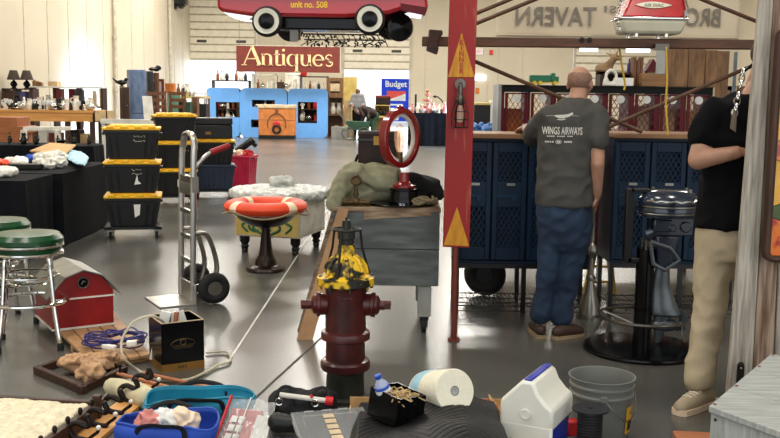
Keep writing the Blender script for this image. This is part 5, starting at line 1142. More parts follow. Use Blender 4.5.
# beam with bow-tie end and brace rods
BYY = 6.55
a, b = at(422, 41.5, BYY), at(772, 45, BYY)
t = thing('beam_frame', 'dark wooden beam with a bow-tie end and crossed metal brace rods', 'beam', ((a.x+b.x)/2, BYY, 0))
h = V((0, 0, .031)); d = V((0, .05, 0))
MB().hexa([a-h-d, b-h-d, b-h+d, a-h+d], [a+h-d, b+h-d, b+h+d, a+h+d]).build('beam', M.beam_wood, t, w=True, bevel=.006)
c = at(434, 41.5, BYY); MB().prism([(c.x-.035, BYY-.07, c.z+.075), (c.x+.05, BYY-.07, c.z+.07), (c.x+.055, BYY-.07, c.z+.045), (c.x+.02, BYY-.07, c.z), (c.x+.03, BYY-.07, c.z-.05), (c.x+.02, BYY-.07, c.z-.085), (c.x-.05, BYY-.07, c.z-.06), (c.x-.04, BYY-.07, c.z)], (0, .14, 0)).build('wedge_block', M.dark_wood, t, w=True, bevel=.004)
for (u0, v0, u1, v1) in ((474, 61, 642, 132), (766, 60, 604, 129), (470, 26, 634, -41), (470, 16, 600, -38), (612, -37, 768, 26)):
    MB().tube([at(u0, v0, BYY+.08), at(u1, v1, BYY+.08)], .0135, 8).build('brace_rod', M.beam_wood, t, w=True)
MB().bx(b.x-.06, b.x+.02, BYY-.04, BYY+.06, 0, 3.2).build('upright', M.beam_wood, t, w=True)
MB().bx(a.x+.18, a.x+.24, BYY+.02, BYY+.08, 0, 3.2).build('upright', M.beam_wood, t, w=True) if False else None
c = at(582, 40, BYY-.055); MB().cyl(c, c+V((0, .02, 0)), .018).cyl(c+V((.05, 0, 0)), c+V((.05, .02, 0)), .018).build('bolt', M.iron, t, w=True)
# banner, mirrored lettering seen from behind
NY = 9.8
a, b = at(496, 37, NY), at(739, 40, NY); zt = vz(-25, NY, 620)
t = thing('canvas_banner', 'cream canvas banner with grey reversed letters ending in TAVERN hanging behind the beam', 'banner', ((a.x+b.x)/2, NY, b.z)); w = (b.x-a.x)/2; z0 = b.z; H_ = zt-z0
mb = MB(); mb.grid(lambda u, v: (-w+2*w*u, .03*math.sin(u*9)+.012*math.sin(v*5+u*20), H_*v+.02*(1-u)*0), 60, 12); o = mb.build('canvas', M.banner, t); m_ = o.modifiers.new('s', 'SOLIDIFY'); m_.thickness = .004
mb = MB(); mb.tube([(-w, 0, .02), (w, 0, .02)], .006, 6).tube([(-w, 0, H_), (w, 0, H_)], .02, 6); mb.build('hem', M.banner, t)
for x in (-w+.05, w-.05): MB().cyl((x, 0, H_), (x, 0, ZC-z0), .006, n=6).build('hanging_rope', M.rope, t)
def mirrored(s, u0, u1, v0, v1):
    me = textmesh(s, 1, extrude=.002, bold=.012); xs = [v.co.x for v in me.vertices]; ys = [v.co.y for v in me.vertices]
    A = at(u0, v1, NY-.05); B = at(u1, v0, NY-.05)
    for v in me.vertices:
        fx = (v.co.x-min(xs))/(max(xs)-min(xs)); fz = (v.co.y-min(ys))/(max(ys)-min(ys)); X = B.x+(A.x-B.x)*fx; Z = A.z+(B.z-A.z)*fz; uu = (X-t.location.x+w)/(2*w)
        v.co = V((X-t.location.x, .03*math.sin(uu*9)+.012*math.sin(uu*20+1)-.03-v.co.z, Z-t.location.z))
    me.materials.append(M.banner_text); o = bpy.data.objects.new('lettering', me); COL.objects.link(o); o.parent = t
mirrored('TAVERN', 516, 597, 7, 25); mirrored('BRO', 685, 723, 8, 26); mirrored("'", 604, 607, 6, 12); mirrored('S', 609, 616, 6, 13)
# red and cream case on the beam
q = at(649, 39.5, BYY); s_ = BYY/F
t = thing('metal_case', 'vintage red and cream metal case with a pointed oval badge on the beam', 'case', (q.x, BYY, at(649, 38.5, BYY).z+.004), R(2)); t.scale = (.86, .86, .9)
def rect(x0, x1, y0, y1, z): return [V((x0, y0, z)), V((x1, y0, z)), V((x1, y1, z)), V((x0, y1, z))]
MB().hexa(rect(-.23, .21, -.13, .13, .02), rect(-.26, .25, -.16, .16, .125)).build('lower_shell', M.case_cream, t, bevel=.025)
MB().hexa(rect(-.265, .255, -.165, .165, .125), rect(-.265, .255, -.165, .165, .14)).build('chrome_trim', M.chrome, t, bevel=.004)
MB().hexa(rect(-.255, .245, -.155, .155, .14), rect(-.17, .24, -.07, .09, .29)).build('upper_shell', M.case_red, t, bevel=.015)
mb = MB(); n_ = V((0, -.15, .085)).normalized(); vs = []
cx, hw = -.01, .14
for i in range(25): f = -1+2*i/24; vs.append((cx+hw*f, f))
def onface(x, z): k = (z-.14)/.15; return V((x, -.155+.085*k-.003, z))
up = [onface(x, .228+.024*(1-f*f)) for x, f in vs]; dn = [onface(x, .228-.024*(1-f*f)) for x, f in vs[::-1][1:-1]]
mb.prism(up+dn, n_*.003+V((0, -.002, 0))); bd = mb.build('badge', M.case_cream, t)
text('badge_lettering', 'AIR DIAC', .036, M.banner_text, t, onface(cx, .226)+V((0, -.007, 0)), rot=(R(61), 0, 0), extrude=.001, bold=.001, shear=.2)
MB().hexa(rect(-.18, .245, -.075, .095, .29), rect(-.17, .24, -.06, .08, .305)).build('top_plate', M.case_cream, t, bevel=.006); MB().tube(spline([(-.12, 0, .3), (-.1, 0, .35), (.15, 0, .35), (.17, 0, .3)], 6), .012).build('handle', M.case_cream, t)
for x in (-.13, .1): MB().cyl((x, -.1, 0), (x, -.1, .03), .02, n=12).build('foot', M.chrome, t); MB().cyl((x, .1, 0), (x, .1, .03), .02, n=12).build('foot', M.chrome, t)
mb = MB()
for i in range(7): mb.torus((-.27-.01*math.sin(i), -.1, .06+i*.045), .016, .005, (1, .3*(i % 2), 0) if i % 2 else (0, 1, 0), n=12, m=5)
mb.build('side_chain', M.chrome, t)
MB().tube([(.21, -.16, .13), (.235, -.17, .2), (.225, -.1, .3)], .008, 6).bx(.21, .235, -.172, -.16, .15, .19).build('latch', M.steel, t)
# rod clamp and yellow ropes
q = at(661, 44, BYY-.06); t = thing('metal_bracket', 'grey metal bracket and strut hanging under the beam below the red case', 'bracket', (q.x, BYY-.075, at(660, 74, BYY).z))
hz_ = q.z-t.location.z; MB().bx(-.028, .028, -.012, .012, .0, hz_*.8).build('strut', M.steel, t); MB().bx(-.045, .045, -.02, .02, hz_*.78, hz_).build('clamp', M.dark_steel, t)
pts = [at(666, 46, BYY-.09), at(667, 80, BYY-.09), at(666, 105, BYY-.09), at(668, 135, BYY-.09)]; tag(MB().tube(spline(pts, 5), .007, 6).build('yellow_rope', M.rope_yellow), 'long yellow rope hanging from the beam in front of the red lockers', 'rope')
pts = [at(619, 46, BYY+.06), at(622, 66, BYY+.06), at(625, 84, BYY+.06), at(624, 90, BYY+.06)]; tag(MB().tube(spline(pts, 5), .007, 6).build('yellow_rope', M.rope_yellow), 'short yellow rope hanging from the beam in front of the deer', 'rope')
# ================================================================ red lockers with mesh doors
def lattice(mb, x0, x1, z0, z1, dx, dz, w_, y, t_=.006):
    """expanded-metal diamonds clipped to a rectangle"""
    s_ = dz/dx
    for sg in (1, -1):
        n0 = int((x1-x0)/dx+(z1-z0)/dz)+2
        for i in range(-n0, n0):
            # line z = z0 + sg*s*(x-x0) + i*dz
            c = z0+i*dz-(s_*(x1-x0) if False else 0)
            pts = []
            xa, xb = x0, x1; za = c+sg*s_*(xa-x0); zb_ = c+sg*s_*(xb-x0)
            def clip(xa, za, xb, zb_):
                for lim, lo in ((z0, True), (z1, False)):
                    A = za < lim if lo else za > lim; B = zb_ < lim if lo else zb_ > lim
                    if A and B: return None
                    if A: f = (lim-za)/(zb_-za); xa, za = xa+(xb-xa)*f, lim
                    elif B: f = (lim-za)/(zb_-za); xb, zb_ = xa+(xb-xa)*f, lim
                return xa, za, xb, zb_
            r_ = clip(xa, za, xb, zb_)
            if r_ and abs(r_[2]-r_[0]) > .004: mb.rib([(r_[0], y, r_[1]), (r_[2], y, r_[3])], w_, off=(0, t_, 0), nrm=(0, -1, 0))
    return mb
LYR = 8.4; zt = vz(87.5, LYR, 610); xa, xb = at(503, 100, LYR).x, at(711, 100, LYR).x; N = 8; zb_ = .22; dp = .45
t = thing('red_locker_bank', 'bank of dark red mesh-door lockers behind the blue lockers', 'lockers', ((xa+xb)/2, LYR+dp/2, 0)); W2 = (xb-xa)/2; cw = 2*W2/N
mb = MB().bx(-W2, W2, -dp/2, dp/2, zt-.03, zt).bx(-W2, W2, -dp/2, dp/2, zb_, zb_+.03)
for i in range(N+1): q = -W2+cw*i; mb.bx(q-.012, q+.012, -dp/2, dp/2, zb_, zt-.03)
for x in (-W2+.03, 0, W2-.03):
    for y in (-dp/2+.03, dp/2-.03): mb.bx(x-.02, x+.02, y-.02, y+.02, 0, zb_)
mb.build('carcass', M.locker_red, t)
MB().bx(-W2-.005, W2+.005, -dp/2-.03, dp/2, zt, zt+.012).bx(-W2-.005, W2+.005, -dp/2-.025, -dp/2-.005, zt-.05, zt).build('top_panel', M.black_felt, t); MB().bx(-W2-.04, -W2-.014, -dp/2, dp/2, zb_, zt+.015).build('end_panel', M.zinc, t)
for i in range(N):
    x0, x1 = -W2+cw*i+.016, -W2+cw*(i+1)-.016; z0, z1 = zb_+.035, zt-.055
    dr = MB().bx(x0, x0+.025, -dp/2-.018, -dp/2-.002, z0, z1).bx(x1-.025, x1, -dp/2-.018, -dp/2-.002, z0, z1).bx(x0, x1, -dp/2-.018, -dp/2-.002, z0, z0+.04).bx(x0, x1, -dp/2-.018, -dp/2-.002, z1-.012, z1).bx(x0, x1, -dp/2-.018, -dp/2-.002, (z0+z1)/2-.03, (z0+z1)/2+.03).build('door', M.locker_red, t)
    lattice(MB(), x0+.024, x1-.024, z0+.03, z1-.01, .044, .072, .005, -dp/2-.012).build('mesh_panel', M.mesh_red, dr)
    MB().cyl(((x0+x1)/2, -dp/2-.03, z1-.045), ((x0+x1)/2, -dp/2-.018, z1-.045), .034, n=20).build('number_disc', M.disc, dr)
    MB().bx(x1-.05, x1-.02, -dp/2-.03, -dp/2-.018, (z0+z1)/2-.05, (z0+z1)/2+.05).build('latch', M.black_metal, dr)
q = random.Random(3)
for i in range(N):
    x = t.location.x-W2+cw*(i+.5); k = i % 4; z = zb_+.032
    if i in (0, 3, 5, 6, 7):
        hh = (1.22, 0, 0, 1.2, 0, 1.26, 1.24, 1.22)[i]; o = tag(MB().bx(-.075, .075, -.1, .1, 0, hh).bx(-.06, .06, -.11, -.1, hh*.3, hh*.9).build('carton', (M.orange_box, M.fawn_light, M.tan_box, M.crate_yellow)[k], loc=(x, LYR+dp/2+.02, z)), ('orange carton standing in the leftmost red locker', '', '', 'pale yellow carton standing in the fourth red locker from the left', '', 'cream carton standing in the red locker left of the yellow rope', 'tan carton standing in the second red locker from the right', 'yellow carton standing in the rightmost red locker')[i], 'carton', 'cartons inside the red lockers')
# ================================================================ things on top of the red lockers
TZ2 = zt+.014
def plank(label, u0, u1, v0, m, Y, d=.05, z0=TZ2, name='wooden_plank', cat='plank', group=None):
    a, b = at(u0, v0, Y), at(u1, v0, Y); return tag(MB().bx(a.x, b.x, Y, Y+d, z0, a.z).build(name, m, bevel=.004), label, cat, group)
plank('widest tall brown plank standing on the red lockers', 667, 689, 48, M.plank_brown, 8.5)
plank('tall brown plank standing second on the red lockers, with a dark knot', 689.5, 706, 49, M.plank_brown, 8.52)
plank('tall brown plank standing third on the red lockers', 706.5, 718, 50, M.plank_brown, 8.5)
plank('rightmost tall brown plank, standing behind the end of the red lockers', 718.5, 730, 51, M.plank_brown, 8.95, z0=0)
plank('squat brown wood block on the red lockers beside the tall planks', 642, 666, 73, M.block_wood, 8.38, .1, name='wood_block', cat='block')
for i, (u, v) in enumerate(((634, 57), (637.5, 60), (641, 57))): plank(('left', 'middle', 'right')[i]+' of three thin dark boards standing on the red lockers', u, u+3, v, M.brown_wood, 8.5, .12, group='thin dark boards on the red lockers')
a = at(651, 73, 8.6)
t = thing('birdhouse', 'small dark red and cream birdhouse behind the wood block', 'birdhouse', (a.x, 8.6, TZ2)); hh = a.z-TZ2
MB().bx(-.045, .045, -.05, .05, 0, hh+.02).build('body', M.fawn_light, t); MB().prism([(-.07, -.07, hh+.01), (.07, -.07, hh+.01), (0, -.07, hh+.12)], (0, .14, 0)).build('roof', M.locker_red, t); MB().bx(-.05, .05, -.06, .06, 0, .01).build('base', M.locker_red, t)
# dark low shelf, deer, white ring stand
a, b = at(600, 72, 8.6), at(640, 72, 8.6)
t = thing('dark_shelf_box', 'low dark shelf on the red lockers under the deer', 'shelf', ((a.x+b.x)/2, 8.68, TZ2)); w = (b.x-a.x)/2; hh = a.z-TZ2; MB().bx(-w, w, -.1, .1, hh-.02, hh).bx(-w, w, .08, .1, 0, hh).build('boards', M.dark_wood, t); MB().bx(-w, -w+.03, -.1, .1, 0, hh).build('upright', M.dark_wood, t); MB().bx(w-.03, w, -.1, .1, 0, hh).build('upright', M.dark_wood, t)
mb = MB(); c = V((0, 0, 0))
mb.limb([(-.08, .03, .03), (0, .02, .05), (.03, 0, .1), (.06, -.03, .15)], [.05, .055, .04, .035]); mb.limb([(.06, -.03, .155), (.1, -.06, .13)], [.034, .016]); mb.limb([(.04, -.01, .17), (-.02, .03, .2)], [.014, .006]); mb.limb([(.075, -.03, .18), (.1, .01, .23)], [.014, .006]); mb.ell((-.03, 0, .02), (.1, .05, .03))
q = at(608, 71, 8.65); dt = thing('deer_figure', 'brown young deer figure lying on the dark shelf above the red lockers', 'deer', (q.x, 8.66, TZ2+hh+.001)); dt.scale = (.85,)*3
meshed(mb, 'body', M.deer, dt, vox=.008, sm=2)
MB().ell((.075, -.062, .165), .007, n=8, m=6).ell((.1, -.04, .165), .007, n=8, m=6).build('eye', M.eye_dark, dt); MB().ell((.103, -.063, .128), .009, n=8, m=6).build('nose', M.eye_dark, dt)
for s0 in (-.012, .02): MB().tube([(.05+s0, -.01, .185), (.03+s0*2, .0, .23), (.05+s0*3, .0, .27)], [.006, .005, .002], 6).build('antler', M.fawn_light, dt)
q = at(611, 80, 8.42)
mb = MB(); mb.torus((0, 0, .09), .065, .02, (0, 1, 0), n=28, m=10, sx=.8); mb.ell((-.05, 0, .04), (.03, .04, .045)); mb.ell((.05, 0, .04), (.03, .04, .045)); mb.bx(-.08, .1, -.04, .04, 0, .03)
tag(meshed(mb, 'white_ring_stand', M.white_paint, vox=.007, sm=2, loc=V((0, 0, 0))), 'white ring-shaped stand on the red lockers beside the man', 'stand').location = (q.x, 8.42, TZ2); COL.objects['white_ring_stand'].scale = (.85,)*3
bxo('white_carton', 'small white carton on the red lockers right of the white ring', 'carton', M.white_paper, 620, 634, 78, 0, 8.38, .12, TZ2)
for i, (u, l) in enumerate(((629, 'purple'), (635, 'amber'))): place_orn('bottle', (at(u, 72, 8.68).x, 8.68, TZ2+hh+.001), 'on the dark shelf beside the deer', .5, m=(None, 'purple_box')[i == 0])
# toy truck on the lockers' left
q = at(543, 86.5, 8.55)
t = thing('toy_truck', 'green and yellow toy truck on the red lockers above the man', 'toy truck', (q.x, 8.55, TZ2))
MB().bx(-.12, .06, -.04, .04, .03, .085).build('cargo_bed', M.toy_green, t, bevel=.005); MB().bx(.065, .13, -.04, .04, .03, .075).bx(.065, .1, -.038, .038, .07, .105).build('cab', M.toy_green, t, bevel=.006); MB().bx(-.125, .135, -.03, .03, .018, .03).build('chassis', M.toy_yellow, t)
for x in (-.08, -.03, .1):
    for y in (-.038, .038): MB().cyl((x, y-.008, .018), (x, y+.008, .018), .018, n=14).build('wheel', M.toy_yellow, t)
# right end behind person: grey tools
plank('slim grey metal bar standing behind the rightmost planks', 735, 738, 52, M.motor_grey, 9.3, .03, z0=0, name='metal_bar', cat='bar')
t, zs, w = shelf_unit('storage_rack', 'brown rack seen between the planks and the weathered post', 729, 752, 86, 9.4, M.brown_wood, 3)
# ================================================================ blue lockers on stands with wooden counters
def blue_lockers(label, u0, u1, Y, n, clabel, slabel):
    xa, xb = at(u0, 200, Y).x, at(u1, 200, Y).x; zt = vz(139, Y, (u0+u1)/2); zb_ = vz(264, Y, (u0+u1)/2); dp = .42
    t = thing('blue_locker_bank', label, 'lockers', ((xa+xb)/2, Y+dp/2, zb_), 0, 'dark blue locker banks'); w = (xb-xa)/2; cw = 2*w/n; h = zt-zb_
    MB().bx(-w, w, -dp/2, dp/2, h-.02, h).bx(-w, w, -dp/2, dp/2, 0, .02).bx(-w, -w+.015, -dp/2, dp/2, .02, h-.02).bx(w-.015, w, -dp/2, dp/2, .02, h-.02).build('carcass', M.locker_blue, t)
    MB().bx(-w+.016, w-.016, -dp/2+.04, -dp/2+.05, .021, h-.021).build('inner_panel', M.locker_in, t)
    for i in range(n):
        x0, x1 = -w+cw*i+.006, -w+cw*(i+1)-.006; y0, y1 = -dp/2-.018, -dp/2-.001; z0, z1 = .03, h-.025; k = .035
        dr = MB().bx(x0, x0+k, y0, y1, z0, z1).bx(x1-k, x1, y0, y1, z0, z1).bx(x0+k, x1-k, y0, y1, z0, z0+.09).bx(x0+k, x1-k, y0, y1, z1-.07, z1).bx(x0+k, x1-k, y0, y1, h*.46, h*.66).build('door', M.locker_blue, t, bevel=.003)
        lattice(MB(), x0+k, x1-k, z0+.09, h*.46, .036, .062, .0055, y0+.006).build('mesh_panel', M.locker_blue_mesh, dr); lattice(MB(), x0+k, x1-k, h*.66, z1-.07, .036, .062, .0055, y0+.006).build('mesh_panel', M.locker_blue_mesh, dr)
        MB().bx((x0+x1)/2-.02, (x0+x1)/2+.04, y0-.004, y0, h*.63, h*.65).build('label_plate', M.steel, dr)
        MB().bx(x0+.03, x1-.06, y0-.012, y0, h*.54, h*.555).bx((x0+x1)/2+.02, (x0+x1)/2+.05, y0-.02, y0, h*.51, h*.56).build('latch', M.locker_blue_mesh, dr)
    c = tag(MB().bx(xa-.01, xb+.01, Y-.05, Y+dp+.02, zt+.001, zt+.036).build('wooden_counter', M.counter_wood, bevel=.006), clabel, 'counter', 'wooden counters on the blue lockers')
    s = thing('locker_stand', slabel, 'stand', ((xa+xb)/2, Y+dp/2, 0), 0, 'black stands under the blue lockers')
    for sx in (-1, 0, 1):
        for sy in (-1, 1): MB().bx(sx*(w-.02)-.016, sx*(w-.02)+.016, sy*(dp/2-.02)-.016, sy*(dp/2-.02)+.016, 0, zb_-.001).build('leg', M.black_metal, s)
    MB().bx(-w, w, -dp/2, -dp/2+.03, zb_-.035, zb_-.002).bx(-w, w, dp/2-.03, dp/2, zb_-.035, zb_-.002).build('rail', M.black_metal, s)
    mb = MB()
    for k_ in range(int(2*w/.03)): mb.bx(-w+.02+.03*k_, -w+.024+.03*k_, -dp/2-.05, dp/2, .075, .079)
    for y in (-dp/2-.05, -dp/2+.06, 0, dp/2-.03): mb.bx(-w, w, y-.004, y+.004, .068, .076)
    mb.bx(-w, w, -dp/2-.056, -dp/2-.048, .03, .036).bx(-w, w, -dp/2-.056, -dp/2-.048, .09, .096)
    for k_ in range(int(2*w/.12)): mb.bx(-w+.12*k_, -w+.12*k_+.006, -dp/2-.055, -dp/2-.049, .03, .096)
    mb.build('wire_shelf', M.black_metal, s)
    return zt+.036
CT = blue_lockers('dark blue mesh lockers left of the man in the grey shirt', 456, 597, 6.95, 4, 'wooden counter the man in the grey shirt leans on', 'black stand with wire shelf under the left blue lockers')
CT2 = blue_lockers('dark blue mesh lockers behind the outboard motor', 612, 757, 6.95, 4, 'wooden counter behind the outboard motor', 'black stand with wire shelf under the right blue lockers')
# rear wire racks seen under the lockers
for u0, u1, l in ((470, 560, 'low chrome wire rack far under the left blue lockers'), (566, 700, 'low chrome wire rack far under the right blue lockers')):
    a, b = at(u0, 240, 11.038).x, at(u1, 240, 11.038).x; t = thing('wire_rack', l, 'rack', ((a+b)/2, 11.0, 0), 0, 'low chrome wire racks'); w = (b-a)/2; mb = MB()
    for z in (.06, .2):
        for k_ in range(int(2*w/.05)): mb.bx(-w+.05*k_, -w+.05*k_+.005, -.2, .2, z, z+.005)
        for y in (-.2, .2): mb.bx(-w, w, y-.006, y+.006, z-.004, z+.008)
    mb.build('wire_shelf', M.steel, t)
    for sx in (-1, 1):
        for sy in (-1, 1): MB().cyl((sx*w, sy*.2, 0), (sx*w, sy*.2, .24), .012).build('post', M.steel, t)
q = at(481, 277, 7.6); t = thing('small_tire', 'black tire standing under the left blue lockers', 'tire', (q.x+.03, 7.6, 0)); MB().torus((0, 0, .17), .115, .055, (.3, 1, 0), n=32, m=12).build('tread', M.rubber, t); MB().cyl((-.01, -.03, .17), (.01, .03, .17), .07, n=20).build('hub', M.black_metal, t)
# yellow trestle behind
q = at(601, 260, 7.7); t = thing('step_ladder', 'short yellow step ladder in the gap between the blue lockers', 'ladder', (q.x, 7.7, 0)); t.scale = (.8, .8, .5)
for sx in (-1, 1): MB().hexa([V((sx*.14-.03, -.02, 0)), V((sx*.14+.03, -.02, 0)), V((sx*.14+.03, .02, 0)), V((sx*.14-.03, .02, 0))], [V((sx*.07-.03, -.02, .75)), V((sx*.07+.03, -.02, .75)), V((sx*.07+.03, .02, .75)), V((sx*.07-.03, .02, .75))]).build('leg', M.yellow_paint, t)
for z in (.2, .45, .7): MB().bx(-.12, .12, -.04, .04, z, z+.02).build('step', M.yellow_paint, t)
# turned iron stanchion
q = fl(589, 318); q.z = 0; t = thing('iron_stanchion', 'turned iron stanchion post beside the man in jeans', 'stanchion', q); k = q.y/F
MB().lathe([(14*k, 0), (14*k, 3*k), (11*k, 5*k), (10*k, 14*k), (7*k, 24*k), (4*k, 36*k), (3*k, 40*k)], n=28).build('base', M.steel, t)
MB().lathe([(3.2*k, 39*k), (5*k, 40*k), (5*k, 43*k), (3*k, 45*k), (2.8*k, 62*k), (5.2*k, 65*k), (6.6*k, 70*k), (5.2*k, 75*k), (2.8*k, 78*k), (2.6*k, 108*k), (3.6*k, 110*k), (3.6*k, 114*k), (2*k, 117*k), (0, 118*k)], n=24).build('shaft', M.steel, t)
# ================================================================ outboard motor on pedestal
q = fl(641, 350); q.z = 0; k = q.y/F
t = thing('motor_stand', 'round black pedestal stand with a foot ring carrying the outboard motor', 'stand', q)
MB().lathe([(0, 0), (57*k, 0), (58*k, .012), (57*k, .028), (50*k, .034), (12*k, .04), (0, .04)], n=48).torus((0, 0, .016), 57*k, .013, n=56, m=8).build('base', M.black_gloss, t)
zp = vz(248, q.y, 641)
MB().cyl((0, 0, .038), (0, 0, zp), 9.2*k, n=24).build('column', M.black_gloss, t)
zr = vz(316, q.y, 641); MB().torus((.01, 0, zr), 45*k, .0105, n=56, m=8).build('foot_ring', M.dark_steel, t)
mb = MB()
for a in (0.5, 2.6, 4.4): mb.tube([(.05*math.cos(a), .05*math.sin(a), zr-.06), (44*k*math.cos(a)+.01, 44*k*math.sin(a), zr)], .007, 6)
mb.build('ring_brace', M.steel, t)
bx0 = at(627, 255, q.y).x-q.x; zt0 = vz(190, q.y, 627); zt1 = vz(262, q.y, 627)
MB().bx(bx0-.025, bx0+.025, -.03, .03, zt1, zt0+.01).bx(bx0, .0, -.03, .03, zt1, zt1+.03).bx(bx0, at(650, 190, q.y).x-q.x, -.03, .03, zt0-.012, zt0+.01).build('bracket', M.black_metal, t, bevel=.004)
mx = at(668, 220, q.y).x; m0 = thing('outboard_motor', 'dark navy vintage outboard motor clamped on the black pedestal', 'outboard motor', (mx, q.y, 0))
def mz(v): return vz(v, q.y, 668)
def lx(u): return at(u, 220, q.y).x-mx
MB().lathe([(29*k, mz(216)), (30.5*k, mz(214)), (30.5*k, mz(208)), (29.5*k, mz(206)), (31*k, mz(203)), (30.5*k, mz(198)), (25*k, mz(192)), (16*k, mz(189.5)), (0, mz(189))], n=40, sy=.8).build('cowl', M.motor_navy, m0)
MB().lathe([(30.9*k, mz(206.4)), (31.2*k, mz(205.6)), (31*k, mz(204.8))], n=40, sy=.81).lathe([(31*k, mz(213)), (31.3*k, mz(212.4)), (31*k, mz(211.8))], n=40, sy=.81).build('cowl_trim', M.steel, m0)
mb = MB(); Y_ = -24.3*k
P_ = []
for i in range(13): a = -PI/2+(i-6)*.16; P_.append(V((30.9*k*math.cos(a), 25.2*k*math.sin(a)*1.0, mz(199.5)+.005*math.sin(i*2.4))))
mb.tube(P_, .006, 5); mb.build('script_marking', M.silver, m0)
for a in (-.6, .5, 2.2): MB().cyl((22*k*math.cos(a), 17*k*math.sin(a), mz(195)), (22*k*math.cos(a), 17*k*math.sin(a), mz(188.5)), .012, n=12).build('cap_screw', M.steel, m0)
MB().bx(lx(652), lx(690), -.08, .08, mz(234), mz(216)).bx(lx(650), lx(668), -.1, .06, mz(230), mz(218)).cyl((lx(682), -.1, mz(225)), (lx(682), .1, mz(225)), .035, n=16).cyl((lx(668), -.11, mz(226)), (lx(668), .05, mz(226)), .025, n=16).build('engine_block', M.motor_navy, m0, bevel=.008)
MB().cyl((lx(690), 0, mz(222)), (lx(703), -.02, mz(222)), .008).ell((lx(703), -.02, mz(222)), .016).build('choke_lever', M.steel, m0)
MB().tube(spline([(lx(646), -.02, mz(234)), (lx(655), -.03, mz(231)), (lx(668), -.03, mz(234)), (lx(676), -.02, mz(238))], 6), .022, 10).build('carrying_handle', M.motor_grey, m0)
mb = MB(); mb.hexa([V((lx(658), -.05, mz(268))), V((lx(672), -.05, mz(268))), V((lx(672), .05, mz(268))), V((lx(658), .05, mz(268)))], [V((lx(654), -.06, mz(234))), V((lx(678), -.06, mz(234))), V((lx(678), .06, mz(234))), V((lx(654), .06, mz(234)))]); mb.build('mid_housing', M.motor_navy, m0, bevel=.015)
for y in (-.075, .075): MB().tube([(lx(648), y, mz(240)), (lx(668), y, mz(246)), (lx(678), y, mz(258)), (lx(664), y, mz(268)), (lx(652), y, mz(262)), (lx(648), y, mz(240))], .013, 8).build('clamp_bracket', M.motor_grey, m0)
for y in (-.05, .05):
    c = MB().cyl((lx(646), y, mz(244)), (lx(660), y, mz(244)), .011).build('clamp_screw', M.steel, m0); MB().box((lx(645), y, mz(244)), (.012, .015, .06)).build('screw_handle', M.steel, c)
MB().loft([((lx(665), 0, mz(268)), .045, .028, 0), ((lx(664), 0, mz(285)), .058, .03, 0), ((lx(668), 0, mz(306)), .085, .03, 0), ((lx(670), 0, mz(312)), .1, .05, 0), ((lx(671), 0, mz(314)), .1, .05, 0), ((lx(668), 0, mz(316)), .06, .03, 0), ((lx(666), 0, mz(322)), .05, .032, 0), ((lx(664), 0, mz(340)), .022, .008, 0), ((lx(663), 0, mz(343)), .01, .005, 0)], 20).build('lower_leg', M.motor_grey, m0)
MB().ell((lx(670), 0, mz(325)), (.1, .042, .042)).build('gearcase', M.motor_grey, m0)
pr = MB().cyl((lx(684), 0, mz(325)), (lx(690), 0, mz(325)), .03, n=16).build('propeller', M.motor_grey, m0)
for kk in range(3): a = kk*2*PI/3+.4; MB().loft([((lx(687), 0, 0), .006, .03, 0), ((lx(687), 0, .05), .008, .05, .3), ((lx(687), 0, .1), .005, .035, .6), ((lx(687), 0, .115), .002, .01, .7)], 10).build('blade', M.motor_grey, pr).location = (0, 0, 0)
for i, b_ in enumerate([o for o in pr.children]):
    a = i*2*PI/3+.4; cz_ = mz(325)
    for v in b_.data.vertices: y, z = v.co.y, v.co.z; v.co.y = y*math.cos(a)-z*math.sin(a); v.co.z = y*math.sin(a)+z*math.cos(a)+cz_
# ================================================================ pedal car hanging overhead
CY0 = 5.6; k = CY0/F
xc = at(322, 10, CY0).x
def cx_(u): return at(u, 20, CY0).x-xc
z0 = vz(22, CY0, 267)
t = thing('pedal_car', 'red pedal car with whitewall wheels hanging overhead', 'pedal car', (xc, CY0+.2, z0), R(0))
def zc(v, u=322): return vz(v, CY0, u)-z0
yw = -.2
prof = [(217, 10), (222, 13), (252, 17), (298, 17), (345, 17), (388, 13), (400, 9), (426, 13), (428, 4), (424, -20), (395, -34), (360, -38), (352, -30), (300, -26), (290, -46), (280, -46), (255, -36), (222, -30), (216, -12)]
mb = MB(); mb.prism([(cx_(u), yw-.0, zc(v)) for u, v in prof], (0, .42, 0)); mb.build('body', M.car_red, t, bevel=.02)
MB().prism([(cx_(u), yw-.012, zc(v)) for u, v in ((216, 0), (428, -4), (428, -7), (216, -3))], (0, .015, 0)).build('body_moulding', M.chrome, t)
MB().prism([(cx_(u), yw+.03, zc(v)) for u, v in ((222, 13), (252, 17), (248, 20), (225, 15))], (0, .36, 0)).build('bumper', M.chrome, t)
MB().bx(cx_(275), cx_(370), yw+.08, yw+.34, zc(29), zc(16)).build('underbody', M.black_gloss, t, bevel=.01); MB().bx(cx_(288), cx_(296), yw+.1, yw+.14, zc(41), zc(29)).build('pedal', M.dark_steel, t); MB().bx(cx_(288), cx_(296), yw+.26, yw+.3, zc(38), zc(27)).build('pedal', M.dark_steel, t)
for u, nm in ((395, 'r'),): MB().prism([(cx_(a), yw+.02, zc(b)) for a, b in ((400, 2), (427, 6), (425, 14), (401, 9))], (0, -.022, 0)).build('tail_panel', M.locker_red, t)
text('unit_lettering', 'unit no. 508', .05, M.decal_yellow, t, (cx_(309), yw-.003, zc(5)), extrude=.001, bold=.0015, fit=36*k)
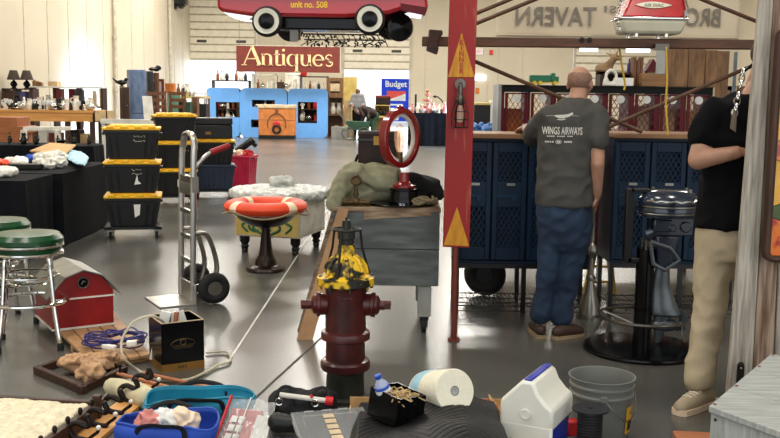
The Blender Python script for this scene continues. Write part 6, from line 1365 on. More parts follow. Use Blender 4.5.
def pcwheel(u, v, y, face):
    c = V((cx_(u), y, zc(v, u))); r_ = 14.4*k
    w_ = MB().torus(c, r_*.8, r_*.24, (0, 1, 0), n=40, m=12).cyl(c-V((0, .03, 0)), c+V((0, .03, 0)), r_*.72, n=32).build('wheel', M.rubber, t)
    for s_ in (-1, 1):
        if s_ == face: MB().lathe([(r_*.64, .0), (r_*.86, .004), (r_*.84, .01), (r_*.65, .006)], c+V((0, s_*.034, 0)), n=40, d=(0, s_, 0)).build('whitewall', M.white_wall, w_)
        MB().lathe([(r_*.6, 0), (r_*.5, .02), (r_*.2, .03), (0, .032)], c+V((0, s_*.03, 0)), n=32, d=(0, s_, 0)).build('hubcap', M.black_gloss, w_)
pcwheel(268, 22, yw-.035, -1); pcwheel(370, 20, yw-.035, -1); pcwheel(282, 22, yw+.46, 1); pcwheel(390, 20, yw+.46, 1)
for u in (267, 370): MB().cyl((cx_(u), yw, zc(20, u)), (cx_(u)+.04*0, yw+.45, zc(20, u)), .01).build('axle', M.dark_steel, t)
MB().lathe([(0, 0), (9*k, 0), (14.5*k, .01), (14.5*k, .02), (13*k, .035), (9*k, .04), (4*k, .055), (0, .058)], (cx_(399), yw+.2, zc(25, 399)), n=40, d=(.25, -1, 0)).build('spare_wheel', M.black_gloss, t)
for u in (245, 390): MB().cyl((cx_(u), 0, zc(-30)), (cx_(u), 0, ZC-z0), .006, n=6).build('hanging_wire', M.steel, t)
# ================================================================ weathered post at the right
WY = 4.55
t = thing('weathered_post', 'weathered grey and brown barn-board post at the right edge', 'post', (at(770, 300, WY).x, WY+.1, 0))
def wx(u_top, u_bot):
    # board edge running from picture top to near the floor
    A = at(u_top, 0, WY); B = at(u_bot, 390, WY); d_ = (A-B)/(A.z-B.z); return B+d_*(0-B.z), B+d_*(3.0-B.z)
edges = [wx(759, 727), wx(774, 752), wx(790, 774), wx(812, 802)]
for i, (m, y0_) in enumerate(((M.barn_board, 0), (M.barn_board_brown, .012), (M.barn_board, .004))):
    (b0, t0), (b1, t1) = edges[i], edges[i+1]; o_ = V((0, y0_, 0)); g_ = V((.003, 0, 0)); dd = V((0, .03, 0))
    MB().hexa([b0+o_+g_, b1+o_-g_, b1+o_+dd-g_, b0+o_+dd+g_], [t0+o_+g_, t1+o_-g_, t1+o_+dd-g_, t0+o_+dd+g_]).build('board', m, t, w=True, bevel=.003)
(b0, t0) = edges[0]; (b1, t1) = edges[-1]; dd = V((0, .13, 0)); o_ = V((.06, .046, 0)); b1 = b1-V((.06, 0, 0)); t1 = t1-V((.06, 0, 0)); dd = dd+V((.06, 0, 0))
MB().hexa([b0+o_, b1+o_, b1+dd, b0+dd], [t0+o_, t1+o_, t1+dd, t0+dd]).build('core', M.barn_board_brown, t, w=True)
c = at(740, 375, WY-.004); MB().bx(c.x-.016, c.x+.016, WY-.012, WY+.002, c.z-.06, c.z+.05).ell((c.x, WY-.006, c.z+.05), (.016, .007, .016)).build('iron_latch', M.iron, t, w=True); MB().ell((c.x, WY-.013, c.z+.035), .006).build('latch_nail', M.steel, t, w=True)
# stained glass panel hung on the post
a, b = at(764.5, 262, WY-.07), at(800, 28, WY-.07); gx0, gx1, gz0, gz1 = a.x, a.x+.2, a.z, b.z
t = thing('stained_glass', 'dark-framed stained-glass panel in orange and green on the weathered post', 'stained glass', ((gx0+gx1)/2, WY-.05, gz0)); w = .1; h = gz1-gz0
def rr(w, z0, z1, r_): return [V((x*1.0, 0, z)) for x, z in [(-w, z0+r_)]+[(-w+r_-r_*math.cos(R(a_)), z0+r_-r_*math.sin(R(a_))) for a_ in (30, 60, 90)]+[(w-r_+r_*math.sin(R(a_)), z0+r_-r_*math.cos(R(a_))) for a_ in (0, 30, 60, 90)]+[(w-r_+r_*math.cos(R(a_)), z1-r_+r_*math.sin(R(a_))) for a_ in (0, 30, 60, 90)]+[(-w+r_-r_*math.sin(R(a_)), z1-r_+r_*math.cos(R(a_))) for a_ in (0, 30, 60, 90)]]
MB().prism(rr(w, 0, h, .04), (0, .028, 0)).build('backing', M.dark_wood_z, t)
P_ = [p+V((0, -.012, 0)) for p in rr(w-.012, .012, h-.012, .035)]; MB().tube(P_, .016, 8, closed=True).build('frame', M.dark_wood_z, t)
zz = [.03, h*.17, h*.27, h*.42, h*.55, h*.7, h*.85, h-.03]; ms = [M.glass_orange, M.glass_green, M.gold_glass, M.glass_orange, M.gold_glass, M.glass_orange, M.lantern_red]
for i in range(7):
    sk = .03*(1 if i % 2 else -1); MB().prism([(-w+.022, -.003, zz[i]+(sk if i else 0)), (w-.022, -.003, zz[i]-(sk if i else 0)), (w-.022, -.003, zz[i+1]+(sk if i < 6 else 0)-.004), (-w+.022, -.003, zz[i+1]-(sk if i < 6 else 0)-.004)], (0, -.006, 0)).build('glass_pane', ms[i], t)
# chrome chain with clips hanging at the post edge
q = at(743, 72, 4.72); mb = MB(); t = thing('chrome_chain', 'chrome chain with clips hanging before the black shirt at the post', 'chain', (q.x, 4.72, q.z-.2))
for i in range(8): mb.torus((-.004*i, 0, .2-i*.028), .014, .004, (0, 1, 0) if i % 2 else (1, 0, 0), n=14, m=6, sy=1.3)
mb.build('links', M.chrome, t); MB().hexa([V((-.05, -.008, -.07)), V((-.02, -.008, -.09)), V((-.02, .008, -.09)), V((-.05, .008, -.07))], [V((-.04, -.008, .02)), V((-.02, -.008, .02)), V((-.02, .008, .02)), V((-.04, .008, .02))]).build('clip', M.chrome, t); MB().tube([(0, 0, .2), (.06, .0, .25)], .008, 6).build('hook', M.iron, t)
# ================================================================ people
def hand(mb, wrist, d, n, side, curl=.5, s=1.0):
    """palm and five unequal bent fingers; d finger direction, n palm normal, side +1/-1 places the thumb"""
    d = V(d).normalized(); n = V(n); n = (n-d*n.dot(d)).normalized(); x = d.cross(n)*side; wrist = V(wrist)
    rot = Matrix((x, d, n)).transposed()
    mb.ell(wrist+d*.05*s, (.041*s, .056*s, .016*s), rot, 14, 8); mb.ell(wrist+d*.07*s, (.041*s, .032*s, .014*s), rot, 14, 8); mb.limb([wrist-d*.02*s, wrist+d*.03*s], [.027*s, .026*s])
    for o, L, r in ((-.031, .068, .0095), (-.0105, .08, .0098), (.011, .073, .0096), (.031, .056, .0085)):
        p = wrist+d*.085*s+x*o*s; dd = d.copy(); ps = [p-d*.02*s, p]
        for f in (.45, .32, .25):
            a = curl*.75; dd = (dd*math.cos(a)+n*math.sin(a)).normalized(); p = p+dd*L*f*s; ps.append(p)
        mb.limb(ps, [r*s, r*s, r*.95*s, r*.9*s, r*.8*s], 10)
    p = wrist+d*.03*s-x*.03*s; a = (d*.65-x*.7+n*.25).normalized(); b = (d*.9-x*.25+n*.4).normalized()
    mb.limb([p, p+a*.035*s, p+a*.035*s+b*.03*s, p+a*.035*s+b*.052*s], [.014*s, .0125*s, .0105*s, .009*s], 10)
def head(mb, c, face, tilt, s=1.0):
    """skull, jaw, nose, brow, ears; face = horizontal facing direction; returns frame"""
    f = V(face).normalized(); up = V(tilt).normalized(); f = (f-up*f.dot(up)).normalized(); x = f.cross(up)
    rot = Matrix((x, f, up)).transposed(); c = V(c)
    def g(a, b, h): return c+(x*a+f*b+up*h)*s
    mb.ell(g(0, -.012, .028), (.075*s, .094*s, .082*s), rot, 20, 14); mb.ell(g(0, .03, -.04), (.058*s, .058*s, .066*s), rot, 16, 10); mb.ell(g(0, .055, -.088), (.032*s, .028*s, .024*s), rot)
    mb.limb([g(0, .082, .012), g(0, .105, -.026)], [.009*s, .014*s]); mb.ell(g(0, .082, .026), (.05*s, .014*s, .011*s), rot); mb.ell(g(0, .082, -.058), (.024*s, .012*s, .008*s), rot)
    for q in (-1, 1):
        mb.ell(g(q*.078, -.008, -.008), (.010*s, .02*s, .032*s), rot); mb.ell(g(q*.04, .06, -.02), (.024*s, .022*s, .024*s), rot)
    mb.limb([g(0, -.025, -.05), g(0, -.035, -.13)], [.056*s, .058*s], 16)
    return g, rot
def face_bits(t, g, rot, s=1.0):
    for q in (-1, 1):
        e = MB().ell(g(q*.031, .083, .004), (.0135*s, .008*s, .0085*s), rot, 10, 8).build('eye', M.eye_white, t, w=True); MB().ell(g(q*.031, .0905, .004), (.006*s, .0025*s, .006*s), rot, 10, 6).build('iris', M.eye_dark, e)
        for v in e.children[0].data.vertices: v.co -= t.location
    MB().ell(g(0, .094, -.058), (.022*s, .004*s, .006*s), rot, 10, 6).build('mouth', M.lips, t, w=True)
def shoe(mb, heel, toe, w=.045, h=.06):
    heel, toe = V(heel), V(toe); d = (toe-heel).normalized()
    mb.limb([heel+V((0, 0, .05)), heel+d*.06+V((0, 0, .055)), heel.lerp(toe, .6)+V((0, 0, .045)), toe-d*.03+V((0, 0, .034))], [w*.85, w*.95, w, w*.8], 14)
def flat(z0):
    def f(p): return V((p.x, p.y, max(p.z, z0)))
    return f
# ---------------------------------------------------------------- man in grey shirt, seen from behind
B0 = 6.3
def P(u, v, dy=0): return at(u, v, B0+dy)
base = fl(555, 336); base.z = 0
t = thing('person', 'balding person in a grey printed t-shirt and jeans leaning on the locker counter', 'person', (base.x, B0, 0))
s_ = B0/F
shL, shR = P(548, 117), P(597, 117, -.02); elL = P(531, 138, .28); haL = at(520, 129, 6.99); haL.z = CT+.032; wrL = haL-V((-.03, .09, -.015))
elR = P(597.5, 164, -.1); wrR = P(597, 194, -.04)
hipL, hipR = P(552, 215), P(578, 215); knL, knR = P(549, 266, -.02), P(570, 268, -.01); anL, anR = P(541, 324), P(561, 326)
hc = P(580, 84, .06)
body = MB()
tor = [(P(573, 104), .10, .075), (P(573, 110), .155, .09), (P(572, 118), .185, .105), (P(570, 132), .18, .115), (P(568, 150), .172, .115), (P(566, 170), .165, .115), (P(564, 190), .165, .12), (P(564, 208), .17, .125), (P(565, 222), .165, .125)]
body.loft([(c, a, b, 0) for c, a, b in tor], 24)
body.limb([shL, elL, wrL], [.058, .045, .03]); body.limb([shR, elR, wrR], [.058, .045, .032])
body.limb([hipL, knL, anL], [.08, .05, .036]); body.limb([hipR, knR, anR], [.08, .05, .036])
body.limb([P(574, 108), P(577, 98, .02)], [.062, .058])
g, rot = head(body, hc, (.42, .9, -.1), (.05, .12, 1), 1.0)
hand(body, wrL, (haL+V((0, .05, -.01)))-wrL, (0, 0, -1), 1, .25)
hand(body, wrR, P(596.5, 204, -.0)-wrR, (-.9, .4, 0), 1, .55)
meshed(body, 'body', M.skin, t, vox=.0075, sm=2, w=True)
face_bits(t, g, rot)
hm = MB(); 
def hairshell(mb, g, rot, lo, top):
    me = MB(); me.ell(V((0, 0, 0)), 1, None, 36, 24)
    vs = []; 
    keep = set()
    for i, p in enumerate(me.v):
        vs.append(g(p.x*.0785, -.012+p.y*.0975, .028+p.z*.0855))
        if p.z > lo-(.5 if p.y < -.2 else 0) and p.z < top and p.y < .35+.3*p.z: keep.add(i)
    mb.add(vs, [f for f in me.f if all(i in keep for i in f)])
hairshell(hm, g, rot, -.3, .45); hm.build('hair', M.hair_short, t, w=True)
# shirt
sh = MB(); infl = .02
rings = [(P(576.5, 98.5, .015), .085, .085), (P(575, 103.5, .01), .115, .096), (P(573, 109), .165, .105), (P(572, 114), .195, .118), (P(570.5, 122), .205, .13), (P(569, 134), .198, .136), (P(567.5, 150), .192, .138), (P(566, 170), .188, .14), (P(565, 190), .188, .145), (P(564.5, 206), .188, .148)]
sh.loft([(c, a, b, 0) for c, a, b in rings], 28)
sh.limb([P(550, 118), P(539, 128, .1), elL.lerp(shL, .12)], [.085, .078, .07], 16)
sh.limb([P(595, 117, -.01), P(598, 128, -.04), P(598.5, 140, -.075)], [.085, .079, .074], 16)
bvh_src = meshed(sh, 'shirt', M.shirt_grey, t, vox=.011, sm=4, amp=.007, sc=9, ridge=True, w=True, amp2=.002, sc2=28)
# print on the back of the shirt
bv = BVHTree.FromPolygons([tuple(v.co+t.location) for v in bvh_src.data.vertices], [tuple(p.vertices) for p in bvh_src.data.polygons])
def on_back(x, z, off=.003):
    h_ = bv.ray_cast(V((x, B0-1, z)), V((0, 1, 0)))
    return V((x, (h_[0].y if h_[0] else B0-.15)-off, z))
def shirt_text(s, u0, u1, v0, v1, nm, tilt=0):
    me = textmesh(s, 1, extrude=0, bold=.02)
    bm = bmesh.new(); bm.from_mesh(me); bmesh.ops.triangulate(bm, faces=bm.faces); bmesh.ops.subdivide_edges(bm, edges=[e for e in bm.edges if e.calc_length() > .12], cuts=2, use_grid_fill=False); bmesh.ops.triangulate(bm, faces=bm.faces); bm.to_mesh(me); bm.free()
    xs = [v.co.x for v in me.vertices]; ys = [v.co.y for v in me.vertices]; A = P(u0, v1); Bb = P(u1, v0)
    for v in me.vertices:
        fx = (v.co.x-min(xs))/(max(xs)-min(xs)); fz = (v.co.y-min(ys))/(max(ys)-min(ys)); v.co = on_back(A.x+(Bb.x-A.x)*fx, A.z+(Bb.z-A.z)*fz-tilt*fx)-t.location
    me.materials.append(M.shirt_print); o = bpy.data.objects.new(nm, me); COL.objects.link(o); o.parent = bvh_src
shirt_text('WINGS AIRWAYS', 540.5, 578.5, 126.5, 133.5, 'shirt_lettering')
mb = MB()
def bp(u, v): q = P(u, v); return on_back(q.x, q.z, .004)
for pts, wd in ((((552, 115.2), (555, 116), (560, 116.2), (565, 115), (569.5, 112.8)), [.006, .02, .024, .018, .012]), (((554, 119), (558, 119.2), (562, 118.8)), [.004, .008, .004]), (((544, 115.4), (552, 115.3)), .002), (((568, 115.2), (575, 115.5)), .002), (((556, 117), (556.5, 119)), .003), (((560.5, 117), (560, 119)), .003)):
    mb.rib([bp(u, v) for u, v in pts], wd, off=(0, -.001, 0), nrm=(0, -1, 0))
ap = mb.build('shirt_aircraft_print', M.shirt_print, bvh_src)
mb = MB(); us_ = [544.5+i*1.9 for i in range(13)]
for i, u_ in enumerate(us_):
    if i % 5 != 4: mb.rib([bp(u_, 135.4), bp(u_+1.3, 135.4)], .008, off=(0, -.001, 0), nrm=(0, -1, 0))
for u_ in (543, 545, 547, 549, 560.5, 562.5, 564.5, 566.5): mb.rib([bp(u_, 140.9), bp(u_+1.4, 140.9)], .012, off=(0, -.001, 0), nrm=(0, -1, 0))
mb.rib([bp(555+2.6*math.cos(2*PI*i/12), 140.9+1.7*math.sin(2*PI*i/12)) for i in range(13)], .003, off=(0, -.001, 0), nrm=(0, -1, 0)); mb.rib([bp(553.6, 140.9), bp(556.4, 140.9)], .01, off=(0, -.001, 0), nrm=(0, -1, 0))
sp = mb.build('shirt_small_print', M.shirt_print, bvh_src)
for v in sp.data.vertices: v.co -= t.location
for v in ap.data.vertices: v.co -= t.location
# jeans
je = MB(); je.loft([(P(564.5, 203), .178, .134, 0), (P(564.5, 210), .183, .14, 0), (P(565, 222), .183, .144, 0), (P(564.5, 240), .172, .14, 0), (P(564, 250), .15, .11, 0)], 26)
je.limb([P(553, 222), P(551, 245, -.01), knL, P(545, 293), P(541, 314)], [.094, .088, .076, .068, .071], 18); je.limb([P(577, 222), P(574, 245, -.01), knR, P(565.5, 293, .01), P(561.5, 316)], [.094, .09, .079, .07, .073], 18)
meshed(je, 'jeans', M.denim, t, vox=.011, sm=3, amp=.006, sc=11, ridge=True, w=True, amp2=.003, sc2=26)
# shoes
for nm, h_, to, lab in (('shoe', (P(540, 330).x, B0-.03, 0), (P(537, 330).x, B0+.24, 0), None), ('shoe', (P(557, 333).x-.01, B0-.06, 0), (P(584, 333).x, B0+.05, 0), None)):
    m_ = MB(); shoe(m_, V(h_), V(to), .046); o = meshed(m_, nm, M.shoe_brown, t, vox=.009, sm=2, w=True, post=flat(.018)); m_ = MB(); d = (V(to)-V(h_)).normalized(); n_ = V((-d.y, d.x, 0))
    pts = [V(h_)+d*(f*(V(to)-V(h_)).length)+n_*w_*sg for sg, seq in ((1, ((-.14, .02), (-.1, .038), (.2, .044), (.6, .048), (.95, .035))), (-1, ((.95, .035), (.6, .048), (.2, .044), (-.1, .038), (-.14, .02)))) for f, w_ in seq]
    m_.prism([p+V((0, 0, .001)) for p in pts], (0, 0, .022)); so = m_.build('sole', M.sole, o, w=False)
    for v in so.data.vertices: v.co -= t.location
# ---------------------------------------------------------------- person in black shirt and khakis behind the weathered post
B1 = 4.98
def P(u, v, dy=0): return at(u, v, B1+dy)
t = thing('person', 'person in a black t-shirt and khaki trousers half hidden behind the weathered post', 'person', (P(735, 400).x, B1, 0))
hc = P(770, 60, -.03); shR, shL = P(713, 112), P(776, 112); elR = P(698, 160, -.06); wrR = P(736, 152.5, -.17)
elL = P(790, 160, .0); wrL = P(772, 163, -.02)
hipR, hipL = P(714, 240), P(748, 240); knR, knL = P(710, 310, -.03), P(757, 312); anR, anL = P(698, 392, -.08), P(762, 388)
body = MB()
body.loft([(P(745, 99), .08, .07, 0), (P(742, 106), .15, .09, 0), (P(740, 116), .185, .105, 0), (P(740, 135), .172, .11, 0), (P(737, 165), .158, .108, 0), (P(735, 200), .152, .106, 0), (P(732, 230), .152, .108, 0), (P(731, 250), .15, .108, 0)], 24)
body.limb([shR, elR, wrR], [.062, .052, .034]); body.limb([shL, elL, wrL], [.062, .05, .034])
body.limb([hipR, knR, anR], [.08, .05, .036]); body.limb([hipL, knL, anL], [.08, .05, .036]); body.limb([P(747, 104), P(760, 88, -.02)], [.064, .06])
g, rot = head(body, hc, (.55, -.8, -.25), (.12, -.2, 1), 1.0)
hand(body, wrR, P(750, 151.5, -.15)-wrR, (0, .3, -1), -1, .6); hand(body, wrL, P(758, 158, -.0)-wrL, (0, .3, -1), 1, .6)
meshed(body, 'body', M.skin, t, vox=.0078, sm=2, w=True)
face_bits(t, g, rot)
hm = MB(); hairshell(hm, g, rot, -.15, 2); hm.build('hair', M.hair_brown, t, w=True)
sh = MB()
sh.loft([(P(751, 93), .082, .078, 0), (P(748, 99), .13, .095, 0), (P(745, 107), .185, .115, 0), (P(743, 118), .2, .13, 0), (P(741, 140), .198, .138, 0), (P(738, 165), .188, .14, 0), (P(736, 195), .184, .14, 0), (P(734, 214), .19, .15, 0), (P(733.5, 228), .198, .162, 0)], 28)
sh.limb([P(716, 113), P(709, 124, -.015), P(704.5, 135, -.03)], [.084, .083, .08], 16); sh.limb([P(768, 113), P(777, 128), P(783, 146, -.02)], [.085, .083, .08], 16)
shirt2 = meshed(sh, 'shirt', M.shirt_black, t, vox=.011, sm=4, amp=.008, sc=8, ridge=True, w=True, seed=5)
je = MB(); je.loft([(P(732, 221), .165, .122, 0), (P(731.5, 228), .175, .132, 0), (P(731, 236), .182, .14, 0), (P(731, 246), .182, .142, 0), (P(731, 258), .172, .138, 0)], 26)
je.limb([P(716, 245), P(712, 280, -.01), knR, P(703, 350, -.05), P(699, 378, -.09)], [.102, .094, .082, .079, .08], 18); je.limb([P(748, 245), P(752, 280), knL, P(760, 350), P(763, 374)], [.105, .094, .08, .076, .082], 18)
meshed(je, 'trousers', M.khaki, t, vox=.011, sm=3, amp=.006, sc=10, ridge=True, w=True, amp2=.002, sc2=26, seed=2)
for h_, to in (((P(704, 398).x, B1-.06, 0), (at(678, 405, B1-.25).x, B1-.25, 0)), ((P(764, 398).x, B1+.04, 0), (P(772, 400).x, B1-.19, 0))):
    m_ = MB(); shoe(m_, V(h_), V(to), .05); o = meshed(m_, 'sneaker', M.sneaker, t, vox=.009, sm=2, w=True, post=flat(.026)); d = (V(to)-V(h_)).normalized(); n_ = V((-d.y, d.x, 0)); L_ = (V(to)-V(h_)).length
    m_ = MB(); pts = [V(h_)+d*(f*L_)+n_*w_*sg for sg, seq in ((1, ((-.2, .025), (-.12, .045), (.2, .05), (.6, .054), (.95, .044), (1.02, .02))), (-1, ((1.02, .02), (.95, .044), (.6, .054), (.2, .05), (-.12, .045), (-.2, .025)))) for f, w_ in seq]
    m_.prism([p+V((0, 0, .001)) for p in pts], (0, 0, .03)); so = m_.build('sole', M.ring_band, o)
    for v in so.data.vertices: v.co -= t.location
    m_ = MB()
    for f in (.4, .5, .6, .7): c = V(h_)+d*(f*L_)+V((0, 0, .098-.045*(f-.4)-.004)); m_.tube([c-n_*.026, c+V((0, 0, .005)), c+n_*.026], .005, 5)
    so = m_.build('laces', M.white_paint, o)
    for v in so.data.vertices: v.co -= t.location
# ---------------------------------------------------------------- two small figures by the far dock door
def figure(label, u, Y, H_, bend, mshirt, mtrs, cap=None, mskin=None):
    q = at(u, 130, Y); t = thing('person', label, 'person', (q.x, Y, 0)); k = H_/1.75
    def Q(x, y, z): return V((x*k, y*k, z*k))
    if not bend: pel, nk, hd, h1, h2, e1, e2 = Q(0, 0, .95), Q(0, 0, 1.46), Q(0, -.02, 1.62), Q(-.16, -.3, 1.15), Q(.16, -.3, 1.15), Q(-.24, -.05, 1.15), Q(.24, -.05, 1.15)
    else: pel, nk, hd, h1, h2, e1, e2 = Q(.12, 0, .86), Q(-.22, -.1, 1.05), Q(-.38, -.12, .98), Q(-.3, -.25, .55), Q(-.1, -.3, .5), Q(-.22, -.25, .8), Q(-.05, -.28, .75)
    b = MB(); ax = Q(.14, 0, 0)
    b.limb([pel, pel.lerp(nk, .5), nk], [.15*k, .16*k, .12*k]); b.limb([nk-ax, nk+ax], [.08*k, .08*k])
    b.limb([nk-ax*1.1, e1, h1], [.06*k, .05*k, .035*k]); b.limb([nk+ax*1.1, e2, h2], [.06*k, .05*k, .035*k])
    hand(b, h1, (0, -1, -.4), (0, 0, -1), 1, .4, k*1.1); hand(b, h2, (0, -1, -.4), (0, 0, -1), -1, .4, k*1.1)
    for sx in (-1, 1): b.limb([pel+Q(sx*.09, 0, -.03), Q(sx*.1, 0, .48), Q(sx*.1, 0, .08)], [.1*k, .07*k, .05*k])
    g, rot = head(b, hd, (-.3, -1, -.1) if not bend else (-.9, -.3, -.6), (0, 0, 1) if not bend else (-.55, 0, .8), k)
    meshed(b, 'body', mskin or M.skin, t, vox=.014, sm=1)
    c = MB(); c.limb([pel.lerp(nk, .05), pel.lerp(nk, .5), nk], [.17*k, .185*k, .14*k], 14); c.limb([nk-ax, nk+ax], [.1*k, .1*k]); c.limb([nk-ax*1.1, e1, e1.lerp(h1, .7)], [.085*k, .07*k, .055*k]); c.limb([nk+ax*1.1, e2, e2.lerp(h2, .7)], [.085*k, .07*k, .055*k]); meshed(c, 'jacket', mshirt, t, vox=.02, sm=2, amp=.012, sc=9)
    c = MB(); c.ell(pel, (.17*k, .14*k, .14*k))
    for sx in (-1, 1): c.limb([pel+Q(sx*.09, 0, -.03), Q(sx*.1, 0, .48), Q(sx*.1, 0, .12)], [.115*k, .09*k, .075*k])
    meshed(c, 'trousers', mtrs, t, vox=.02, sm=2, amp=.01, sc=9)
    for sx in (-1, 1): c = MB(); c.limb([Q(sx*.1, .04, .04), Q(sx*.11, -.15, .03)], [.045*k, .04*k]); meshed(c, 'shoe', M.shoe_brown, t, vox=.014, sm=1, post=flat(.0))
    hm = MB(); hairshell(hm, g, rot, -.1, 2); hm.build('hair', M.hair_brown, t)
    if cap:
        c = MB(); hairshell(c, lambda a, b_, h: g(a*1.08, b_*1.08, h*1.05+.006), rot, .25, 2); pts = [g(x, y, .055-.0*y) for x, y in ((-.07, .06), (-.06, .13), (0, .16), (.06, .13), (.07, .06))]; c.prism(pts, (0, 0, .008)); c.build('cap', cap, t)
figure('person in a white cap, grey jacket and dark trousers standing by the right dock door', 357.5, 34.4, 1.72, False, M.grey_cloth, M.black_cloth, M.white_paint, M.skin_dark)
figure('person with brown hair bending over in green trousers left of the dark trunk', 370, 33.4, 1.68, True, M.leather_dark, M.green_cloth)
# ================================================================ foreground pile
# quilt frame with fleece, lower left
c1, c2, c3 = fl(6, 397, .10), fl(97, 402, .10), fl(36, 446, .10)
t = thing('quilt_frame', 'dark wooden peg rail frame lying under a cream fleece, lower left', 'frame', (c2.x-.25, c2.y-.2, 0))
def rail(a, b, w_, z0, z1, nm='rail'):
    d = (b-a).normalized(); n_ = V((-d.y, d.x, 0))*w_/2
    return MB().hexa([V((p.x, p.y, z0)) for p in (a-n_, b-n_, b+n_, a+n_)], [V((p.x, p.y, z1)) for p in (a-n_, b-n_, b+n_, a+n_)]).build(nm, M.dark_wood, t, w=True, bevel=.004)
ext = c2+(c3-c2)*1.5
rail(c2, ext, .03, .03, .10); rail(c1-(c2-c1)*.4, c2, .035, .04, .105); c4 = c1-(c2-c1)*.4; rail(c4, c4+(ext-c2), .03, .03, .10); rail(ext, ext+(c4-c2), .03, .03, .10)
for i in range(7):
    p = c2.lerp(ext, .06+i*.14); MB().lathe([(.006, 0), (.011, .008), (.012, .018), (.008, .03), (0, .034)], (p.x, p.y, .099), n=10).build('peg', M.iron, t, w=True)
p = c2; MB().bx(p.x-.02, p.x+.02, p.y-.02, p.y+.02, 0, .135).build('corner_post', M.dark_wood, t, w=True, bevel=.005)
a, b, c, d = c2+V((-.03, -.03, 0)), c4+V((-.02, .03, 0)), c4+(ext-c2)+V((0, 0, 0)), ext+V((-.03, 0, 0))
mb = MB()
def fz(u, v):
    p = a.lerp(b, u).lerp(d.lerp(c, u), v); n_ = noise.noise(p*9)*.012+noise.noise(p*60)*.006+noise.noise(p*25)*.006
    e = min(u, 1-u, v, 1-v)
    return V((p.x+noise.noise(p*40)*.012, p.y+noise.noise(p*40+V((5, 0, 0)))*.012, .098+n_+.02*min(1, e*6)))
mb.grid(fz, 70, 60, .03); o = tag(mb.build('cream_fleece', M.cream_fleece, sharp=180), 'shaggy cream fleece spread over the dark peg frame, lower left', 'fleece')
# coat hook board
A_, B_ = fl(72, 446, .02), fl(150, 384, .02); d = (B_-A_).normalized(); n_ = V((-d.y, d.x, 0))
t = thing('hook_board', 'pale wooden board of black iron coat hooks with white knobs', 'coat rack', (A_+B_)/2-V((0, 0, .02)))
w_ = .085; MB().hexa([V((p.x, p.y, .002)) for p in (A_-n_*w_, B_-n_*w_, B_+n_*w_*.6, A_+n_*w_*.6)], [V((p.x, p.y, .024)) for p in (A_-n_*w_, B_-n_*w_, B_+n_*w_*.6, A_+n_*w_*.6)]).build('board', M.pine, t, w=True, bevel=.003)
for i, f in enumerate((.06, .26, .46, .66, .86)):
    p = A_.lerp(B_, f); p.z = .024; o_ = lambda a, z: p+n_*a+V((0, 0, z)) - t.location
    hk = MB().tube(spline([o_(-.06, .006), o_(-.02, .008), o_(.02, .02), o_(.035, .06), o_(.0, .085), o_(-.045, .07), o_(-.06, .085), o_(-.05, .11)], 5), .0135, 8).build('hook', M.iron, t)
    MB().tube(spline([o_(-.05, .008), o_(-.075, .03), o_(-.095, .045), o_(-.1, .06)], 5), .008, 8).build('lower_hook', M.iron, hk)
    MB().ell(o_(-.047, .116), .0135).build('hook_end', M.iron, hk); MB().ell(o_(-.1, .066), .012).build('knob', M.porcelain, hk)
# teal and blue bags
def bag(name, label, m, q, rz, w_, d_, h_, slump, handle_m, seed, open_=True):
    t = thing(name, label, 'bag', q, rz)
    mb = MB(); N = 40; vs = []; rows = 9
    for j in range(rows+1):
        f = j/rows
        for i in range(N):
            a = 2*PI*i/N; ca, sa = math.cos(a), math.sin(a); e = .35
            x = math.copysign(abs(ca)**e, ca)*w_/2; y = math.copysign(abs(sa)**e, sa)*d_/2
            k = .9+.12*math.sin(PI*f*.8); z = h_*f
            if f > .6: z -= slump*(f-.6)/.4*(.5+.5*math.sin(a*2+seed))
            nz_ = noise.noise(V((x*6, y*6, z*8+seed)))*.022*(.3+f)
            vs.append(V((x*k+nz_*ca, y*k+nz_*sa, max(.002, z))))
    fs = [(j*N+i, j*N+(i+1) % N, (j+1)*N+(i+1) % N, (j+1)*N+i) for j in range(rows) for i in range(N)]+[tuple(range(N))[::-1]]
    o = mb.add(vs, fs).build('body', m, t, sharp=70); md = o.modifiers.new('s', 'SOLIDIFY'); md.thickness = .006
    P_ = [vs[rows*N+i]+V((0, 0, .002)) for i in range(N)]; MB().tube(P_, .006, 6, closed=True).build('rim_binding', m, t)
    for sy in (-1, 1):
        MB().tube(spline([V((-w_*.24, sy*d_*.5, h_*.35)), V((-w_*.24, sy*d_*.53, h_*.85)), V((-w_*.12, sy*(d_*.62), h_*1.05)), V((w_*.02, sy*d_*.68, h_*1.06)), V((w_*.2, sy*d_*.54, h_*.9)), V((w_*.22, sy*d_*.5, h_*.35))], 6), .012, 8, flat=.4).build('handle', handle_m, t)
    return t
q = fl(200, 417); q.z = 0
bt = bag('tote_bag', 'teal open tote bag with black handles behind the royal blue one', M.teal_cloth, q, R(6), .54, .22, .125, .04, M.black_nylon, 1)
q2 = fl(168, 447); q2.z = 0
bt2 = bag('tote_bag', 'royal blue open tote bag holding wrapped food, bottom edge', M.royal_cloth, q2, R(2), .44, .24, .145, .03, M.black_nylon, 3)
for i, (x, y, m, l) in enumerate(((-.02, .0, M.white_paper, 'white paper bundle'), (.06, .02, M.ring_band, 'cream wrapped bread roll'), (-.08, -.02, M.pink, 'pink wrapped packet'))):
    mb = MB(); mb.ell((0, 0, .08), (.06, .05, .085)); mb.ell((.03, .01, .1), (.045, .04, .05)); o = tag(meshed(mb, 'wrapped_food', m, vox=.006, sm=1, amp=.013, sc=26, ridge=True, seed=i, loc=V((0, 0, 0))), l+' inside the royal blue bag', 'food packet'); o.location = (q2.x+x, q2.y+y, .01)
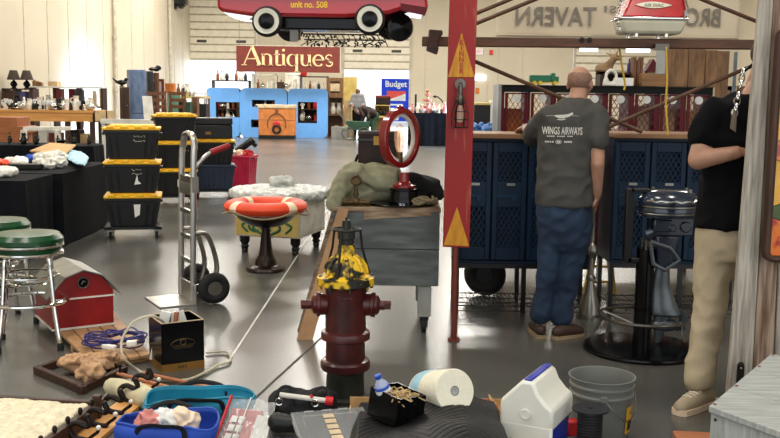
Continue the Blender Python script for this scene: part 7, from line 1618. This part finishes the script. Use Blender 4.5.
# zip bag of red goods
q = fl(246, 436); q.z = 0
t = thing('zip_bag', 'clear zip bag with a red edge holding red printed goods', 'zip bag', q, R(-16))
T_ = R(38)
def zp(x, s, o=0): return V((x, s*math.cos(T_)*.9+.0, .03+s*math.sin(T_)+o))
mb = MB(); mb.grid(lambda u, v: zp(-.115+.23*u, -.14+.27*v, .04+.012*noise.noise(V((u*7, v*7, 0)))-.02*abs(u-.5)), 20, 24, .004); mb.build('front_film', M.clear_bag, t)
MB().tube([zp(-.115, -.14, .045), zp(-.115, .13, .045)], .008, 6).build('red_zip', M.zip_red, t); MB().tube([zp(-.02, -.14, .05), zp(-.015, .13, .046)], .003, 5).build('seam', M.white_paper, t)
mb = MB(); mb.grid(lambda u, v: zp(-.1+.16*u, -.13+.22*v, .02+.008*noise.noise(V((u*9, v*9, 3)))), 12, 12, .02); mb.build('red_goods', M.red_pack, t)
mb = MB()
for i in range(3):
    for j in range(2): mb.prism([zp(-.08+.038*j, -.1+.05*i, .03), zp(-.05+.038*j, -.1+.05*i, .03), zp(-.05+.038*j, -.065+.05*i, .03), zp(-.08+.038*j, -.065+.05*i, .03)], (0, -.002, .003))
mb.build('white_print', M.white_paper, t)
mb = MB(); mb.grid(lambda u, v: zp(.04+.08*u, -.14+.2*v, .026+.01*noise.noise(V((u*9, v*9, 8)))), 10, 10, .03); mb.build('white_insert', M.white_paper, t)
# black bag with white-handled tool
q = fl(303, 425); q.z = 0
t = thing('black_bag', 'black soft tool bag with carry handles beside the hydrant', 'bag', q, R(-4))
mb = MB(); mb.loft([((0, 0, .0), .15, .1, 0), ((0, 0, .05), .165, .115, 0), ((0, 0, .12), .16, .105, 0), ((0, .0, .155), .14, .08, 0), ((0, .01, .165), .08, .04, 0)], 30); mb.ell((.1, 0, .13), (.06, .08, .05)); mb.ell((-.09, 0, .135), (.06, .07, .045))
meshed(mb, 'body', M.black_nylon, t, vox=.01, sm=3, amp=.016, sc=10, ridge=True)
for x in (-.075, .095): MB().tube(spline([(x-.04, -.1, .1), (x-.04, -.1, .16), (x-.015, -.07, .205), (x+.03, -.06, .2), (x+.045, -.1, .15), (x+.045, -.11, .1)], 6), .008, 8, flat=.5).build('handle', M.black_nylon, t); MB().torus((x-.02, -.115, .15), .016, .003, (0, 1, 0), n=16, m=5).build('buckle', M.chrome, t)
t2 = thing('mallet', 'white-handled tool with a red end lying across the black bag', 'tool', q+V((.03, -.1, .165))); a, b = V((-.13, -.01, .02)), V((.085, -.01, -.005)); MB().tube([a, b], .012, 10).build('handle', M.white_paint, t2); MB().tube([b, b+V((.035, 0, -.004))], .021, 12).build('head', M.zip_red, t2); MB().tube([a.lerp(b, .68)+V((0, -.012, .012)), a.lerp(b, .72)+V((0, -.012, .02))], .008, 8).build('button', M.zip_red, t2)
# grey mouse-like round tool beside organiser
q = fl(282, 437); mb = MB(); mb.limb([V((q.x-.02, q.y, .07)), V((q.x+.05, q.y-.03, .075))], [.05, .04]); tag(meshed(mb, 'dark_pouch', M.black_plastic, vox=.008, sm=2), 'rounded dark pouch left of the clear organiser case', 'pouch')
# organiser
q = fl(327, 433); q.z = .11
t = thing('organiser_case', 'clear plastic organiser case of small parts propped on the black bag', 'organiser', (at(331, 438, 3.9).x, 3.97, .16), R(17)); rm = Matrix.Rotation(R(13), 3, 'X')
def ob(mb, x0, x1, y0, y1, z0, z1): return mb.box(rm @ V(((x0+x1)/2, (y0+y1)/2, (z0+z1)/2)), (x1-x0, y1-y0, z1-z0), rot=rm)
mb = MB(); ob(mb, -.155, .155, -.13, .1, 0, .035); mb.build('tray', M.clear_plastic, t, bevel=.008)
mb = MB(); ob(mb, -.16, .16, -.135, .105, .036, .044); mb.build('lid', M.clear_plastic, t, bevel=.003)
mb = MB(); ob(mb, -.16, .16, -.135, -.128, .044, .05); ob(mb, -.16, .16, .098, .105, .044, .05); ob(mb, -.16, -.153, -.135, .105, .044, .05); ob(mb, .153, .16, -.135, .105, .044, .05); ob(mb, -.12, -.116, -.12, .09, .044, .048); ob(mb, .116, .12, -.12, .09, .044, .048); ob(mb, -.12, .12, .07, .074, .044, .048); mb.build('lid_rim', M.clear_bag, t)
mb = MB()
for i in range(5): ob(mb, -.028, .02, -.12+.042*i, -.09+.042*i, .045, .047)
mb.build('paper_label', M.fawn_light, t)
for x in (-.08, .07, .0): mb = MB(); ob(mb, x-.02, x+.02, .1, .112, .02, .048); mb.build('latch', M.grey_plastic, t)
mb = MB(); q_ = random.Random(2)
for i in range(30): x, y = q_.uniform(-.14, .13), q_.uniform(-.11, .07); ob(mb, x, x+.018, y, y+.012, .004, .016)
o = mb.build('small_part_pile', M.steel, t); o['kind'] = 'stuff'
# quilted blanket
q = fl(430, 440, .12)
X0, X1 = at(352, 430, 4.1).x, at(504, 430, 4.1).x
def bl(u, v):
    x = X0+(X1-X0)*u; y = 3.6+.68*v
    z = .235+.075*math.exp(-((u-.62)/.25)**2)*(.5+v*.5)-.03*v+.03*noise.noise(V((u*3, v*3, 2)))
    s_ = abs(((v*17+4*abs(((u*4.2) % 2)-1)) % 1)-.5)*2
    z += .005*min(1, (1-s_)*4)
    if u < .05: z -= (.05-u)*1.2
    if v > .93: z -= (v-.93)*1.6
    if u > .95: z -= (u-.95)*2
    return V((x, y, z))
o = tag(MB().grid(bl, 170, 190, .02).build('moving_blanket', M.quilt_black, sharp=180), 'black quilted moving blanket in the bottom foreground', 'blanket'); BLZ = .2
# supports: cardboard box behind/under the blanket
a, b = at(350, 400, 4.4), at(501, 400, 4.4)
t = thing('cardboard_box', 'open tan cardboard box of goods behind the black quilted blanket', 'box', ((a.x+b.x)/2, 4.3, 0)); w_ = (b.x-a.x)/2; zb = vz(398, 4.4, 425)
MB().bx(-w_, w_, .1, .106, 0, zb).bx(-w_, -w_+.006, -.62, .1, 0, zb-.04).bx(w_-.006, w_, -.62, .1, 0, zb-.03).bx(-w_, w_, -.62, -.614, 0, .16).bx(-w_, w_, -.62, .1, 0, .006).build('walls', M.cardboard, t)
MB().hexa([V((w_-.02, .0, zb-.035)), V((w_+.015, .0, zb-.06)), V((w_+.015, .1, zb-.06)), V((w_-.02, .1, zb-.035))], [V((w_-.06, .0, zb+.02)), V((w_-.055, .0, zb+.022)), V((w_-.055, .1, zb+.022)), V((w_-.06, .1, zb+.02))]).build('flap', M.cardboard, t)
for u, v, l, r_ in ((484, 404, 'left', .1), (491, 409, 'right', -.3)):
    p = at(u, v, 4.26); tag(MB().box(p-V((0, 0, .01)), (.05, .06, .05), r_).build('red_packet', M.red_pack, bevel=.006), l+' red packet in the cardboard box beside the white cooler', 'packet', 'red packets in the cardboard box')
p = at(379, 392, 4.181); tag(MB().box(p, (.04, .05, .05), .3).build('red_packet', M.red_pack, bevel=.006), 'red packet behind the black open box', 'packet')
# black open box
c = at(394, 431, 3.847)
q = at(409, 436, 3.679); rz = R(-38+72)
t = thing('black_box', 'open black cardboard box with a bottle and shredded filling in the foreground', 'box', (at(394.5, 418, 3.97).x, 3.97, .26), R(-47)); w_, d_, h_ = .09, .078, .125
k = .005; MB().bx(-w_, w_, -d_, -d_+k, 0, h_).bx(-w_, w_, d_-k, d_, 0, h_).bx(-w_, -w_+k, -d_, d_, 0, h_).bx(w_-k, w_, -d_, d_, 0, h_).build('walls', M.black_gloss, t); MB().bx(-w_, w_, -d_, d_, 0, .005).build('bottom_panel', M.black_plastic, t); t.location.z = .225; t.rotation_euler = (Matrix.Rotation(R(7), 3, 'Y') @ Matrix.Rotation(R(-47), 3, 'Z')).to_euler()
t.children[0].data.materials[0] = M.black_plastic
bp_ = t.location
mb = MB(); q_ = random.Random(4)
for i in range(60): p = V((q_.uniform(-.02, .07), q_.uniform(-.05, .05), h_-.04+.035*q_.random())); a_ = q_.uniform(0, 6); mb.tube([p, p+V((.03*math.cos(a_), .03*math.sin(a_), .012)), p+V((.05*math.cos(a_+.7), .05*math.sin(a_+.7), 0))], .0035, 4)
mb.bx(-w_+.008, w_-.008, -d_+.008, d_-.008, .02, h_-.03)
o = tag(mb.build('shredded_filling', M.raffia, loc=(0, 0, 0)), 'shredded straw filling in the black open box', 'filling', None, 'stuff'); o.location = bp_; o.rotation_euler = t.rotation_euler
t2 = thing('water_bottle', 'clear water bottle with a blue label and cap standing in the black box', 'bottle', at(388, 398, 3.97)-V((0, 0, .02))); t2.rotation_euler = (R(8), R(-20), 0)
MB().lathe([(.028, 0), (.032, .01), (.031, .04), (.032, .045), (.031, .08), (.027, .095), (.013, .115), (.012, .125), (0, .125)], n=24).build('body', M.clear_water, t2); MB().lathe([(.0325, .042), (.0328, .045), (.0325, .08), (.0315, .083)], n=24).build('label', M.bottle_blue, t2); MB().lathe([(.014, .118), (.015, .12), (.0145, .135), (0, .136)], n=18).build('cap', M.bottle_blue, t2)
MB().lathe([(.033, .055), (.0335, .06), (.033, .07)], n=24).build('label_band', M.white_paper, t2)
# paper towel roll
p = at(452, 391, 4.05); t = thing('paper_towel_roll', 'wrapped white paper towel roll lying on the black quilted blanket', 'paper towel', p)
ax = V((.42, -.85, .3)).normalized(); r_ = .095
MB().lathe([(.022, 0), (r_*.97, 0), (r_, .006), (r_, .26), (r_*.97, .266), (.022, .266), (.022, 0)], (-ax.x*.24, -ax.y*.24, -ax.z*.24), n=44, d=ax).build('roll', M.towel_paper, t); MB().lathe([(.0, .0), (.0225, .0), (.0225, .262), (.016, .268), (.0, .264)], (-ax.x*.242, -ax.y*.242, -ax.z*.242), n=24, d=ax).build('core', M.towel_core, t)
MB().lathe([(r_+.002, 0), (r_+.002, .15)], (-ax.x*.235, -ax.y*.235, -ax.z*.235), n=44, d=ax).build('printed_wrapper', M.pale_blue, t) if False else MB().lathe([(r_+.0015, .02), (r_+.003, .03), (r_+.003, .09), (r_+.0015, .1)], (-ax.x*.24, -ax.y*.24, -ax.z*.24), n=44, d=ax).build('printed_wrapper', M.pale_blue, t)
# cooler
q = fl(533, 455); t = thing('cooler', 'cooler', 'cooler', (at(526.6, 388, 3.95).x+.068, 4.084, .0), R(0))
t['label'] = 'white and blue picnic cooler with a tent-shaped lid in the foreground'
Y = 3.95
def cp(u, v, y=Y): p = at(u, v, y); return p-t.location
def face(pts, y0, y1, nm, m, bev=.012):
    return MB().prism([cp(u, v, y0) for u, v in pts], (0, y1-y0, 0)).build(nm, m, t, bevel=bev)
zbot = -t.location.z
A3 = Matrix.Rotation(R(-33), 3, 'Z'); w_, d_, h_ = .108, .142, .0
bs = MB(); zz1 = .245; 
lo_ = [V((x*.95, y*.95, 0)) for x, y in ((-w_, -d_), (w_, -d_), (w_, d_), (-w_, d_))]; hi_ = [V((x, y, zz1)) for x, y in ((-w_, -d_), (w_, -d_), (w_, d_), (-w_, d_))]
rz_ = R(-27); t.rotation_euler = (0, 0, rz_)
bs.hexa(lo_, hi_).build('body', M.cooler_blue, t, bevel=.015)
e = [(-.118, .20), (.118, .20), (.118, .292), (.085, .315), (.052, .352), (.034, .392), (.022, .404), (-.018, .404), (-.03, .396), (-.118, .305)]
MB().prism([(x, -.15, z) for x, z in e], (0, .3, 0)).build('lid', M.cooler_white, t, bevel=.014)
MB().bx(-.016, .018, -.14, .14, .402, .41).build('lid_button', M.cooler_blue, t, bevel=.004)
MB().cyl((.0, -.158, .262), (0, -.145, .262), .019, n=24).torus((0, -.156, .262), .019, .004, (0, 1, 0), n=28, m=6).build('pivot', M.cooler_white, t)
MB().bx(-.128, .128, -.164, .164, .0, .2).build('swing_shell', M.cooler_white, t, bevel=.014) if False else MB().bx(-.117, .117, -.151, -.13, .0, .22).build('handle_arm', M.cooler_white, t, bevel=.01)
# bucket
q = fl(601, 452); q = V((at(601, 400, 4.45).x, 4.45, 0)); t = thing('bucket', 'grey plastic bucket with a yellow label and wire handle in the foreground', 'bucket', q); zt = vz(375, 4.45, 601); k = zt/.37
MB().lathe([(.125, 0), (.13, .004), (.142, zt-.09), (.151, zt-.088), (.152, zt-.078), (.144, zt-.07), (.144, zt-.05), (.153, zt-.045), (.153, zt-.036), (.146, zt-.03), (.147, zt-.008), (.156, zt-.006), (.157, zt), (.149, zt), (.146, zt-.01), (.138, zt-.09), (.124, .012), (0, .01)], n=56).build('body', M.bucket_grey, t)
MB().tube(spline([(-.02, -.15, zt-.075), (.03, -.165, zt-.13), (.09, -.145, zt-.175), (.145, -.07, zt-.15), (.158, .0, zt-.075)], 6), .003, 6).build('wire_handle', M.steel, t)
MB().box((-.02, -.15, zt-.075), (.03, .016, .03)).build('handle_ear', M.bucket_grey, t, bevel=.004)
vs = []; 
def blab(a0, a1, z0_, z1_, rad, nm, m):
    mb = MB(); mb.grid(lambda u, v: V(((rad+.006*v)*math.sin(a0+(a1-a0)*u), -(rad+.006*v)*math.cos(a0+(a1-a0)*u), z0_+(z1_-z0_)*v)), 10, 4); return mb.build(nm, m, t)
blab(.75, 1.45, zt-.255, zt-.125, .1375, 'label', M.label_yellow); blab(.85, 1.4, zt-.24, zt-.195, .139, 'label_print', M.black_plastic); blab(.9, 1.2, zt-.165, zt-.15, .1395, 'label_print', M.locker_red)
# spool of black wire
q = at(590, 420, 4.0); t = thing('wire_spool', 'spool of black wire with a grey flange before the bucket', 'spool', (q.x, 4.0, .10)); hh = vz(409, 4.0, 590)-.10
MB().lathe([(.075, 0), (.075, .006), (.03, .008)], n=32).build('flange', M.grey_board, t); MB().lathe([(.012, hh), (.078, hh-.003), (.078, hh+.004), (.012, hh+.006)], n=40).build('flange', M.locker_in, t); MB().lathe([(.045, .006), (.05, .02), (.05, hh-.02), (.045, hh-.004)], n=30).build('wire', M.black_plastic, t)
mb = MB()
for i in range(12): mb.torus((0, 0, .02+(hh-.04)*i/11), .05, .0045, n=32, m=5)
mb.build('windings', M.rubber, t); MB().cyl((0, 0, 0), (0, 0, hh+.008), .012).build('core', M.black_metal, t)
# navy cloth under the spool, between cooler and bucket
mb = MB(); q_ = random.Random(8)
for i in range(16): mb.ell((at(548+i*6, 440, 4.0).x, 4.0+q_.uniform(-.1, .12), .04), (.06, .08, .045))
tag(meshed(mb, 'navy_cloth', M.navy_cloth, vox=.012, sm=3, amp=.014, sc=12, ridge=True, post=flat(.001)), 'heaped navy speckled cloth under the wire spool and bucket', 'cloth')
mb = MB(); 
for i in range(7): mb.ell((at(262+i*5, 440, 3.98).x, 4.0+.03*(i % 2), .05), (.05, .07, .05))
tag(meshed(mb, 'navy_cloth', M.navy_cloth, vox=.012, sm=3, amp=.014, sc=12, ridge=True, post=flat(.001)), 'small heap of navy cloth left of the clear organiser', 'cloth')
p = at(571, 421, 4.35); tag(MB().box(p-V((0, 0, .03)), (.06, .05, .08), .2).build('red_can', M.red_pack, bevel=.012), 'red packet between the white cooler and the bucket', 'packet')
# grey painted box lower right
a, b = fl(709, 406, .42), fl(772, 353, .42); fr = fl(800, 439, .42); bk = b+(fr-a)
t = thing('grey_box', 'grey painted plank box with rusty nail heads in the lower right corner', 'box', (fr.x, fr.y+.1, 0))
P_ = [a, fr, bk, b]; u_ = V((0, 0, .024))
for i in range(3):
    f0, f1 = i/3, (i+1)/3; L = [a.lerp(b, f0), fr.lerp(bk, f0), fr.lerp(bk, f1-.006), a.lerp(b, f1-.006)]
    MB().hexa([p-u_ for p in L], L).build('lid_board', M.grey_board, t, w=True, bevel=.002)
ins = [p.lerp((a+bk)/2, .03) for p in P_]; MB().hexa([V((p.x, p.y, 0)) for p in ins], [p-u_*1.05 for p in ins]).build('body', M.grey_board, t, w=True, bevel=.004)
for f in (.04, .35, .72, .97):
    p = a.lerp(b, f).lerp(fr.lerp(bk, f), .035); MB().cyl(p-V((0, 0, .004)), p+V((0, 0, .003)), .007, n=10).build('nail_head', M.pipe_rust, t, w=True)
p = at(712, 413, (a.y+ins[0].y)/2-.02); MB().ell(ins[0].lerp(ins[1], .06)-V((0, 0, .05)), .006).build('nail_head', M.black_metal, t, w=True)
# brown wood block on the floor
a = fl(676, 431, .05); t = tag(MB().box(a+V((.08, -.06, -.025)), (.2, .12, .05), R(-6)).build('wood_block', M.stick_wood, bevel=.004), 'flat brown wood block on the floor left of the grey box', 'block')
